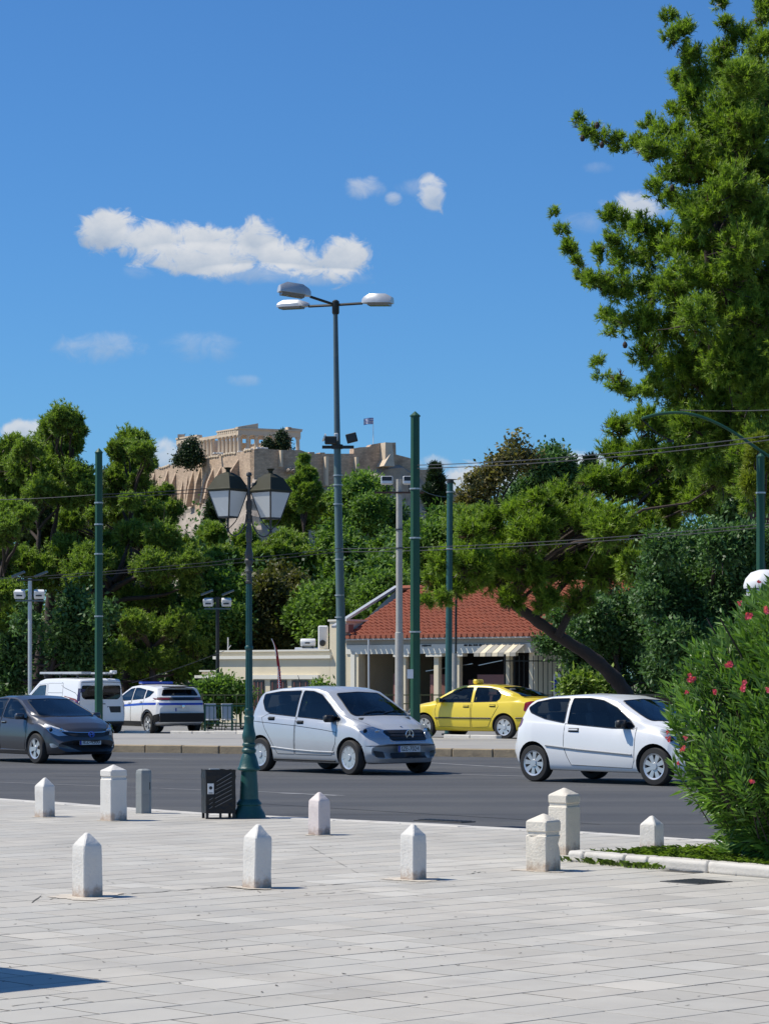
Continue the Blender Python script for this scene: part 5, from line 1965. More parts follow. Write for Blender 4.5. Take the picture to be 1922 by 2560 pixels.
# u grows backwards along the right flank seen from th
def uproj(th, x, y):
    """screen coordinate of car point (x, -|y|) in the th view (right side)"""
    a = R(th)
    return -math.sin(a) * x + math.cos(a) * (-abs(y))
def lamp_pts(th, pts):
    return [(uproj(th, x, y), z) for x, y, z in pts]
TH = -40
headlamps(car, lamp_pts(TH, [(1.93, .46, .66), (1.86, .50, .80), (1.66, .68, .88), (1.42, .78, .91), (1.40, .80, .84), (1.62, .80, .72), (1.80, .72, .65)]), TH)
gr = car.decal('grille', csm([(-.40, .60), (.40, .60), (.50, .76), (.44, .80), (-.44, .80), (-.50, .76)], .04), 0, False, .006, M['blacktrim'], grid=.06)
for k in range(3):
    z = .64 + k * .05
    car.edge('grille_slat', [(-.43, z), (0, z), (.43, z)], 0, False, .006, M['darkmetal'], gr, off=.012, closed=False)
c = car.project(0, .70, 0, False, .03)
ring = [c + Vector((0, .085 * math.cos(k * math.pi / 12), .085 * math.sin(k * math.pi / 12))) for k in range(25)]
em = MB().tube(ring, .010, 6, cap=False)
for k in range(3):
    a = R(90 + 120 * k)
    em.bar(c, c + Vector((0, .08 * math.cos(a), .08 * math.sin(a))), .014, .010)
em.build('ring_emblem', M['chrome'], gr)
car.edge('grille_trim', csm([(-.40, .60), (.40, .60), (.50, .76), (.44, .80), (-.44, .80), (-.50, .76)], .04), 0, False, .010, M['chrome'], gr)
car.decal('air_intake', csm([(-.40, .30), (.40, .30), (.44, .345), (.42, .40), (-.42, .40), (-.44, .345)], .02), 0, False, .005, M['blacktrim'])
for s in (-1, 1):
    car.decal('fog_recess', csm([(s * .54, .31), (s * .70, .33), (s * .74, .44), (s * .56, .42)][::s], .02), 0, False, .005, M['blacktrim'])
car.edge('bumper_line', [(-.84, .52), (-.6, .525), (.6, .525), (.84, .52)], 0, False, .008, M['seam'], car.body, closed=False)
car.plate(0, .465, False, 'IZE-7024')
for s in (-1, 1):
    car.edge('bonnet_gap', [(s * .50, .80), (s * .60, .90), (s * .70, 1.0)], 0, False, .005, M['seam'], car.body, closed=False)
    car.edge('side_moulding', [(-.95, .46), (-.3, .42), (.3, .40), (.86, .395)], -90, s > 0, .014, M['p_silver'], car.body, closed=False, off=.004)
    car.edge('flank_crease', [(-1.55, .93), (-1.0, .90), (-.25, .86), (.5, .80), (.92, .755)], -90, s > 0, .005, M['seam'], car.body, closed=False)
    car.edge('sill_strip', [(-.90, .235), (.86, .235)], -90, s > 0, .022, M['blacktrim'], car.body, closed=False)
    car.lamp('tail_light', csm(lamp_pts(-140, [(-1.78, .60, .80), (-1.72, .70, 1.20), (-1.60, .74, 1.22), (-1.66, .80, .82)]), .03), -140, s, red=True)
car.mirror(.78, .82, 1.0, M['blacktrim'])
for s in (.05, -.40):
    a_ = [car.project(s, 1.085, 0, False, .02), car.project(s + .28, 1.12, 0, False, .02), car.project(s + .52, 1.11, 0, False, .02)]
    MB().tube(a_, .010, 5).build('wiper', M['blacktrim'], car.t)
MB().lathe([(.012, 0), (.022, .004), (.0, .012)], 10, c=car.project(0, .855, 0, False, .004)).build('bonnet_badge', M['chrome'], car.t)
MB().tube([car.project(0, 1.55, 180, False, .0, mir=True), car.project(0, 1.56, 180, False, .0, mir=True) + Vector((-.2, 0, .22))], .006, 5).build('aerial', M['blacktrim'], car.t)
CAR_SILVER = car

# --- white three-door hatchback
spec = dict(paint=M['p_white'], wb=2.54, track=1.50, r=.312, xr=-1.91, xf=2.10, nose=.36, tail=.20, tumble=.42, cab=(-1.45, .95), floor=.44, seatx=.0, spokes=(8, .05, .085),
            top=[(-1.91, .72), (-1.86, .94), (-1.74, 1.12), (-1.56, 1.31), (-1.40, 1.395), (-1.1, 1.44), (-.5, 1.472), (0, 1.455), (.35, 1.39), (.8, 1.20), (1.12, 1.055), (1.4, .965), (1.7, .85), (1.92, .72), (2.05, .58), (2.10, .48)],
            belt=[(-1.91, .66), (-1.80, .92), (-1.5, 1.02), (-1.0, 1.0), (0, .945), (.8, .90), (1.2, .88), (1.5, .82), (1.8, .70), (2.0, .58), (2.10, .46)],
            bot=[(-1.91, .40), (-1.84, .30), (-1.6, .24), (-1.0, .20), (1.0, .19), (1.8, .19), (2.0, .22), (2.10, .28)],
            hw=[(-1.91, .72), (-1.8, .82), (-1.3, .875), (0, .865), (1.2, .875), (1.7, .84), (1.95, .78), (2.10, .68)],
            side_win=[[(-1.46, 1.235), (-1.30, 1.33), (-1.0, 1.385), (-.62, 1.395), (-.62, .985), (-1.05, 1.05), (-1.38, 1.15)],
                      [(-.55, 1.395), (-.2, 1.40), (.08, 1.365), (.40, 1.25), (.74, 1.05), (.86, .945), (.80, .91), (.4, .91), (-.55, .975)]],
            screen=[(-.52, 1.355), (0, 1.38), (.52, 1.355), (.66, 1.10), (.64, 1.04), (0, 1.02), (-.64, 1.04), (-.66, 1.10)], mid=.1,
            backlight=[[(-.46, 1.33), (.46, 1.33), (.58, 1.12), (-.58, 1.12)]], midr=-1.0)
car = Car('white_hatchback', 'white three-door hatchback driving right, its nose hidden by the oleander', 'car', (4.10, 44.35, -.1), (.718, -.696), 1.03, spec)
car.door([(-.60, .975), (-.60, .60), (-.52, .42), (-.45, .30), (.82, .27), (.88, .40), (.90, .93), (.84, .90), (.4, .915)])
car.handle(-.40, .875, M['p_white'], .20)
TH = -45
headlamps(car, lamp_pts(TH, [(1.98, .44, .58), (1.90, .52, .72), (1.66, .66, .86), (1.34, .74, .91), (1.30, .78, .86), (1.52, .78, .72), (1.80, .70, .58)]), TH)
for s in (-1, 1):
    car.edge('side_moulding', [(-.98, .61), (-.3, .555), (.3, .52), (.84, .49)], -90, s > 0, .018, mat('moulding_grey', (.32, .33, .34), .5) if s < 0 else bpy.data.materials['moulding_grey'], car.body, closed=False, off=.004)
    car.lamp('tail_light', csm(lamp_pts(-130, [(-1.86, .60, .82), (-1.78, .72, .80), (-1.60, .80, .93), (-1.56, .78, 1.06), (-1.72, .66, 1.04), (-1.84, .54, .95)]), .04), -130, s, red=True)
    car.decal('front_intake', csm([(s * .52, .26), (s * .68, .28), (s * .70, .44), (s * .54, .40)][::s], .03), 0, False, .005, M['blacktrim'])
car.decal('grille', csm([(-.46, .26), (.46, .26), (.56, .40), (.40, .55), (-.40, .55), (-.56, .40)], .06), 0, False, .005, M['blacktrim'])
car.plate(0, .46, False, '')
car.mirror(.66, .82, .985, M['blacktrim'])
CAR_WHITE = car

# --- dark grey saloon
spec = dict(paint=M['p_grey'], wb=2.70, track=1.53, r=.318, xr=-2.30, xf=2.20, nose=.34, tail=.16, tumble=.48, cab=(-1.15, 1.05), floor=.40, seatx=.15, spokes=(5, .07, .11),
            top=[(-2.30, .80), (-2.26, .96), (-2.15, 1.03), (-1.75, 1.08), (-1.2, 1.27), (-.8, 1.38), (-.3, 1.43), (.1, 1.42), (.45, 1.355), (.95, 1.16), (1.32, 1.01), (1.6, .94), (1.9, .85), (2.08, .74), (2.17, .62), (2.20, .50)],
            belt=[(-2.30, .74), (-2.2, .93), (-1.8, .99), (-1.0, .96), (0, .91), (.9, .885), (1.4, .87), (1.8, .79), (2.05, .67), (2.20, .47)],
            bot=[(-2.30, .40), (-2.2, .30), (-1.6, .22), (-1.0, .18), (1.0, .18), (1.8, .18), (2.1, .20), (2.20, .26)],
            hw=[(-2.30, .72), (-2.15, .80), (-1.5, .865), (0, .875), (1.3, .87), (1.8, .84), (2.05, .78), (2.20, .68)],
            side_win=[[(-.98, 1.28), (-.6, 1.345), (-.12, 1.355), (-.12, .96), (-.85, .985), (-1.0, 1.05)],
                      [(-.05, 1.355), (.25, 1.33), (.62, 1.18), (1.0, .97), (.96, .925), (.3, .93), (-.05, .955)]],
            screen=[(-.52, 1.325), (0, 1.345), (.52, 1.325), (.67, 1.03), (.65, .985), (0, .985), (-.65, .985), (-.67, 1.03)], mid=.15,
            backlight=[[(-.48, 1.31), (.48, 1.31), (.60, 1.10), (-.60, 1.10)]], midr=-.6)
car = Car('grey_saloon', 'dark grey saloon entering from the left edge, before the white van', 'car', (-7.45, 55.8, -.1), (.62, -.785), 1.0, spec)
car.door([(-.08, .955), (.96, .925), (1.0, .60), (.92, .30), (-.08, .28)])
car.door([(-1.0, .98), (-.11, .955), (-.11, .28), (-.85, .30), (-1.02, .60)])
car.handle(.05, .86, M['chrome'])
car.handle(-.85, .87, M['chrome'])
TH = -38
headlamps(car, lamp_pts(TH, [(2.12, .42, .60), (2.06, .48, .68), (1.90, .66, .76), (1.62, .78, .84), (1.60, .80, .79), (1.80, .78, .66), (1.98, .68, .58)]), TH)
gp_ = [(-.52, .60), (-.30, .565), (0, .555), (.30, .565), (.52, .60), (.60, .68), (.30, .655), (0, .65), (-.30, .655), (-.60, .68)]
gr = car.decal('grille', csm(gp_, .02), 0, False, .006, M['blacktrim'], grid=.05)
car.edge('grille_trim', [(-.60, .675), (-.30, .650), (0, .645), (.30, .650), (.60, .675)], 0, False, .012, M['chrome'], gr, closed=False, off=.01)
c = car.project(0, .61, 0, False, .02)
em = MB()
for s in (-1, 1):
    em.bar(c + Vector((.0, s * .045, .05)), c + Vector((0, s * .032, -.05)), .014, .016)
em.bar(c + Vector((0, -.04, 0)), c + Vector((0, .04, 0)), .012, .016)
em.tube([c + Vector((0, .07 * math.cos(k * math.pi / 10), .058 * math.sin(k * math.pi / 10))) for k in range(21)], .007, 5, cap=False)
em.build('front_emblem', mat('blue_emblem', (.08, .16, .6), .2, metal=.4), gr)
car.decal('air_intake', csm([(-.44, .22), (.44, .22), (.50, .40), (-.50, .40)], .03), 0, False, .005, M['blacktrim'])
for s in (-1, 1):
    fg = car.decal('fog_light', csm([(s * .60, .33), (s * .76, .34), (s * .78, .43), (s * .62, .42)][::s], .02), 0, False, .006, M['rim'])
    car.lamp('tail_light', csm(lamp_pts(-150, [(-2.24, .50, .72), (-2.2, .66, .74), (-2.1, .76, .95), (-2.2, .5, .98)]), .03), -150, s, red=True)
    car.edge('sill_trim', [(-.95, .28), (.95, .28)], -90, s > 0, .012, M['chrome'], car.body, closed=False)
    car.edge('bonnet_gap', [(s * .48, .68), (s * .62, .80), (s * .72, .90)], 0, False, .005, M['seam'], car.body, closed=False)
car.plate(0, .455, False, 'IEZ-4500')
car.mirror(.86, .84, .985, M['p_grey'])
CAR_GREY = car

# --- yellow taxi
spec = dict(paint=M['p_yellow'], wb=2.512, track=1.50, r=.315, xr=-2.22, xf=2.14, nose=.30, tail=.16, tumble=.46, cab=(-1.35, .95), floor=.42, seatx=.0, spokes=(6, .08, .14),
            top=[(-2.22, .84), (-2.19, .98), (-2.10, 1.06), (-1.92, 1.09), (-1.45, 1.24), (-1.0, 1.37), (-.6, 1.42), (-.1, 1.43), (.25, 1.40), (.62, 1.26), (1.0, 1.06), (1.2, .985), (1.6, .92), (1.95, .80), (2.08, .68), (2.14, .54)],
            belt=[(-2.22, .78), (-2.15, .95), (-1.8, 1.0), (-1.0, .965), (0, .93), (.9, .91), (1.3, .89), (1.8, .79), (2.05, .64), (2.14, .50)],
            bot=[(-2.22, .38), (-2.15, .28), (-1.6, .22), (-1.0, .20), (1.0, .20), (1.8, .21), (2.05, .23), (2.14, .30)],
            hw=[(-2.22, .76), (-2.1, .82), (-1.5, .865), (0, .87), (1.2, .865), (1.7, .84), (2.0, .78), (2.14, .70)],
            side_win=[[(-1.12, 1.16), (-.98, 1.27), (-.75, 1.325), (-.30, 1.34), (-.30, .955), (-1.0, .975), (-1.10, 1.05)],
                      [(-.20, 1.34), (.10, 1.335), (.32, 1.27), (.88, .985), (.86, .95), (-.20, .95)]],
            screen=[(-.50, 1.335), (0, 1.35), (.50, 1.335), (.66, 1.06), (.64, 1.015), (-.64, 1.015), (-.66, 1.06)], mid=.1,
            backlight=[[(-.50, 1.345), (.50, 1.345), (.62, 1.135), (.60, 1.11), (-.60, 1.11), (-.62, 1.135)]], midr=-.7)
car = Car('yellow_taxi', 'yellow taxi parked facing left behind the thick green pole', 'taxi', (2.68, 71.9, .035), (-.81, .586), 1.05, spec)
car.door([(-.22, .955), (.86, .955), (.90, .70), (.80, .32), (-.22, .30)])
car.door([(-1.02, .975), (-.26, .955), (-.26, .30), (-.76, .32), (-.92, .60), (-1.08, .85)])
car.handle(-.08, .85, M['p_yellow'])
car.handle(-.90, .87, M['p_yellow'])
TH = -40
headlamps(car, lamp_pts(TH, [(2.06, .46, .58), (2.02, .46, .72), (1.86, .70, .76), (1.76, .78, .76), (1.78, .78, .62), (1.95, .70, .58)]), TH)
for s in (-1, 1):
    car.edge('side_moulding', [(-.86, .54), (.88, .54)], -90, s > 0, .020, M['blacktrim'], car.body, closed=False, off=.004)
    car.edge('bumper_strip', [(-2.0, .56), (-1.62, .55)], -90, s > 0, .020, M['blacktrim'], car.body, closed=False, off=.004)
    car.lamp('tail_light', csm(lamp_pts(-130, [(-2.14, .56, .72), (-2.05, .72, .70), (-1.82, .80, .74), (-1.86, .78, .95), (-2.02, .70, .99), (-2.12, .58, .98)]), .03), -130, s, red=True)
car.edge('bumper_strip', [(-.7, .56), (.7, .56)], 180, False, .022, M['blacktrim'], car.body, closed=False, mir=True)
car.edge('boot_lip', [(-.62, 1.085), (.62, 1.085)], 180, False, .014, M['blacktrim'], car.body, closed=False, mir=True)
car.plate(0, .80, True, '')
car.mirror(.72, .82, 1.0, M['p_yellow'])
ts = MB().box((0, 0, .06), (.14, .34, .12), bev=.04).build('roof_sign', M['p_yellow'], car.t, loc=(.10, 0, 1.43))
fc = bpy.data.curves.new('sign_text', 'FONT')
fc.body = 'TAXI'
fc.size = .10
fc.align_x = fc.align_y = 'CENTER'
fc.extrude = .001
fc.materials.append(M['ink'])
for sx in (-1, 1):
    fo = text_mesh('taxi_lettering', fc, ts)
    fo.location = (sx * .072, 0, .06)
    fo.rotation_euler = (R(90), 0, R(90) * sx)

# --- police suv
spec = dict(paint=M['p_white'], wb=2.675, track=1.60, r=.345, xr=-2.16, xf=2.22, nose=.30, tail=.16, tumble=.40, cab=(-1.75, 1.0), floor=.55, seatx=.0, spokes=(5, .07, .13),
            top=[(-2.16, .95), (-2.12, 1.12), (-2.02, 1.22), (-1.88, 1.42), (-1.80, 1.52), (-1.5, 1.57), (-1.0, 1.61), (-.2, 1.625), (.3, 1.58), (.7, 1.43), (1.1, 1.24), (1.35, 1.13), (1.8, 1.05), (2.05, .95), (2.18, .80), (2.22, .65)],
            belt=[(-2.16, .90), (-2.08, 1.08), (-1.8, 1.15), (-1.0, 1.12), (0, 1.06), (.9, 1.02), (1.4, 1.0), (1.9, .93), (2.1, .84), (2.22, .62)],
            bot=[(-2.16, .42), (-2.1, .36), (-1.7, .28), (-1.0, .24), (1.0, .24), (1.8, .26), (2.1, .30), (2.22, .36)],
            hw=[(-2.16, .80), (-2.05, .87), (-1.5, .915), (0, .91), (1.3, .91), (1.8, .88), (2.1, .82), (2.22, .74)],
            side_win=[[(-1.0, 1.44), (-.42, 1.50), (-.12, 1.505), (-.12, 1.11), (-.95, 1.15)],
                      [(-.05, 1.505), (.25, 1.47), (.62, 1.31), (.98, 1.11), (.95, 1.06), (-.05, 1.10)],
                      [(-1.07, 1.44), (-1.07, 1.16), (-1.40, 1.24), (-1.60, 1.38)]],
            screen=[(-.54, 1.50), (.54, 1.50), (.70, 1.19), (-.70, 1.19)], mid=.1,
            backlight=[[(-.56, 1.45), (.56, 1.45), (.66, 1.26), (-.66, 1.26)]], midr=-1.2)
car = Car('police_car', 'white police car with a blue stripe parked right of the white van', 'police car', (-7.94, 89.6, -.19), (-.52, .854), 1.04, spec)
car.door([(-.08, 1.10), (.95, 1.06), (1.0, .70), (.9, .40), (-.08, .38)])
car.door([(-1.02, 1.15), (-.11, 1.10), (-.11, .38), (-.8, .40), (-1.0, .75)])
car.handle(.05, .99, M['p_white'])
car.handle(-.85, 1.03, M['p_white'])
for s in (-1, 1):
    car.decal('blue_stripe', [(-1.95, 1.03), (-1.0, 1.02), (0, .975), (1.0, .93), (1.8, .90), (1.8, .84), (1.0, .865), (0, .905), (-1.0, .945), (-1.95, .96)], -90, s > 0, .006, M['bluestripe'], grid=.1)
    car.decal('black_sill', [(-.86, .42), (.88, .42), (.86, .26), (-.84, .26)], -90, s > 0, .008, M['blacktrim'])
    q = [(s_ * (.395 + .0) , 0) for s_ in (1,)]
    for sx in (-1, 1):
        arch = [(sx * 1.3375 + (.40) * math.cos(R(a)), .355 + .40 * math.sin(R(a))) for a in range(-5, 186, 10)] + [(sx * 1.3375 + .46 * math.cos(R(a)), .355 + .46 * math.sin(R(a))) for a in range(185, -6, -10)]
        car.decal('wheel_arch_trim', arch, -90, s > 0, .008, M['blacktrim'], grid=.06)
car.decal('rear_stripe', [(-.80, 1.02), (.80, 1.02), (.80, .95), (-.80, .95)], 180, False, .005, M['bluestripe'], mir=True)
tb = car.decal('rear_light_bar', [(-.86, 1.20), (.86, 1.20), (.86, 1.10), (-.86, 1.10)], 180, False, .008, M['blacktrim'], mir=True)
for s in (-1, 1):
    car.decal('tail_light', [(s * .45, 1.18), (s * .84, 1.18), (s * .84, 1.12), (s * .45, 1.12)][::-s], 180, False, .014, mat('dim_red', (.12, .01, .015), .3, coat=.5) if s < 0 else bpy.data.materials['dim_red'], parent=tb, mir=True)
ys_ = [-.80 + .1 * k for k in range(17)]
ot_ = [(-2.16 - .05 + .16 * (abs(y) / .85) ** 2.6, y) for y in ys_]
MB().prism(ot_ + [(x + .14, y) for x, y in reversed(ot_)], 'z', .40, .69).build('rear_bumper', M['seam'], car.t, smooth=True, angle=40)
for s in (-1, 1):
    car.decal('bumper_corner', csm([(-1.74, .38), (-1.98, .42), (-2.04, .68), (-1.74, .62)], .03), -90, s > 0, .012, M['seam'])
MB().box((-1.86, 0, 1.545), (.30, 1.12, .035), bev=.012).build('roof_spoiler', M['blacktrim'], car.t)
MB().lathe([(.05, 0), (.06, .01), (.0, .014)], 12, c=car.project(0, .90, 180, False, .01, mir=True), M=Matrix.Rotation(R(-90), 3, 'Y')).build('tailgate_badge', M['chrome'], car.t)
car.plate(0, .80, True, '')
lb_ = MB().box((-.15, 0, 1.67), (.26, 1.15, .08), bev=.03).build('roof_light_bar', mat('blue_beacon', (.02, .05, .35), .2, coat=1), car.t)
for s in (-1, 1):
    MB().box((-.15, s * .45, 1.625), (.08, .06, .05)).build('beacon_foot', M['blacktrim'], lb_)
car.mirror(.80, .88, 1.12, M['blacktrim'])
headlamps(car, lamp_pts(-40, [(2.15, .5, .80), (2.1, .5, .90), (1.8, .80, .96), (1.8, .82, .86)]), -40)

# --- white van with roof rack
spec = dict(paint=M['p_white'], wb=2.90, track=1.56, r=.33, xr=-1.98, xf=2.42, nose=.26, tail=.05, tumble=.14, cab=(-1.85, 1.2), floor=.55, seatx=.55, spokes=(5, .09, .15),
            top=[(-1.98, 1.62), (-1.95, 1.76), (-1.85, 1.82), (-.5, 1.845), (.4, 1.83), (.75, 1.76), (1.1, 1.54), (1.55, 1.24), (1.9, 1.12), (2.2, .98), (2.36, .82), (2.42, .60)],
            belt=[(-1.98, 1.10), (-.5, 1.08), (.6, 1.05), (1.3, 1.03), (1.8, 1.0), (2.2, .86), (2.42, .56)],
            bot=[(-1.98, .36), (-1.9, .30), (-1.0, .26), (1.0, .24), (2.1, .24), (2.42, .32)],
            hw=[(-1.98, .86), (-1.9, .90), (-1.0, .915), (1.0, .915), (1.8, .89), (2.2, .82), (2.42, .72)],
            side_win=[[(.20, 1.60), (.62, 1.58), (1.05, 1.32), (1.32, 1.12), (1.30, 1.08), (.20, 1.10)]],
            screen=[(-.60, 1.66), (.60, 1.66), (.74, 1.22), (-.74, 1.22)], mid=.2,
            backlight=[[(-.70, 1.58), (-.06, 1.58), (-.06, 1.15), (-.62, 1.15), (-.72, 1.24)], [(.70, 1.58), (.72, 1.24), (.62, 1.15), (.06, 1.15), (.06, 1.58)]], midr=-1.5)
car = Car('white_van', 'white panel van with a loaded roof rack behind the left green pole', 'van', (-10.62, 88.1, -.19), (-.6, .8), 1.04, spec)
car.door([(.12, 1.64), (.66, 1.62), (1.10, 1.35), (1.38, 1.08), (1.36, .60), (.98, .36), (.12, .36)])
car.door([(.05, 1.66), (.05, .36), (-.90, .36), (-.90, 1.66)], 'sliding side door')
for s in (-1, 1):
    car.edge('door_gap', [(-.9, 1.35), (.05, 1.35)], -90, s > 0, .006, M['seam'], car.body, closed=False)
    rd = car.decal('rear_door', [(s * .02, 1.70), (s * .80, 1.68), (s * .86, .60), (s * .84, .42), (s * .02, .42)][::-s], 180, False, .002, M['p_white'], mir=True, grid=.12)
    rd.hide_render = False
    car.edge('rear_door_gap', [(s * .02, 1.70), (s * .80, 1.68), (s * .86, .60), (s * .84, .42), (s * .02, .42)], 180, False, .007, M['seam'], car.body, mir=True)
    tl = car.decal('tail_light', [(s * .84, 1.30), (s * .90, 1.30), (s * .90, .80), (s * .84, .80)][::-s], 180, False, .012, M['redlens'], mir=True)
    car.decal('side_tail_light', [(-1.97, 1.50), (-1.84, 1.50), (-1.84, .88), (-1.97, .88)], -90, s > 0, .010, mat('dark_lens', (.05, .03, .08), .2, coat=1) if s < 0 else bpy.data.materials['dark_lens'])
bpy.ops if False else None
car.decal('rear_bumper', csm([(-.86, .44), (.86, .44), (.84, .30), (-.84, .30)], .03), 180, False, .03, M['blacktrim'], mir=True)
car.decal('plate_recess', [(-.72, .92), (-.22, .92), (-.22, .72), (-.72, .72)][::-1], 180, False, .010, M['blacktrim'], mir=True)
MB().box((-2.0, -.02, 1.0), (.04, .16, .03)).build('door_handle', M['blacktrim'], car.t)
car.mirror(.98, .88, 1.2, M['blacktrim'])
rk = MB()
for x in (-1.5, -.4, .6):
    rk.box((x, 0, 1.93), (.05, 1.35, .035))
    for s in (-1, 1):
        rk.box((x, s * .62, 1.88), (.05, .04, .12))
rk.build('roof_rack', M['darkmetal'], car.t)
MB().box((-.35, .42, 1.99), (2.7, .36, .07), bev=.01).build('grey_roof_board', M['gutter'], car.t)
ld = MB()
for s in (0, .34):
    ld.box((-.5, -.50 + s, 1.985), (2.9, .035, .06))
for k in range(10):
    ld.box((-1.8 + k * .29, -.33, 1.985), (.03, .34, .03))
ld.build('ladder', M['alu'], car.t)
MB().box((-1.75, -.55, 2.02), (.16, .20, .10), bev=.02).build('rack_box', M['white'], car.t)

# the windows kept clear of the painted rear doors: panes sit in front of them
for o in list(car.t.children):
    if o.name.startswith('rear_door') and o.type == 'MESH' and not o.name.startswith('rear_door_gap'):
        bpy.data.objects.remove(o)

# drivers, seen dimly through the glass
def driver(car, label, seatx, zf, shirt):
    t = car.t
    p = Matrix.Translation(t.location) @ Matrix.Rotation(t.rotation_euler.z, 4, 'Z') @ Matrix.Scale(t.scale.x, 4)
    root = thing('person', label, 'person', p @ Vector((seatx - .15, .37, zf + .10)), t.rotation_euler.z)
    V = [(0, 0, 0), (-.02, 0, .22), (-.06, 0, .42), (-.07, 0, .50), (-.05, 0, .56), (-.03, 0, .68), (-.02, 0, .76),
         (-.06, .17, .42), (.06, .24, .22), (.34, .16, .30), (-.06, -.17, .42), (.06, -.24, .22), (.34, -.16, .30),
         (.20, .10, .03), (.48, .11, .07), (.20, -.10, .03), (.48, -.11, .07)]
    E = [(0, 1), (1, 2), (2, 3), (3, 4), (4, 5), (5, 6), (2, 7), (7, 8), (8, 9), (2, 10), (10, 11), (11, 12), (0, 13), (13, 14), (0, 15), (15, 16)]
    rad = [.15, .14, .13, .06, .055, .095, .07, .075, .05, .035, .075, .05, .035, .10, .07, .10, .07]
    me = bpy.data.meshes.new('body')
    me.from_pydata(V, E, [])
    o = bpy.data.objects.new('tmp', me)
    COL.objects.link(o)
    sk = o.modifiers.new('s', 'SKIN')
    for i, r_ in enumerate(rad):
        me.skin_vertices[0].data[i].radius = (r_, r_ * (1.25 if i < 3 else 1.0))
    me.skin_vertices[0].data[0].use_root = True
    sb = o.modifiers.new('u', 'SUBSURF')
    sb.levels = sb.render_levels = 2
    bpy.context.view_layer.update()
    m2 = bpy.data.meshes.new_from_object(o.evaluated_get(bpy.context.evaluated_depsgraph_get()))
    bpy.data.objects.remove(o)
    m2.materials.clear()
    m2.materials.append(shirt)
    m2.materials.append(M['skin'])
    for f in m2.polygons:
        f.use_smooth = True
        if f.center.z > .49 or f.center.x > .24 and f.center.z > .15:
            f.material_index = 1
    link('body', m2, root)
    MB().lathe([(.02, .82), (.075, .80), (.105, .75), (.11, .69), (.10, .64)], 14, c=(-.055, 0, 0)).build('hair', M['hair'], root, smooth=True)
    MB().lathe([(.0, .0), (.014, .004), (.0, .035)], 8, c=(.068, 0, .685), M=Matrix.Rotation(R(80), 3, 'Y')).build('nose', M['skin'], root)
driver(CAR_SILVER, 'driver in a pale shirt at the wheel of the silver hatchback', .05, .52, M['seat'])
driver(CAR_GREY, 'driver in dark clothes at the wheel of the grey saloon', .15, .40, M['shirt'])
driver(CAR_WHITE, 'driver at the wheel of the white three-door hatchback', .0, .44, M['shirt'])

# ------------------------------------------------------------------ the citadel on its rock
class Cit:
    pass
CY = 1000.0
corner = Vector(((635 - CX) / F * CY, CY, 0))
dS = Vector((-.43, .903, 0)).normalized()         # south wall runs left and away
dE = Vector((.903, .43, 0)).normalized()          # east wall runs right and away
nS = Vector((-.903, -.43, 0))
nE = Vector((.43, -.903, 0))
def on_wall(px, d):
    """distance along a wall whose picture column is px"""
    k = (px - CX) / F
    return (k * corner.y - corner.x) / (d.x - k * d.y)
def wall_z(px, py, d):
    t = on_wall(px, d)
    return H - (py - YH) / F * (corner.y + d.y * t)
cit = thing('citadel_wall', 'high ancient stone wall with buttresses round the hilltop', 'wall', corner)
def wall_part(name, d, prof, n_in, zb, m, th=4.0):
    """prof: list of (px, py) along the top; built as a thick wall"""
    pts = [(on_wall(px, d), wall_z(px, py, d)) for px, py in prof]
    q = MB()
    vs, fs = [], []
    for (t, z) in pts:
        a = d * t
        vs += [(a.x, a.y, zb), (a.x, a.y, z), (a.x - n_in.x * th, a.y - n_in.y * th, z), (a.x - n_in.x * th, a.y - n_in.y * th, zb)]
    for i in range(len(pts) - 1):
        for k in range(4):
            fs.append((i * 4 + k, i * 4 + (k + 1) % 4, i * 4 + 4 + (k + 1) % 4, i * 4 + 4 + k))
    fs += [(0, 1, 2, 3), tuple(len(vs) - 4 + i for i in range(4))]
    q.add(vs, fs)
    return q.build(name, m, cit)
south = [(634.5, 1123), (600, 1130), (560, 1137), (520, 1145), (480, 1153), (440, 1161), (400, 1170), (372, 1177), (340, 1184), (300, 1192)]
east = [(635, 1123), (655, 1121), (700, 1125), (751, 1125), (768, 1131), (773, 1133), (773.5, 1130), (786, 1130), (786.5, 1134), (800, 1134), (800.5, 1131), (812, 1131), (812.5, 1134), (856, 1134), (884, 1134), (884.5, 1121), (899, 1118), (923, 1117), (929, 1111), (951, 1107), (989, 1106),
        (990, 1136), (1025, 1145), (1050, 1173), (1095, 1174), (1110, 1205), (1150, 1240)]
wall_part('south_face', dS, south, nS, 40, M['wall_stone'])
dark = M['wall_stone']
wall_part('east_face', dE, east, nE, 30, dark)
# parapet stones along the top of the south face
me = MB().box((0, 0, 0), (2.2, 1.0, .7), bev=.1).mesh('coping_stone', M['old_marble'])
for k in range(44):
    t = 1 + k * 2.6
    if random.random() < .35:
        continue
    c = dS * t
    z = interp(t, [(on_wall(px, dS), wall_z(px, py, dS)) for px, py in south])
    link('coping_stone', me, cit, loc=(c.x, c.y, z + .1 + random.uniform(-.2, .25)), rz=math.atan2(dS.y, dS.x) + random.uniform(-.1, .1))
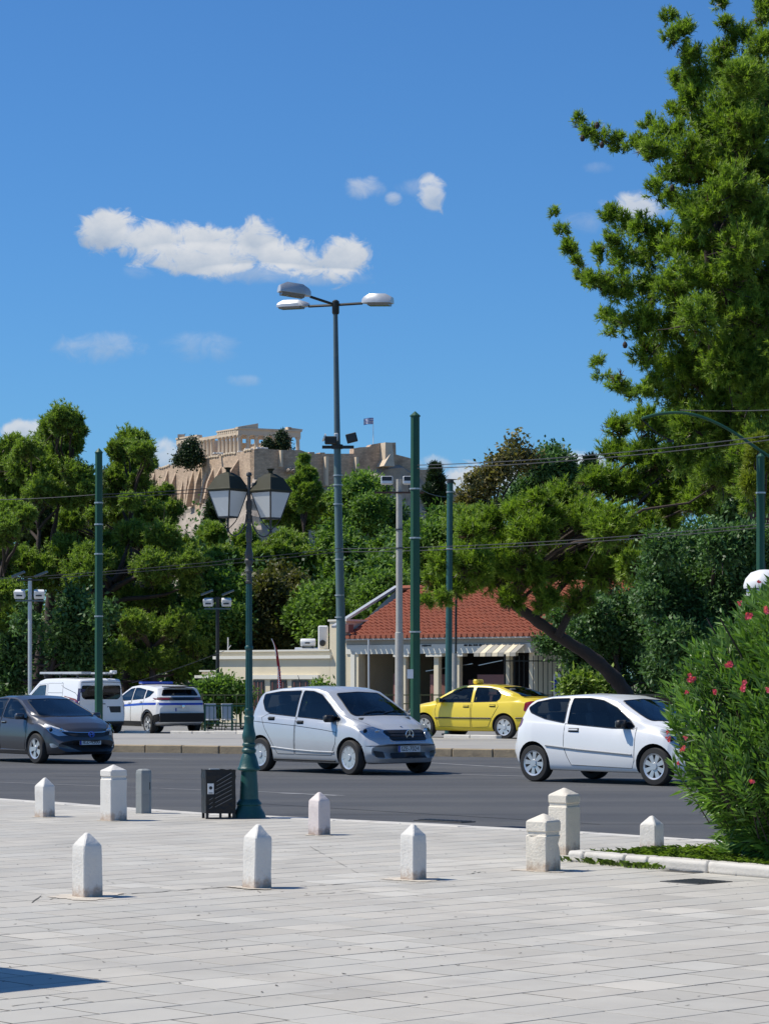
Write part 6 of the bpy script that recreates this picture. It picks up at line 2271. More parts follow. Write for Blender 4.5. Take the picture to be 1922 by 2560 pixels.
# sloping buttresses of the south face
def buttress(px, ytop, ybot, px_bot, wd=1.5):
    t = on_wall(px, dS)
    a = dS * t
    zt = H - (ytop - YH) / F * (corner.y + a.y)
    zb = H - (ybot - YH) / F * (corner.y + a.y) - 3
    out = abs((px_bot - px) / F * CY / nS.x) + .6
    q = MB()
    w = dS * wd
    A = [Vector((a.x, a.y, zt)), Vector((a.x, a.y, zb)), Vector((a.x, a.y, zb)) + nS * out, Vector((a.x, a.y, zb + (zt - zb) * .55)) + nS * out * .62]
    A += [p + w for p in A]
    q.add([p for p in A], [(0, 1, 2, 3), (7, 6, 5, 4), (0, 4, 5, 1), (1, 5, 6, 2), (2, 6, 7, 3), (3, 7, 4, 0)])
    q.build('buttress', M['wall_stone'], cit)
for (px, yt, yb, pb) in ((597, 1148, 1195, 570), (554, 1166, 1216, 532), (534, 1171, 1228, 514), (519, 1178, 1240, 505), (502, 1168, 1244, 486), (484, 1177, 1248, 468), (471, 1187, 1250, 464), (458, 1198, 1252, 452), (440, 1182, 1232, 424), (421, 1174, 1224, 408), (388, 1178, 1220, 378)):
    buttress(px, yt, yb, pb)
def pier(px0, px1, ytop, ybot, out=1.6, flare=0, lab=None):
    """buttress on the east face with one sunlit side"""
    t0, t1 = on_wall(px0, dE), on_wall(px1, dE)
    zt, zb = wall_z(px0, ytop, dE), wall_z(px0, ybot, dE)
    q = MB()
    a, c = dE * t0, dE * t1
    o = nE * out
    of = nE * (out + flare)
    fl = dE * (-flare * .8)
    V = [Vector((a.x, a.y, zt)), Vector((c.x, c.y, zt)), Vector((c.x, c.y, zt)) + o, Vector((a.x, a.y, zt)) + o,
         Vector((a.x, a.y, zb)) + fl, Vector((c.x, c.y, zb)), Vector((c.x, c.y, zb)) + of, Vector((a.x, a.y, zb)) + of + fl]
    m_ = [(V[i] * .72 + V[i + 4] * .28) if i in (1, 2) else (V[i] * .28 + V[i + 4] * .72 - fl * .62 - (nE * flare * .6 if i == 3 else Vector())) for i in range(4)]
    vs = V[:4] + m_ + V[4:]
    fs = [(0, 3, 2, 1)] + [(8, 9, 10, 11)]
    for L_ in range(2):
        for k in range(4):
            fs.append((L_ * 4 + k, L_ * 4 + (k + 1) % 4, L_ * 4 + 4 + (k + 1) % 4, L_ * 4 + 4 + k))
    q.add(vs, fs)
    q.build('pier', M['old_marble'], cit, label=lab)
pier(951, 968, 1108, 1168, 4.5, 2.2, 'broad sunlit corner pier below the flag')
pier(697, 702, 1126, 1168, 2.0)
pier(808, 815, 1142, 1215, 2.4)
pier(884, 890, 1143, 1178, 2.4)

# rock under the walls
rockt = thing('citadel_rock', 'rugged pale grey rock face below the hilltop walls', 'rock', (0, 0, 0))
def rock_sheet():
    path = []
    for px in range(250, 634, 8):
        t = on_wall(px, dS)
        path.append((corner + dS * t, nS, interp(px, [(250, 1250), (380, 1232), (455, 1262), (480, 1262), (520, 1245), (560, 1222), (634, 1200)]), px))
    path.reverse()
    path = path[::-1]
    p2 = []
    for px in range(636, 1200, 7):
        t = on_wall(px, dE)
        p2.append((corner + dE * t, nE, interp(px, [(636, 1195), (700, 1180), (740, 1170), (790, 1208), (850, 1216), (905, 1200), (930, 1172), (955, 1162), (1000, 1160), (1020, 1172), (1060, 1200), (1120, 1225), (1200, 1300)]), px))
    mid = [(corner, (nS + nE).normalized(), 1197, 635)]
    path = path + mid + p2
    rows = 46
    q = MB()
    vs = []
    for (c, n, py, px) in path:
        z0 = H - (py - YH) / F * c.y
        for j in range(rows):
            f = j / (rows - 1)
            out = -1.5 + 2.6 * (j > 0) + 75 * f ** 1.9
            z = z0 * (1 - f) ** 1.15 + .3
            p = Vector((c.x + n.x * out, c.y + n.y * out, z))
            k = 1.4 if j else 0
            nz3 = Vector((noise.ridged_multi_fractal(p * .06, .9, 2.1, 5, 1, 2), noise.ridged_multi_fractal(p * .06 + Vector((9, 3, 1)), .9, 2.1, 5, 1, 2), noise.fractal(p * .09 + Vector((2, 7, 5)), 1, 2, 4)))
            p += n * (nz3.x - 1.0) * 2.3 * min(1, j) + Vector((0, 0, 1)) * (nz3.z * 2.2) * min(1, j * .5)
            p += n * noise.noise(p * .35) * 1.2 * min(1, j)
            vs.append(p)
    m = len(path)
    fs = [(i * rows + j, i * rows + j + 1, (i + 1) * rows + j + 1, (i + 1) * rows + j) for i in range(m - 1) for j in range(rows - 1)]
    q.add(vs, fs)
    return q
rock_sheet().build('rock_face', M['rock'], rockt, smooth=True, angle=28)
# loose outcrops on the crest
for (px, py, w_, h_, lab) in ((728, 1176, 12, 6, 0), (940, 1200, 22, 14, 0)):
    Yr = 1004.0
    c = P(px, py, Yr)
    bm = bmesh.new()
    bmesh.ops.create_icosphere(bm, subdivisions=4, radius=1)
    for v in bm.verts:
        n = noise.ridged_multi_fractal(v.co * 1.3 + Vector((px, 0, 0)), .9, 2.1, 5, 1, 2)
        v.co = Vector((v.co.x * w_ / 6.5 * .9, v.co.y * 5, v.co.z * h_ / 6.5)) * (.72 + .3 * n)
    me = bpy.data.meshes.new('outcrop')
    bm.to_mesh(me)
    bm.free()
    me.materials.append(M['rock'])
    finish(me, True, 25)
    link('outcrop', me, rockt, loc=c)
# summit ground behind the wall
b = MB()
q0 = corner + dS * 4 - nS * 4
b.add([(corner + dS * 2 + dE * 2) + Vector((0, 0, 82)), (corner + dS * 130 + dE * 2) + Vector((0, 0, 82)), (corner + dS * 130 + dE * 90) + Vector((0, 0, 82)), (corner + dS * 2 + dE * 90) + Vector((0, 0, 82))], [(0, 1, 2, 3)])
b.build('hilltop', M['rock'], kind='structure', fix=False)

# ---- the temple
TY = 1090.0
tc0 = Vector(((598 - CX) / F * TY, TY, 0))
dT = Vector((-.55, .835, 0)).normalized()
dF = Vector((.895, .446, 0)).normalized()
topz = H - (1069 - YH) / F * TY
ENT, COLH = 3.0, 11.0
zc = topz - ENT
zbase = zc - COLH
tem = thing('ruined_temple', 'ancient marble temple ruin with rows of columns on the hilltop', 'temple', tc0)
colm = MB().lathe([(.95, 0), (.93, .3), (.86, 5), (.72, 9.9), (.78, 10.0), (1.15, 10.5), (1.15, 11.0)], 16, flute=.08).mesh('column', M['old_marble'], True, 40)
def tcol(p):
    link('column', colm, tem, loc=(p.x, p.y, zbase))
for k in range(8):
    if k == 0:
        continue
    tcol(dF * (k * 27.0 / 7))
for k in range(17):
    if k in (6,):
        continue
    tcol(dT * (k * 3.25))
# inner porch columns
for k in range(6):
    tcol(dF * (4 + k * 3.8) + dT * 6)
for k in (1, 2, 4, 6, 7):
    tcol(dF * (k * 27.0 / 7) + dT * 52)
for k in range(5, 17):
    tcol(dT * (k * 3.25) + dF * 27)
def beam(a, c_, z0, z1, w, name='entablature', m=None):
    d = c_ - a
    q = MB()
    q.box(((a.x + c_.x) / 2, (a.y + c_.y) / 2, (z0 + z1) / 2), (d.length, w, z1 - z0), rz=math.atan2(d.y, d.x))
    return q.build(name, m or M['old_marble'], tem)
e0, e1 = dF * -.9, dF * 27.9
beam(e0 + dT * 0, e1 + dT * 0, zc, topz - .7, 1.9)
beam(e0 - dF * .4, e1 + dF * .4, topz - .69, topz, 2.9, 'cornice')
beam(dT * -.9 + dF * .0 + dT * 1.9, dT * 17.2, zc, topz - .7, 1.9)
beam(dT * 1.6, dT * 17.4, topz - .69, topz - .1, 2.5, 'cornice')
for k in range(9):
    c = dT * (2.2 + k * 1.75) + Vector((-.97 * .84, -.97 * .55, 0))
    MB().box((c.x, c.y, zc + 1.75), (.75, .25, 1.1), rz=math.atan2(dT.y, dT.x)).build('triglyph', M['old_marble'], tem)
beam(dT * 17.5, dT * 33, zc, zc + 1.2, 1.6)
beam(dT * 33, dT * 52.9, zc, topz - 1.0, 1.9)
beam(dT * 34, dT * 53, topz - .99, topz - .3, 2.5, 'cornice')
beam(dT * 52 + dF * .9, dT * 52 + dF * 27.9, zc, topz - .7, 1.9)
# cella walls in the middle
for (a, l0, l1, zt) in ((5, 8, 14, 7.5), (5, 30, 46, 9.5), (22, 10, 44, 9.0)):
    A, B_ = dF * a + dT * l0, dF * a + dT * l1
    beam(A, B_, zbase, zbase + zt, 1.2, 'cella_wall')
beam(dF * 5 + dT * 46, dF * 22 + dT * 46, zbase, zbase + 12, 1.2, 'cella_wall')
beam(dF * 4 + dT * 6, dF * 24 + dT * 6, zc - 1, zc + .5, 1.2, 'cella_wall')
beam(dF * 2.5 + dT * 9, dF * 9.5 + dT * 9, zbase, zc - 2.5, 1.2, 'cella_wall')
beam(dF * 20 + dT * 9, dF * 25 + dT * 9, zbase, zc - 3.0, 1.2, 'cella_wall')
# pediment remains at both corners
q = MB()
def wedge(l0, l1, h0, h1):
    A, B_ = dF * l0, dF * l1
    s = dT * 1.2
    z = topz
    V = [A - s, B_ - s, B_ + s, A + s]
    vs = [(v.x, v.y, z) for v in V] + [(V[0].x, V[0].y, z + h0), (V[1].x, V[1].y, z + h1), (V[2].x, V[2].y, z + h1), (V[3].x, V[3].y, z + h0)]
    return MB().add(vs, [(3, 2, 1, 0), (4, 5, 6, 7), (0, 1, 5, 4), (1, 2, 6, 5), (2, 3, 7, 6), (3, 0, 4, 7)])
wedge(-1.2, 8.0, .25, 2.1).build('pediment_fragment', M['old_marble'], tem)
wedge(22.3, 28.6, .95, .45).build('pediment_fragment', M['old_marble'], tem)
wedge(21.7, 23.4, 1.2, 1.15).build('corner_block', M['old_marble'], tem)
A = dT * 52 + dF * 1
MB().box((A.x, A.y, topz + .6), (3, 2, 1.4)).build('corner_block', M['old_marble'], tem)
# stylobate steps
for k in range(3):
    A, B_ = dF * 13.5 + dT * 26, None
    MB().box((A.x, A.y, zbase - .25 - .5 * k), (29.5 + 1.6 * k, 55 + 1.6 * k, .5), rz=math.atan2(dF.y, dF.x)).build('step', M['old_marble'], tem)
MB().box(((dF * 13.5 + dT * 26).x, (dF * 13.5 + dT * 26).y, zbase - 5), (28, 53, 8), rz=math.atan2(dF.y, dF.x)).build('foundation', M['wall_stone'], tem)
# site fence and museum pieces on the wall edge
for (px, py, w_, h_, lab) in ((622, 1121, 22, 4, 'pale marble blocks just left of the citadel wall corner'), (655, 1119, 30, 5, 'pale marble blocks just right of the citadel wall corner'), (545, 1132, 26, 5, 'leftmost pale marble blocks on the wall edge, beside the dark tree'), (600, 1127, 12, 4, 'smallest group of pale marble blocks under the temple corner'), (682, 1123, 30, 3, 'flat pale marble blocks under the small pointed hilltop trees')):
    c = P(px, py, 1030)
    t = thing('marble_blocks', lab, 'stone block', c - Vector((0, 0, .6)), R(20), 'marble blocks on the hilltop edge')
    for k in range(3):
        MB().box(((k - 1) * w_ / 6.3 / 3, 0, h_ / 12.6), (w_ / 6.3 / 3 - .2, 1.5, h_ / 6.3 * random.uniform(.6, 1.1)), bev=.08).build('block', M['marble'], t)
# belvedere: terrace rim with people-sized parapet, flag
t = thing('flagpole', 'white flagpole with a blue and white striped flag above the corner bastion', 'flag', P(933, 1108, 1034))
zt = (1108 - 1044) / F * 1034
MB().tube([(0, 0, -1), (0, 0, zt)], [.16, .10], 8).build('pole', M['white'], t)
sf = 1034 / F
q0 = []
fw, fh = 24 * sf, 16 * sf
for k in range(9):
    q = MB()
    z1 = zt - fh * k / 9
    z0 = zt - fh * (k + 1) / 9
    n = 10
    vs = []
    for i in range(n + 1):
        x = -fw * i / n
        yy = .35 * math.sin(i * .9)
        dz = -.25 * (i / n) ** 2 * 1.6
        vs += [(x, yy, z0 + dz), (x, yy, z1 + dz)]
    q.add(vs, [(2 * i, 2 * i + 2, 2 * i + 3, 2 * i + 1) for i in range(n)])
    q.build('flag_stripe', mat('flag_blue', (.04, .10, .42), .7) if k == 0 else (bpy.data.materials['flag_blue'] if k % 2 == 0 else M['white']), t, fix=False)
q = MB()
q.quad((-.05, -.08, zt - fh * 5 / 9), (-fw * .38, -.02, zt - fh * 5 / 9), (-fw * .38, -.02, zt), (-.05, -.08, zt))
q.build('flag_canton', bpy.data.materials['flag_blue'], t, fix=False)
q = MB()
q.bar((-fw * .19, -.12, zt - .05), (-fw * .19, -.12, zt - fh * .55), .22, .02, up=(0, 1, 0))
q.bar((-.05, -.12, zt - fh * .28), (-fw * .37, -.06, zt - fh * .28), .22, .02, up=(0, 1, 0))
q.build('flag_cross', M['white'], t)

# ------------------------------------------------------------------ foliage
def unit(v):
    return v / np.maximum(np.linalg.norm(v, axis=1, keepdims=True), 1e-9)

FACE = np.array([-.45, -.15, 1.0])                # leaves hold their faces towards the light

def wob(c, f, a):
    """cheap 3D displacement field"""
    return a * np.stack([np.sin(c[:, 1] * f + 1.3 * np.sin(c[:, 2] * f * .7)) + .6 * np.sin(c[:, 2] * f * 2.1 + c[:, 0] * f),
                         np.sin(c[:, 2] * f + 1.7 * np.sin(c[:, 0] * f * .8)) + .6 * np.sin(c[:, 0] * f * 2.3 + c[:, 1] * f),
                         np.sin(c[:, 0] * f + 1.1 * np.sin(c[:, 1] * f * .9)) + .6 * np.sin(c[:, 1] * f * 1.9 + c[:, 2] * f)], 1) / 1.6

def needles(blobs, n, rng, k=8, L=.2, w=.03, up=.55, shell=.6, spread=.8, droop=0.0, bias=(0, 0, .35), rough=.28, twig=0.0):
    """tufts of needles: on padded shells (twig=0) or strung along short outward twigs"""
    B = np.asarray(blobs, float)
    wgt = B[:, 3] * B[:, 5]
    if twig:
        m = n // 6
        idx = rng.choice(len(B), m, p=wgt / wgt.sum())
        d0 = unit(rng.normal(size=(m, 3)) + np.array([0, 0, .15]))
        r0 = rng.random(m) ** .5 * .62
        st = B[idx, :3] + d0 * B[idx, 3:] * r0[:, None]
        cen = B[:, :3].mean(0)
        dr = unit(d0 * .75 + np.array([0, 0, .55]) + unit(B[idx, :3] - cen) * .25 + rng.normal(0, .38, (m, 3)))
        ln = np.minimum(twig, B[idx, 3] * .8) * rng.uniform(.6, 1.35, m)
        t = np.tile(np.linspace(.15, 1, 6), m)
        c = np.repeat(st, 6, 0) + np.repeat(dr * ln[:, None], 6, 0) * t[:, None] + rng.normal(0, .03, (m * 6, 3))
        c[:, 2] += np.repeat(ln, 6) * .18 * t ** 2
        ax = unit(np.repeat(dr, 6, 0) + np.array([0, 0, .25]) * t[:, None])
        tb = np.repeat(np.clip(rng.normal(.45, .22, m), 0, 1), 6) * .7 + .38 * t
        n = m * 6
    else:
        idx = rng.choice(len(B), n, p=wgt / wgt.sum())
        d = unit(rng.normal(size=(n, 3)) + np.array(bias))
        rad = 1.03 - shell * rng.random(n) ** 2.2
        c = B[idx, :3] + d * B[idx, 3:] * rad[:, None]
        c = c + wob(c, 4.2, .14 + .14 * rough * B[idx, 3][:, None]) + wob(c, 11.0, .08)
        ax = unit(d * .7 + np.array([0, 0, up]) + rng.normal(0, .4, (n, 3)))
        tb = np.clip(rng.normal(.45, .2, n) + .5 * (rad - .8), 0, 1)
    b_ = unit(np.repeat(ax, k, 0) + rng.normal(0, spread, (n * k, 3)) - np.array([0, 0, droop]))
    base = np.repeat(c, k, 0)
    Ls = L * rng.uniform(.6, 1.25, n * k)
    s = unit(np.cross(b_, rng.normal(0, .55, (n * k, 3)) + FACE)) * w / 2
    tip = base + b_ * Ls[:, None]
    v = np.stack([base - s, base + s, tip + s * .35, tip - s * .35], 1).reshape(-1, 3)
    tint = np.repeat(tb, k) + rng.normal(0, .07, n * k)
    return v, 4, n * k, tint

def concat(*ds):
    return np.concatenate([d[0] for d in ds]), ds[0][1], sum(d[2] for d in ds), np.concatenate([d[3] for d in ds])

def leaves(blobs, n, rng, L=.12, w=.06, up=.5, shell=.6, clump=6, spread=.9, rough=.3):
    B = np.asarray(blobs, float)
    wgt = B[:, 3] * B[:, 5]
    m = n // clump
    idx = rng.choice(len(B), m, p=wgt / wgt.sum())
    d = unit(rng.normal(size=(m, 3)))
    rad = 1 - shell * rng.random(m) ** 1.6
    lump = 1 + rough * np.sin(d[:, 0] * 5 + idx) * np.cos(d[:, 2] * 6 + idx * 1.7) + rng.normal(0, .08, m)
    c = B[idx, :3] + d * B[idx, 3:] * (rad * lump)[:, None]
    c = c + wob(c, 3.1, .12 + .10 * B[idx, 3][:, None])
    N = m * clump
    base = np.repeat(c, clump, 0) + rng.normal(0, L * 1.0, (N, 3))
    b_ = unit(np.repeat(d, clump, 0) * .6 + np.array([0, 0, up * .4]) + rng.normal(0, spread, (N, 3)))
    s = unit(np.cross(b_, rng.normal(0, .7, (N, 3)) + FACE)) * w / 2
    Ls = L * rng.uniform(.7, 1.3, N)[:, None]
    v = np.stack([base, base + b_ * Ls * .5 + s, base + b_ * Ls, base + b_ * Ls * .5 - s], 1).reshape(-1, 3)
    tint = np.repeat(np.clip(rng.normal(.5, .25, m), 0, 1), clump) + rng.normal(0, .1, N)
    return v, 4, N, tint

def fol_obj(name, data, m, parent, origin=None, **kw):
    v, k, n, tint = data
    if origin is not None:
        v = v - np.array(origin)
    me = np_mesh(name, v, k, n, m, tint)
    return link(name, me, parent, **kw)

NR = np.random.default_rng(11)
def blob_px(lst, Y, dy=1.5, flat=.8, sat=4):
    out = []
    for e in lst:
        x, y, r_ = e[:3]
        Yb = Y + (NR.normal(0, dy) if len(e) < 4 else e[3])
        p = D(x, y, Yb)
        rr = r_ * 1.1571 / F * Yb
        out.append((p.x, p.y, p.z, rr * .86, rr * .86, rr * flat * .86))
        for _ in range(sat):
            o_ = NR.normal(0, 1, 3)
            o_ /= np.linalg.norm(o_)
            k_ = NR.uniform(.38, .62)
            out.append((p.x + o_[0] * rr * (1.12 - k_), p.y + o_[1] * rr * .8, p.z + o_[2] * rr * (1.12 - k_) * flat, rr * k_, rr * k_, rr * k_ * flat))
    return out

def limb(q, a, c, r0, r1, sag=.1, n=7, seg=6):
    a, c = Vector(a), Vector(c)
    pts = []
    L = (c - a).length
    for i in range(seg + 1):
        t = i / seg
        p = a.lerp(c, t)
        p += Vector((noise.noise(p * .7 + Vector((3, 0, 0))), noise.noise(p * .7 + Vector((0, 5, 0))), noise.noise(p * .7))) * L * .07 * (1 if 0 < i < seg else 0)
        p.z += sag * L * 4 * t * (1 - t) * -.25
        pts.append(p)
    q.tube(pts, [r0 + (r1 - r0) * i / seg for i in range(seg + 1)], n, cap=False)

def tree(name, label, group, base, blobs, data_fn, m, trunk_r, fork=.45, bark=None, limbs=14, lean_pts=None, extra=None):
    t = thing(name, label, 'tree', base, 0, group)
    B = np.asarray(blobs)
    b0 = Vector(base)
    cen = Vector(B[:, :3].mean(0))
    q = MB()
    topb = Vector((cen.x, cen.y, b0.z + (B[:, 2].max() - b0.z) * (.80 if lean_pts is None else .9)))
    zf = b0.z + (cen.z - b0.z) * fork
    f0 = Vector((b0.x + (cen.x - b0.x) * .4, b0.y + (cen.y - b0.y) * .4, zf)) if lean_pts is None else Vector(lean_pts[-1])
    if lean_pts is None:
        limb(q, b0 - b0, f0 - b0, trunk_r, trunk_r * .75, 0, 10)
        limb(q, f0 - b0, topb - b0, trunk_r * .75, .03, 0, 8)
    else:
        pts = [Vector(p) - b0 for p in lean_pts]
        n = len(pts)
        sm = [Vector(p_) for p_ in csmooth([tuple(p_) for p_ in pts], 6)]
        n = len(sm)
        v0 = len(q.v)
        q.tube(sm, [trunk_r * (1 - .5 * i / (n - 1)) for i in range(n)], 20, cap=False)
        for i_ in range(v0, len(q.v)):
            c_ = Vector(q.v[i_])
            a_ = sm[min(n - 1, (i_ - v0) // 20)]
            q.v[i_] = tuple(c_ + (c_ - a_) * (.22 * noise.noise(c_ * 2.2) + .16 * noise.noise(Vector((c_.x * 9, c_.y * 9, c_.z * 2.5)))))
    order = np.argsort(-B[:, 3])[:limbs]
    for i in order:
        c = Vector(B[i, :3])
        st = f0.lerp(topb, max(0, min(.85, (c.z - f0.z) / max(.5, topb.z - f0.z) * .7))) if lean_pts is None else f0
        limb(q, st - b0, c - b0, trunk_r * .32, .025, -.1, 6)
        for j in range(3):
            e = c + Vector(NR.normal(0, 1, 3)) * B[i, 3] * .75
            limb(q, c - b0, e - b0, .03, .01, 0, 4, 4)
    q.build('trunk', bark or M['bark'], t, smooth=True, angle=70)
    data = data_fn(B)
    fol_obj('crown', data, m, t, origin=b0)
    if extra:
        for (nm, dt, mm) in extra(B):
            fol_obj(nm, dt, mm, t, origin=b0)
    return t

def pine_fn(n, L=.22, w=.032, k=8, **kw):
    return lambda B: needles(B, n, NR, k=k, L=L, w=w, **kw)
def mixed_pine(n, L=.17, w=.048, k=8, tw=.9):
    return lambda B: concat(needles(B, int(n * .55), NR, k=k, L=L, w=w, spread=.85, up=.8, rough=.5, shell=.75), needles(B, int(n * .55), NR, k=k, L=L, w=w, spread=.75, twig=tw))
def dry_fn(n, L=.2, w=.03):
    def f(B):
        low = B.copy()
        low[:, 2] -= low[:, 5] * .35
        low[:, 3:] *= .75
        return [('dry_needles', needles(low, n, NR, k=6, L=L, w=w, up=-.2, shell=.9), M['dry'])]
    return f

# big pine at the right edge
S1 = [(1252, 262, 15), (1272, 283, 20), (1300, 300, 22), (1335, 312, 25), (1375, 322, 30), (1412, 330, 36), (1400, 272, 20), (1440, 298, 42),
      (1445, 38, 20), (1448, 85, 22), (1472, 70, 26), (1488, 125, 30), (1463, 180, 24), (1500, 215, 40), (1470, 245, 30), (1555, 8, 20), (1568, 55, 18), (1600, 95, 36), (1652, 30, 35), (1650, 120, 46), (1615, 165, 42), (1560, 190, 46), (1530, 290, 56), (1600, 260, 56), (1660, 230, 60),
      (1480, 340, 46), (1448, 380, 34), (1415, 412, 24), (1520, 390, 56), (1600, 370, 62), (1665, 350, 60), (1450, 435, 26), (1505, 468, 46), (1570, 480, 55), (1645, 480, 60),
      (1202, 462, 13), (1216, 498, 17), (1233, 538, 18), (1246, 572, 20), (1264, 606, 22), (1292, 618, 32), (1318, 468, 20), (1350, 488, 28), (1390, 498, 32), (1430, 512, 36), (1330, 525, 26), (1302, 556, 24), (1352, 566, 38), (1402, 566, 40), (1462, 548, 42), (1335, 628, 36),
      (1392, 640, 46), (1452, 632, 52), (1530, 580, 50), (1600, 600, 60), (1665, 600, 60), (1300, 682, 20), (1330, 708, 28), (1382, 700, 42), (1442, 716, 50), (1512, 700, 56), (1590, 716, 62), (1665, 716, 60), (1402, 768, 38), (1462, 800, 54), (1540, 800, 58), (1622, 816, 62),
      (1290, 785, 15), (1301, 814, 20), (1330, 838, 22), (1360, 852, 20), (1390, 848, 24), (1424, 848, 32), (1500, 930, 50), (1570, 960, 55), (1640, 980, 60), (1480, 985, 45), (1560, 1030, 60), (1640, 1060, 60), (1482, 866, 46), (1560, 890, 54), (1650, 900, 60), (1720, 200, 80), (1740, 400, 90), (1750, 600, 90), (1750, 800, 90), (1760, 60, 70),
      (1540, 350, 60), (1590, 300, 60), (1560, 430, 55), (1620, 440, 60), (1500, 520, 45), (1570, 545, 50), (1640, 540, 55), (1480, 600, 45), (1560, 655, 60), (1630, 660, 60), (1500, 760, 50), (1580, 770, 60), (1650, 770, 60), (1500, 840, 45), (1600, 860, 60), (1560, 130, 40), (1510, 170, 36), (1600, 190, 46), (1560, 245, 50)]
B1 = blob_px(S1, 76, 1.6, .85) + blob_px([(1620, 300, 60), (1580, 420, 60), (1640, 480, 60), (1600, 540, 60), (1560, 620, 55), (1640, 700, 65), (1570, 780, 60), (1640, 850, 60), (1610, 180, 50), (1520, 480, 45)], 72.5, .5, .85)
tb = D(1800, 1510, 78)
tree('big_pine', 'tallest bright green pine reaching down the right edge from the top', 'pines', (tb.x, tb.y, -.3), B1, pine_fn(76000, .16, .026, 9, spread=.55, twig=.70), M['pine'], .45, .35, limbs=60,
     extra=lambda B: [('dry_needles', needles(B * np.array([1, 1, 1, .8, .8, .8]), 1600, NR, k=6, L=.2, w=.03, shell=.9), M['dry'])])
# cones and bare twigs
q = MB()
for (x, y) in ((1350, 745), (1290, 270), (1258, 298), (1452, 405), (1300, 312), (1455, 520), (1410, 650)):
    p = D(x, y, 74.3)
    q.lathe([(.0, -.10), (.05, -.08), (.075, 0), (.05, .07), (.0, .11)], 8, c=p)
q.build('pine_cones', M['bark'], kind='stuff', label='dark cones hanging on the big pine')

# leaning pine in front of the pavilion
S2 = [(1340, 928, 28), (1400, 918, 38), (1460, 935, 44), (1540, 950, 55), (1620, 960, 46), (1326, 985, 34), (1400, 1000, 48), (1480, 1012, 54), (1560, 1040, 55), (1285, 1040, 32), (1340, 1060, 48), (1420, 1080, 50), (1215, 1075, 32), (1165, 1090, 32), (1112, 1112, 30), (1062, 1132, 34), (1015, 1152, 32),
      (1230, 1130, 48), (1150, 1160, 50), (1072, 1182, 45), (1002, 1202, 40), (955, 1215, 30), (1310, 1150, 54), (1390, 1150, 44), (945, 1262, 34), (992, 1262, 40), (1060, 1250, 45), (1140, 1240, 48), (1220, 1222, 50), (1300, 1230, 50), (1370, 1230, 38), (920, 1300, 13), (958, 1298, 20), (1105, 1298, 26), (1180, 1298, 30), (1250, 1300, 30), (1030, 1230, 40), (1100, 1215, 40), (1180, 1190, 45), (1260, 1190, 45), (1340, 1200, 40), (1270, 1120, 45), (1190, 1130, 40), (1390, 1050, 40), (1450, 1060, 40), (1500, 1090, 45), (1440, 1120, 40)]
B2 = blob_px(S2, 84, 1.4, .72)
lp_ = [D(1392, 1545, 86.4), D(1350, 1496, 86), D(1308, 1448, 85.8), D(1262, 1408, 85.5), D(1205, 1375, 85), D(1150, 1335, 84.5), (D(1100, 1295, 84)), D(1090, 1255, 84)]
lp_[0].z = -.4
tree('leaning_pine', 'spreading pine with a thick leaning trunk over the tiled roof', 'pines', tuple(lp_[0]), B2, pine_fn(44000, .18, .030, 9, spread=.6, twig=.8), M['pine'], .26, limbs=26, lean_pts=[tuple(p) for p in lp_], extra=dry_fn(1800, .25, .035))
q = MB()
for (a, c_, r0) in (((1100, 1295), (1240, 1130), .14), ((1150, 1335), (1330, 1150), .12), ((1095, 1280), (1010, 1200), .11), ((1205, 1375), (1420, 1080), .14), ((1110, 1305), (1180, 1240), .08)):
    limb(q, D(*a, 84.6), D(*c_, 84.2), r0, .03, 0, 7)
lo = q.build('limbs', M['bark'], bpy.data.objects['leaning_pine'], smooth=True)
lo.location = -Vector(lp_[0])

# dark glossy shrubs on the right
S3 = [(1440, 1185, 32), (1500, 1165, 34), (1425, 1230, 38), (1482, 1240, 48), (1560, 1185, 44), (1605, 1165, 36), (1550, 1260, 50), (1620, 1260, 50), (1452, 1310, 50), (1522, 1330, 52), (1602, 1330, 56), (1402, 1300, 30), (1455, 1380, 48), (1520, 1400, 54), (1590, 1400, 50), (1660, 1200, 50), (1670, 1300, 60), (1440, 1440, 40), (1520, 1460, 44)]
B3 = blob_px(S3, 70, 1.2, .9)
tb = D(1560, 1600, 71)
tree('laurel_tree', 'dark glossy-leaved tree between the leaning pine and the oleander', 'dark trees', (tb.x, tb.y, -.2), B3, lambda B: leaves(B, 60000, NR, .15, .075, shell=.55, clump=9, spread=.8), M['laurel'], .22, .3)
S4 = [(1345, 1420, 38), (1300, 1385, 34), (1252, 1372, 26), (1292, 1325, 26), (1372, 1330, 32), (1250, 1432, 32), (1400, 1462, 40), (1480, 1470, 44), (1220, 1400, 24), (1180, 1390, 18), (1330, 1480, 34), (1212, 1345, 16), (1215, 1335, 24), (1250, 1345, 30), (1300, 1355, 36), (1350, 1375, 36), (1335, 1310, 34), (1390, 1300, 36), (1290, 1290, 26), (1420, 1340, 40)]
B4 = blob_px(S4, 91, 1.0, .9)
tb = D(1400, 1560, 91)
tree('privet_tree', 'thin dark-leaved shrub tree behind the leaning trunk and the iron fence', 'dark trees', (tb.x, tb.y, -.2), B4, lambda B: leaves(B, 34000, NR, .16, .085, shell=.8, clump=6, spread=.9, rough=.5), M['laurel'], .15, .3)
# yellowish clump by the right pole
B5 = blob_px([(1632, 985, 16), (1625, 1015, 16), (1622, 1045, 16), (1650, 1060, 14), (1640, 960, 14), (1660, 1000, 20)], 66, .4, 1.1)
tb = D(1700, 1500, 66)
tree('young_pine', 'yellow-green pine tuft beside the right-edge pole', 'pines', (tb.x, tb.y, -.1), B5, pine_fn(2200, .18, .028, 8, twig=.5), leaf_mat('yellowish_needles', (.09, .13, .02), (.30, .34, .04), .35), .1, .4, limbs=6)

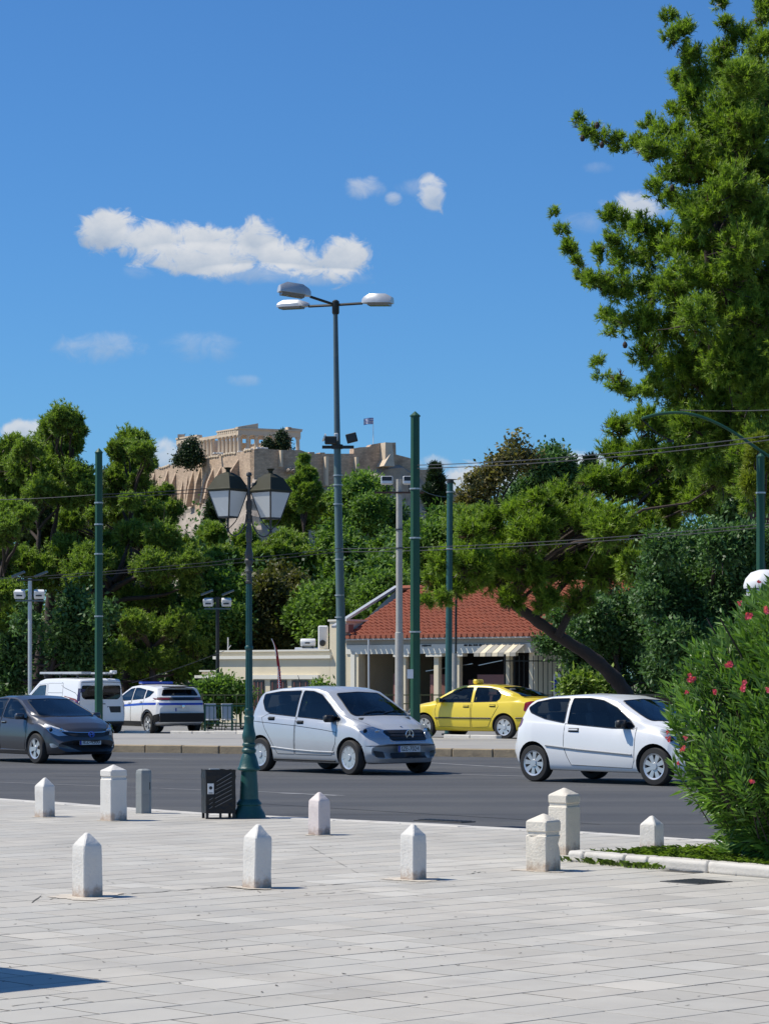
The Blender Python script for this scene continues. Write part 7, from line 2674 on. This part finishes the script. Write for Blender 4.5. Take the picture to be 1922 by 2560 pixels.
# pines on the left
TL = [
 ('tall_pine', 'tall dark-topped pine at the left, crown above all its neighbours', 122, [(140, 912, 34), (112, 925, 26), (160, 940, 26), (150, 962, 28), (100, 952, 26), (125, 985, 28)], 5600, (100, 1500), None),
 ('tall_pine', 'broad pine crown below and left of the tall dark-topped pine', 120, [(62, 978, 30), (25, 965, 26), (10, 1000, 36), (60, 1018, 42), (120, 1035, 46), (168, 1030, 34), (20, 1058, 40), (90, 1065, 40), (150, 1075, 32), (20, 1115, 30), (190, 1060, 22)], 9500, (85, 1500), None),
 ('round_pine', 'rounded pine crown just right of the left green pole', 121, [(285, 958, 32), (262, 975, 26), (308, 980, 28), (285, 1002, 36), (320, 1012, 14), (262, 1038, 28), (296, 1045, 24), (250, 1078, 22), (280, 1085, 22), (330, 1002, 9)], 6000, (270, 1500), None),
 ('shaded_pine', 'dark olive pine lobe below the citadel wall buttresses', 126, [(340, 1082, 30), (370, 1104, 24), (325, 1115, 30), (300, 1110, 28), (360, 1060, 12), (355, 1130, 26), (260, 1110, 26), (150, 1130, 30), (210, 1120, 22)], 6000, (330, 1500), 'pine_far'),
 ('spreading_pine', 'bright spreading pine with layered pads in the middle left', 118, [(290, 1160, 36), (350, 1165, 34), (382, 1190, 34), (230, 1190, 38), (140, 1200, 42), (60, 1222, 38), (100, 1250, 42), (180, 1242, 44), (250, 1240, 44), (330, 1232, 44), (398, 1222, 36), (340, 1290, 38), (272, 1298, 34), (412, 1272, 28), (200, 1215, 40)], 15000, (92, 1500), None),
 ('edge_pine', 'pine at the left edge under the wires, cut by the frame', 116, [(20, 1110, 30), (10, 1150, 36), (55, 1120, 26), (-10, 1200, 44), (15, 1290, 36), (50, 1330, 28), (8, 1340, 34), (-20, 1250, 50)], 7000, (-30, 1500), None),
 ('low_pine', 'low bright pine boughs above the police car', 115, [(290, 1352, 30), (330, 1370, 34), (382, 1352, 30), (262, 1420, 24), (300, 1440, 28), (350, 1432, 34), (400, 1452, 30), (240, 1470, 22), (285, 1400, 28), (420, 1400, 26), (310, 1480, 26)], 8500, (345, 1520), None),
 ('shaded_laurel', 'dark leafy undergrowth tree behind the white van', 114, [(120, 1400, 28), (175, 1420, 34), (140, 1360, 30), (200, 1350, 26), (30, 1400, 44), (20, 1465, 40), (130, 1460, 32), (190, 1470, 30), (160, 1310, 34), (220, 1400, 30), (60, 1350, 26), (230, 1330, 24)], 0, (50, 1540), 'laurel'),
]
for (nm, lab, Y, S, n, bp, mm) in TL:
    B = blob_px(S, Y, 1.6, .7 if mm != 'laurel' else .95)
    base = D(bp[0], bp[1], Y)
    base.z = -.3
    if n:
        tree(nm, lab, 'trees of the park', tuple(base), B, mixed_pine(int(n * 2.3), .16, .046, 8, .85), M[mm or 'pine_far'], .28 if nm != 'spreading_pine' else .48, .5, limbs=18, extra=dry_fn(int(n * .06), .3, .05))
    else:
        tree(nm, lab, 'trees of the park', tuple(base), B, lambda B: leaves(B, 17000, NR, .24, .13, shell=.85, clump=6, spread=.9, rough=.5), M['laurel'], .25, .3)

# middle distance: trees below the rock
def ellipse_blobs(cx, cy, rx, ry, n, r0, seed):
    rr = np.random.default_rng(seed)
    out = []
    for i in range(n):
        a = rr.uniform(0, 2 * np.pi)
        f = rr.random() ** .55 * .78
        out.append((cx + rx * f * math.cos(a), cy + ry * f * math.sin(a), r0 * rr.uniform(.7, 1.25)))
    return out
MT = [
 # name, label, Y, (cx, cy, rx, ry), n blobs, r, kind, count, material
 ('young_fir', 'pointed young pine rising before the citadel east wall', 150, None, [(655, 992, 9), (653, 1012, 14), (660, 1035, 20), (640, 1055, 22), (675, 1060, 22), (655, 1080, 28)], 'pine', 3800, 'pine_far'),
 ('park_tree', 'green tree right of the lanterns, below the citadel corner', 155, (640, 1110, 62, 44), None, 'pine', 5200, 'pine_far'),
 ('park_tree', 'leafy tree crown just right of the tall mast', 150, (785, 1085, 48, 66), None, 'broad', 12000, 'broad'),
 ('park_tree', 'green crown between the tall mast and the twin lanterns, below the wall', 160, (700, 1110, 46, 44), None, 'pine', 4600, 'pine_far'),
 ('park_tree', 'dark leafy tree left of the concrete pole', 152, (838, 1135, 46, 50), None, 'broad', 9000, 'laurel'),
 ('park_tree', 'bright pine pads behind the lower part of the lanterns', 140, (500, 1190, 76, 58), None, 'pine', 8500, 'pine_far'),
 ('park_tree', 'green tree seen under the right lantern', 138, (610, 1200, 72, 62), None, 'pine', 8500, 'pine_far'),
 ('park_tree', 'broad green tree behind the middle of the tall mast', 136, (735, 1210, 82, 68), None, 'broad', 20000, 'broad'),
 ('park_tree', 'green tree between the concrete pole and the thick green pole', 134, (858, 1230, 66, 80), None, 'broad', 17000, 'broad'),
 ('park_tree', 'mottled brownish tree right of the lantern post shaft', 124, (590, 1300, 76, 72), None, 'broad', 20000, 'olivebrown'),
 ('park_tree', 'green tree left of the lantern post shaft, above the flat wing', 122, (470, 1320, 72, 82), None, 'broad', 18000, 'broad'),
 ('park_tree', 'leafy tree directly above the water tank', 120, (700, 1330, 76, 66), None, 'broad', 19000, 'broad'),
 ('park_tree', 'small tree above the pavilion ridge', 118, (820, 1285, 56, 50), None, 'broad', 11000, 'broad'),
 ('park_tree', 'bright pine beside the thin floodlight pole', 125, (445, 1250, 52, 48), None, 'pine', 5500, 'pine_far'),
 ('park_tree', 'dark shrubby tree behind the side wing', 121, (440, 1420, 62, 50), None, 'broad', 14000, 'laurel'),
 ('park_tree', 'shady tree mass behind the flat wing roof', 123, (590, 1385, 92, 40), None, 'broad', 17000, 'olivebrown'),
 ('cypress', 'dark cypress hidden partly by the left lantern', 175, None, [(470, 1085, 12), (468, 1110, 18), (466, 1140, 22), (464, 1170, 25), (460, 1200, 27), (458, 1230, 26)], 'cyp', 3400, 'cypress'),
 ('cypress', 'dark cypress right of the thick green pole', 180, None, [(945, 1020, 8), (943, 1038, 14), (942, 1060, 18), (944, 1085, 20), (946, 1110, 22), (946, 1140, 22), (928, 1075, 14)], 'cyp', 3000, 'cypress'),
 ('plane_tree', 'sparse brownish tree left of the dark round crown', 128, None, [(1112, 962, 12), (1095, 990, 18), (1125, 995, 20), (1070, 1010, 16), (1040, 1030, 18), (1020, 1045, 12), (1055, 1060, 22), (1010, 1080, 22), (1090, 1020, 14), (1145, 985, 12), (1040, 1100, 26), (990, 1110, 20)], 'sparse', 5200, 'brown'),
 ('evergreen_tree', 'dark rounded evergreen crown beyond the leaning pine', 132, None, [(1190, 985, 22), (1165, 1000, 26), (1215, 1005, 26), (1185, 1025, 32), (1150, 1035, 26), (1230, 1030, 20), (1140, 1065, 34), (1200, 1060, 36), (1110, 1090, 34), (1245, 1060, 22)], 'broad', 15000, 'laurel'),
 ('small_cypress', 'small dark cypress tip against the clouds at the right', 135, None, [(1275, 1005, 6), (1273, 1018, 9), (1275, 1035, 12), (1276, 1055, 14)], 'cyp', 700, 'cypress'),
 ('park_tree', 'pale green tree between the thick green pole and the slim one', 120, (935, 1190, 52, 90), None, 'broad', 16000, 'broad'),
 ('park_tree', 'green tree behind the slim green pole, below the brownish tree', 118, (1010, 1145, 62, 60), None, 'pine', 7500, 'pine_far'),
 ('park_tree', 'dark evergreen filling the gap under the tallest pine', 99, (1560, 1030, 110, 95), None, 'broad', 24000, 'laurel'),
 ('park_tree', 'shaded tree directly behind the round pine crowns at the left', 134, (250, 1120, 110, 100), None, 'pine', 13000, 'shadepine'),
 ('park_tree', 'shaded tree behind the broad pine at the far left', 136, (60, 1120, 110, 100), None, 'pine', 13000, 'shadepine'),
 ('park_tree', 'shaded pine behind the lowest boughs at the left', 131, (250, 1360, 170, 110), None, 'pine', 20000, 'shadepine'),
 ('park_tree', 'dark tree at the right edge behind the glossy tree', 96, (1640, 1080, 90, 110), None, 'broad', 17000, 'laurel'),
 ('park_tree', 'dark tree behind the glossy tree above the iron fence', 98, (1450, 1300, 120, 150), None, 'broad', 26000, 'laurel'),
]
M['shadepine'] = leaf_mat('shaded_pine_needles', (.03, .055, .018), (.13, .17, .05), .25)  # darker copy of the pine needles, shade put into the colour
M['olivebrown'] = leaf_mat('mottled_leaves', (0.045, 0.06, 0.018), (0.17, 0.16, 0.05), .3)
for i, (nm, lab, Y, el, S, kind, n, mm) in enumerate(MT):
    if el:
        S = ellipse_blobs(*el, 16, (el[2] + el[3]) / 2 * .42, 100 + i)
    B = blob_px(S, Y, 2.0 if el else .8, .85 if kind != 'cyp' else 1.5)
    cx_ = sum(s_[0] for s_ in S) / len(S)
    base = D(cx_, 1520, Y)
    base.z = -.4
    if kind == 'pine':
        fn = mixed_pine(int(n * 1.8), .20, .058, 8, 1.1)
    elif kind == 'cyp':
        fn = (lambda n_: lambda B: needles(B, n_, NR, k=7, L=.45, w=.09, up=1.6, shell=.5, spread=.4, rough=.1))(n)
    elif kind == 'sparse':
        fn = (lambda n_: lambda B: leaves(B, int(n_ * 1.2), NR, .24, .15, shell=1.0, clump=5, spread=1.0, rough=.6))(n)
    else:
        fn = (lambda n_, Y_: lambda B: leaves(B, int(n_ * 1.7), NR, .22, .13, shell=.75, clump=7, spread=.85, rough=.4))(n, Y)
    tree(nm, lab, 'trees of the park', tuple(base), B, fn, M[mm], .22, .5, limbs=10)
# far dark wood closing the view under the crowns
v = []
B = []
for k in range(70):
    B.append((NR.uniform(-22, 22), NR.uniform(128, 138), NR.uniform(.5, 7.5), 2.2, 2, 2.0))
for k in range(40):
    B.append((NR.uniform(-26, 30), NR.uniform(185, 215), NR.uniform(1, 11), 3.5, 3, 3.5))
for k in range(90):
    B.append((NR.uniform(-120, 110), NR.uniform(560, 700), NR.uniform(2, 22), 10, 8, 8))
B = np.array(B)
near_ = B[:110]
fol_obj('far_wood', leaves(near_, 90000, NR, .30, .18, shell=1.0, clump=5), M['laurel'], None, kind='stuff', label='dark wood closing the view below the tree crowns')
fol_obj('hillside_wood', leaves(B[110:], 60000, NR, .9, .5, shell=.7, clump=5), M['broad'], None, kind='stuff', label='green wooded slope below the citadel rock')

# trees on the hilltop
def hill_tree(name, label, S, Y, n):
    B = blob_px([(x / 1.1571, y / 1.1571, r_ / 1.1571) for x, y, r_ in S], Y, .6, 1.0)
    base = P(sum(s_[0] for s_ in S) / len(S), max(s_[1] for s_ in S) + 8, Y)
    tree(name, label, 'dark trees on the hilltop', tuple(base), B, lambda B: leaves(B, n, NR, 1.0, .7, shell=.8, clump=5, rough=.2), M['cypress'], .4, .3, limbs=5)
hill_tree('hilltop_pine', 'large dark tree before the left end of the temple', [(478, 1104, 6), (466, 1112, 8), (484, 1114, 9), (472, 1124, 14), (492, 1130, 10), (458, 1136, 12), (476, 1142, 17), (496, 1148, 11), (448, 1150, 12), (470, 1154, 14), (486, 1154, 12), (438, 1156, 6)], 1045, 6000)
hill_tree('hilltop_cypress', 'dark pointed tree before the temple facade', [(704, 1085, 6), (703, 1095, 9), (706, 1105, 12), (706, 1115, 14), (697, 1116, 8)], 1045, 2600)
hill_tree('hilltop_cypress', 'smallest dark tree before the temple facade', [(671, 1107, 5), (671, 1115, 7)], 1045, 900)

# shrubs before the flat wing
for (nm, lab, S, Y, n, mm) in (
    ('prickly_shrub', 'jagged green shrub before the side wing', [(450, 1500, 18), (475, 1495, 20), (500, 1502, 16), (430, 1512, 16), (465, 1520, 22), (505, 1520, 16), (440, 1530, 14)], 97, 3800, 'broad'),
    ('prickly_shrub', 'small shrub right of the lantern post before the wing windows', [(520, 1510, 9), (690, 1492, 7), (688, 1505, 10)], 97.5, 700, 'broad'),
    ('hedge_shrub', 'low green shrub at the foot of the leaning trunk', [(1270, 1478, 16), (1300, 1485, 16), (1240, 1490, 12)], 88.5, 1800, 'pine_far'),
):
    B = blob_px(S, Y, .2, .9)
    base = D(S[0][0], 1545, Y)
    base.z = -.2
    t = thing(nm, lab, 'shrub', tuple(base))
    fol_obj('foliage', leaves(B, n * 3, NR, .20, .09, shell=.9, clump=5, spread=.9, rough=.5), M[mm], t, origin=base)
    q = MB()
    for i in range(len(B)):
        limb(q, Vector((0, 0, 0)), Vector(B[i][:3]) - base, .03, .01, 0, 5)
    q.build('stem', M['bark'], t)

# ------------------------------------------------------------------ oleander
ob = W(2.75, 1.15, .05)
ob.x, ob.y = 3.86, 23.1
t = thing('oleander_bush', 'large oleander bush with pinkish red flowers filling the lower right', 'bush', ob)
silh = [(1454, 1880), (1500, 1853), (1560, 1815), (1631, 1742), (1700, 1705), (1736, 1668), (1800, 1665), (1860, 1675), (1906, 1672), (1960, 1680), (2000, 1690), (2040, 1735), (2090, 1765), (2130, 1800), (2165, 1835), (2190, 1900)]
# edge column by row: the bush reaches left of its foot; radius per height
YB = 23.1
rngo = np.random.default_rng(21)
shoots = []
hx = []
for k in range(4600):
    py = 1450 + 720 * rngo.random() ** .85
    edge = interp(py, [(s_[0], s_[1]) for s_ in silh])
    xe = (edge - CX) / F * YB
    z = H - (py - YH) / F * YB
    cx0 = ob.x + .25
    R_ = (cx0 - xe) * .93
    a = rngo.uniform(-np.pi, np.pi)
    f = (1 - .62 * rngo.random() ** 1.8)
    lump = 1 + .10 * math.sin(a * 3 + z * 3.1) + .06 * math.sin(a * 7 + z * 6) + rngo.normal(0, .03)
    rr = R_ * f * lump
    yy = ob.y + math.sin(a) * rr * .85
    xx = cx0 + math.cos(a) * rr
    out = np.array([math.cos(a), math.sin(a) * .85, 0]) * (.75)
    d = out + np.array([0, 0, .85 + .5 * (z / 2.8)]) + rngo.normal(0, .22, 3)
    if z < .8:
        d = out * 1.4 + np.array([0, 0, .25]) + rngo.normal(0, .25, 3)
    d /= np.linalg.norm(d)
    shoots.append((np.array([xx, yy, z]), d, f))
vs, tints = [], []
stem = MB()
for (tipp, d, f) in shoots:
    nl = 17
    L = rngo.uniform(.22, .36)
    base = tipp - d * L
    tb_ = np.clip(rngo.normal(.45, .2), 0, 1)
    a0 = rngo.uniform(0, 6.28)
    ref = np.cross(d, [0.3, .2, 1.0])
    ref /= np.linalg.norm(ref)
    ref2 = np.cross(d, ref)
    for i in range(nl):
        s_ = (i + 1) / nl
        a = a0 + i * 2.1
        radial = ref * math.cos(a) + ref2 * math.sin(a)
        ld = d * (.55 + .7 * s_) + radial * (1.0 - .45 * s_) + rngo.normal(0, .1, 3)
        ld /= np.linalg.norm(ld)
        ll = rngo.uniform(.07, .17)
        p = base + d * L * s_
        side = np.cross(ld, radial * .5 + rngo.normal(0, .35, 3) + FACE * .8)
        side /= max(1e-6, np.linalg.norm(side))
        w_ = rngo.uniform(.011, .0165)
        nrm = np.cross(side, ld)
        mid = p + ld * ll * .5 - nrm * .004
        tip_ = p + ld * ll - np.array([0, 0, .012])
        e1, e2 = p + ld * ll * .45 + side * w_, p + ld * ll * .45 - side * w_
        vs += [p, e1, tip_, mid, p, mid, tip_, e2]
        tn = np.clip(tb_ + .25 * s_ + rngo.normal(0, .12), 0, 1)
        tints += [tn, tn]
    if f > .7 and rngo.random() < .5:
        stem.tube([Vector(base - d * .35), Vector(tipp)], [.006, .003], 4, cap=False)
v = np.array(vs) - np.array(ob)
link('foliage', np_mesh('foliage', v, 4, len(tints), M['oleander'], tints), t)
for k in range(26):
    a = rngo.uniform(0, 6.28)
    rr = rngo.uniform(.05, .3)
    top = Vector((ob.x + math.cos(a) * 1.0, ob.y + math.sin(a) * .8, rngo.uniform(1.2, 2.4)))
    limb(stem, (ob.x + math.cos(a) * rr, ob.y + math.sin(a) * rr, .03), top, .016, .008, 0, 6)
so_ = stem.build('stems', M['bark'], t, fix=False)
so_.location = -ob
def flower(px, py, r_, dy=0):
    edge = interp(py, [(s_[0], s_[1]) for s_ in silh])
    xe = (edge - CX) / F * YB
    R_ = ob.x + .25 - xe
    x = (px - CX) / F * YB
    dxx = (x - ob.x - .25)
    y = ob.y - math.sqrt(max(0, R_ * R_ - dxx * dxx)) * .85 - .02
    p = P(px, py, y)
    q = MB()
    for j in range(6):
        c = p + Vector(rngo.normal(0, r_ * .24, 3)) if j else p
        for k in range(5):
            a = 2 * math.pi * k / 5 + j
            e = Vector((math.cos(a), -.5 + .5 * math.sin(j * 2.3 + k), math.sin(a))).normalized() * r_ * .40
            s_ = Vector((-math.sin(a), 0, math.cos(a))) * r_ * .16
            q.add([c, c + e * .6 + s_, c + e, c + e * .6 - s_], [(0, 1, 2, 3)])
    me = q.mesh('flower', M['flower'], fix=False)
    put_tint(me, [(random.uniform(.2, .9),) * 3 + (1,)] * len(me.vertices))
    o = link('flower', me, t)
    o.location = -ob
for (px, py, r_) in ((1848, 1510, .035), (1874, 1543, .06), (1915, 1526, .06), (1823, 1664, .07), (1728, 1698, .065), (1858, 1718, .065), (1786, 1730, .04), (1716, 1730, .035), (1672, 1850, .04), (1706, 1873, .05), (1694, 1910, .03), (1877, 1953, .05), (1921, 1728, .04), (1712, 1845, .03), (1895, 1455, .03), (1668, 1830, .03)):
    flower(px, py, r_)
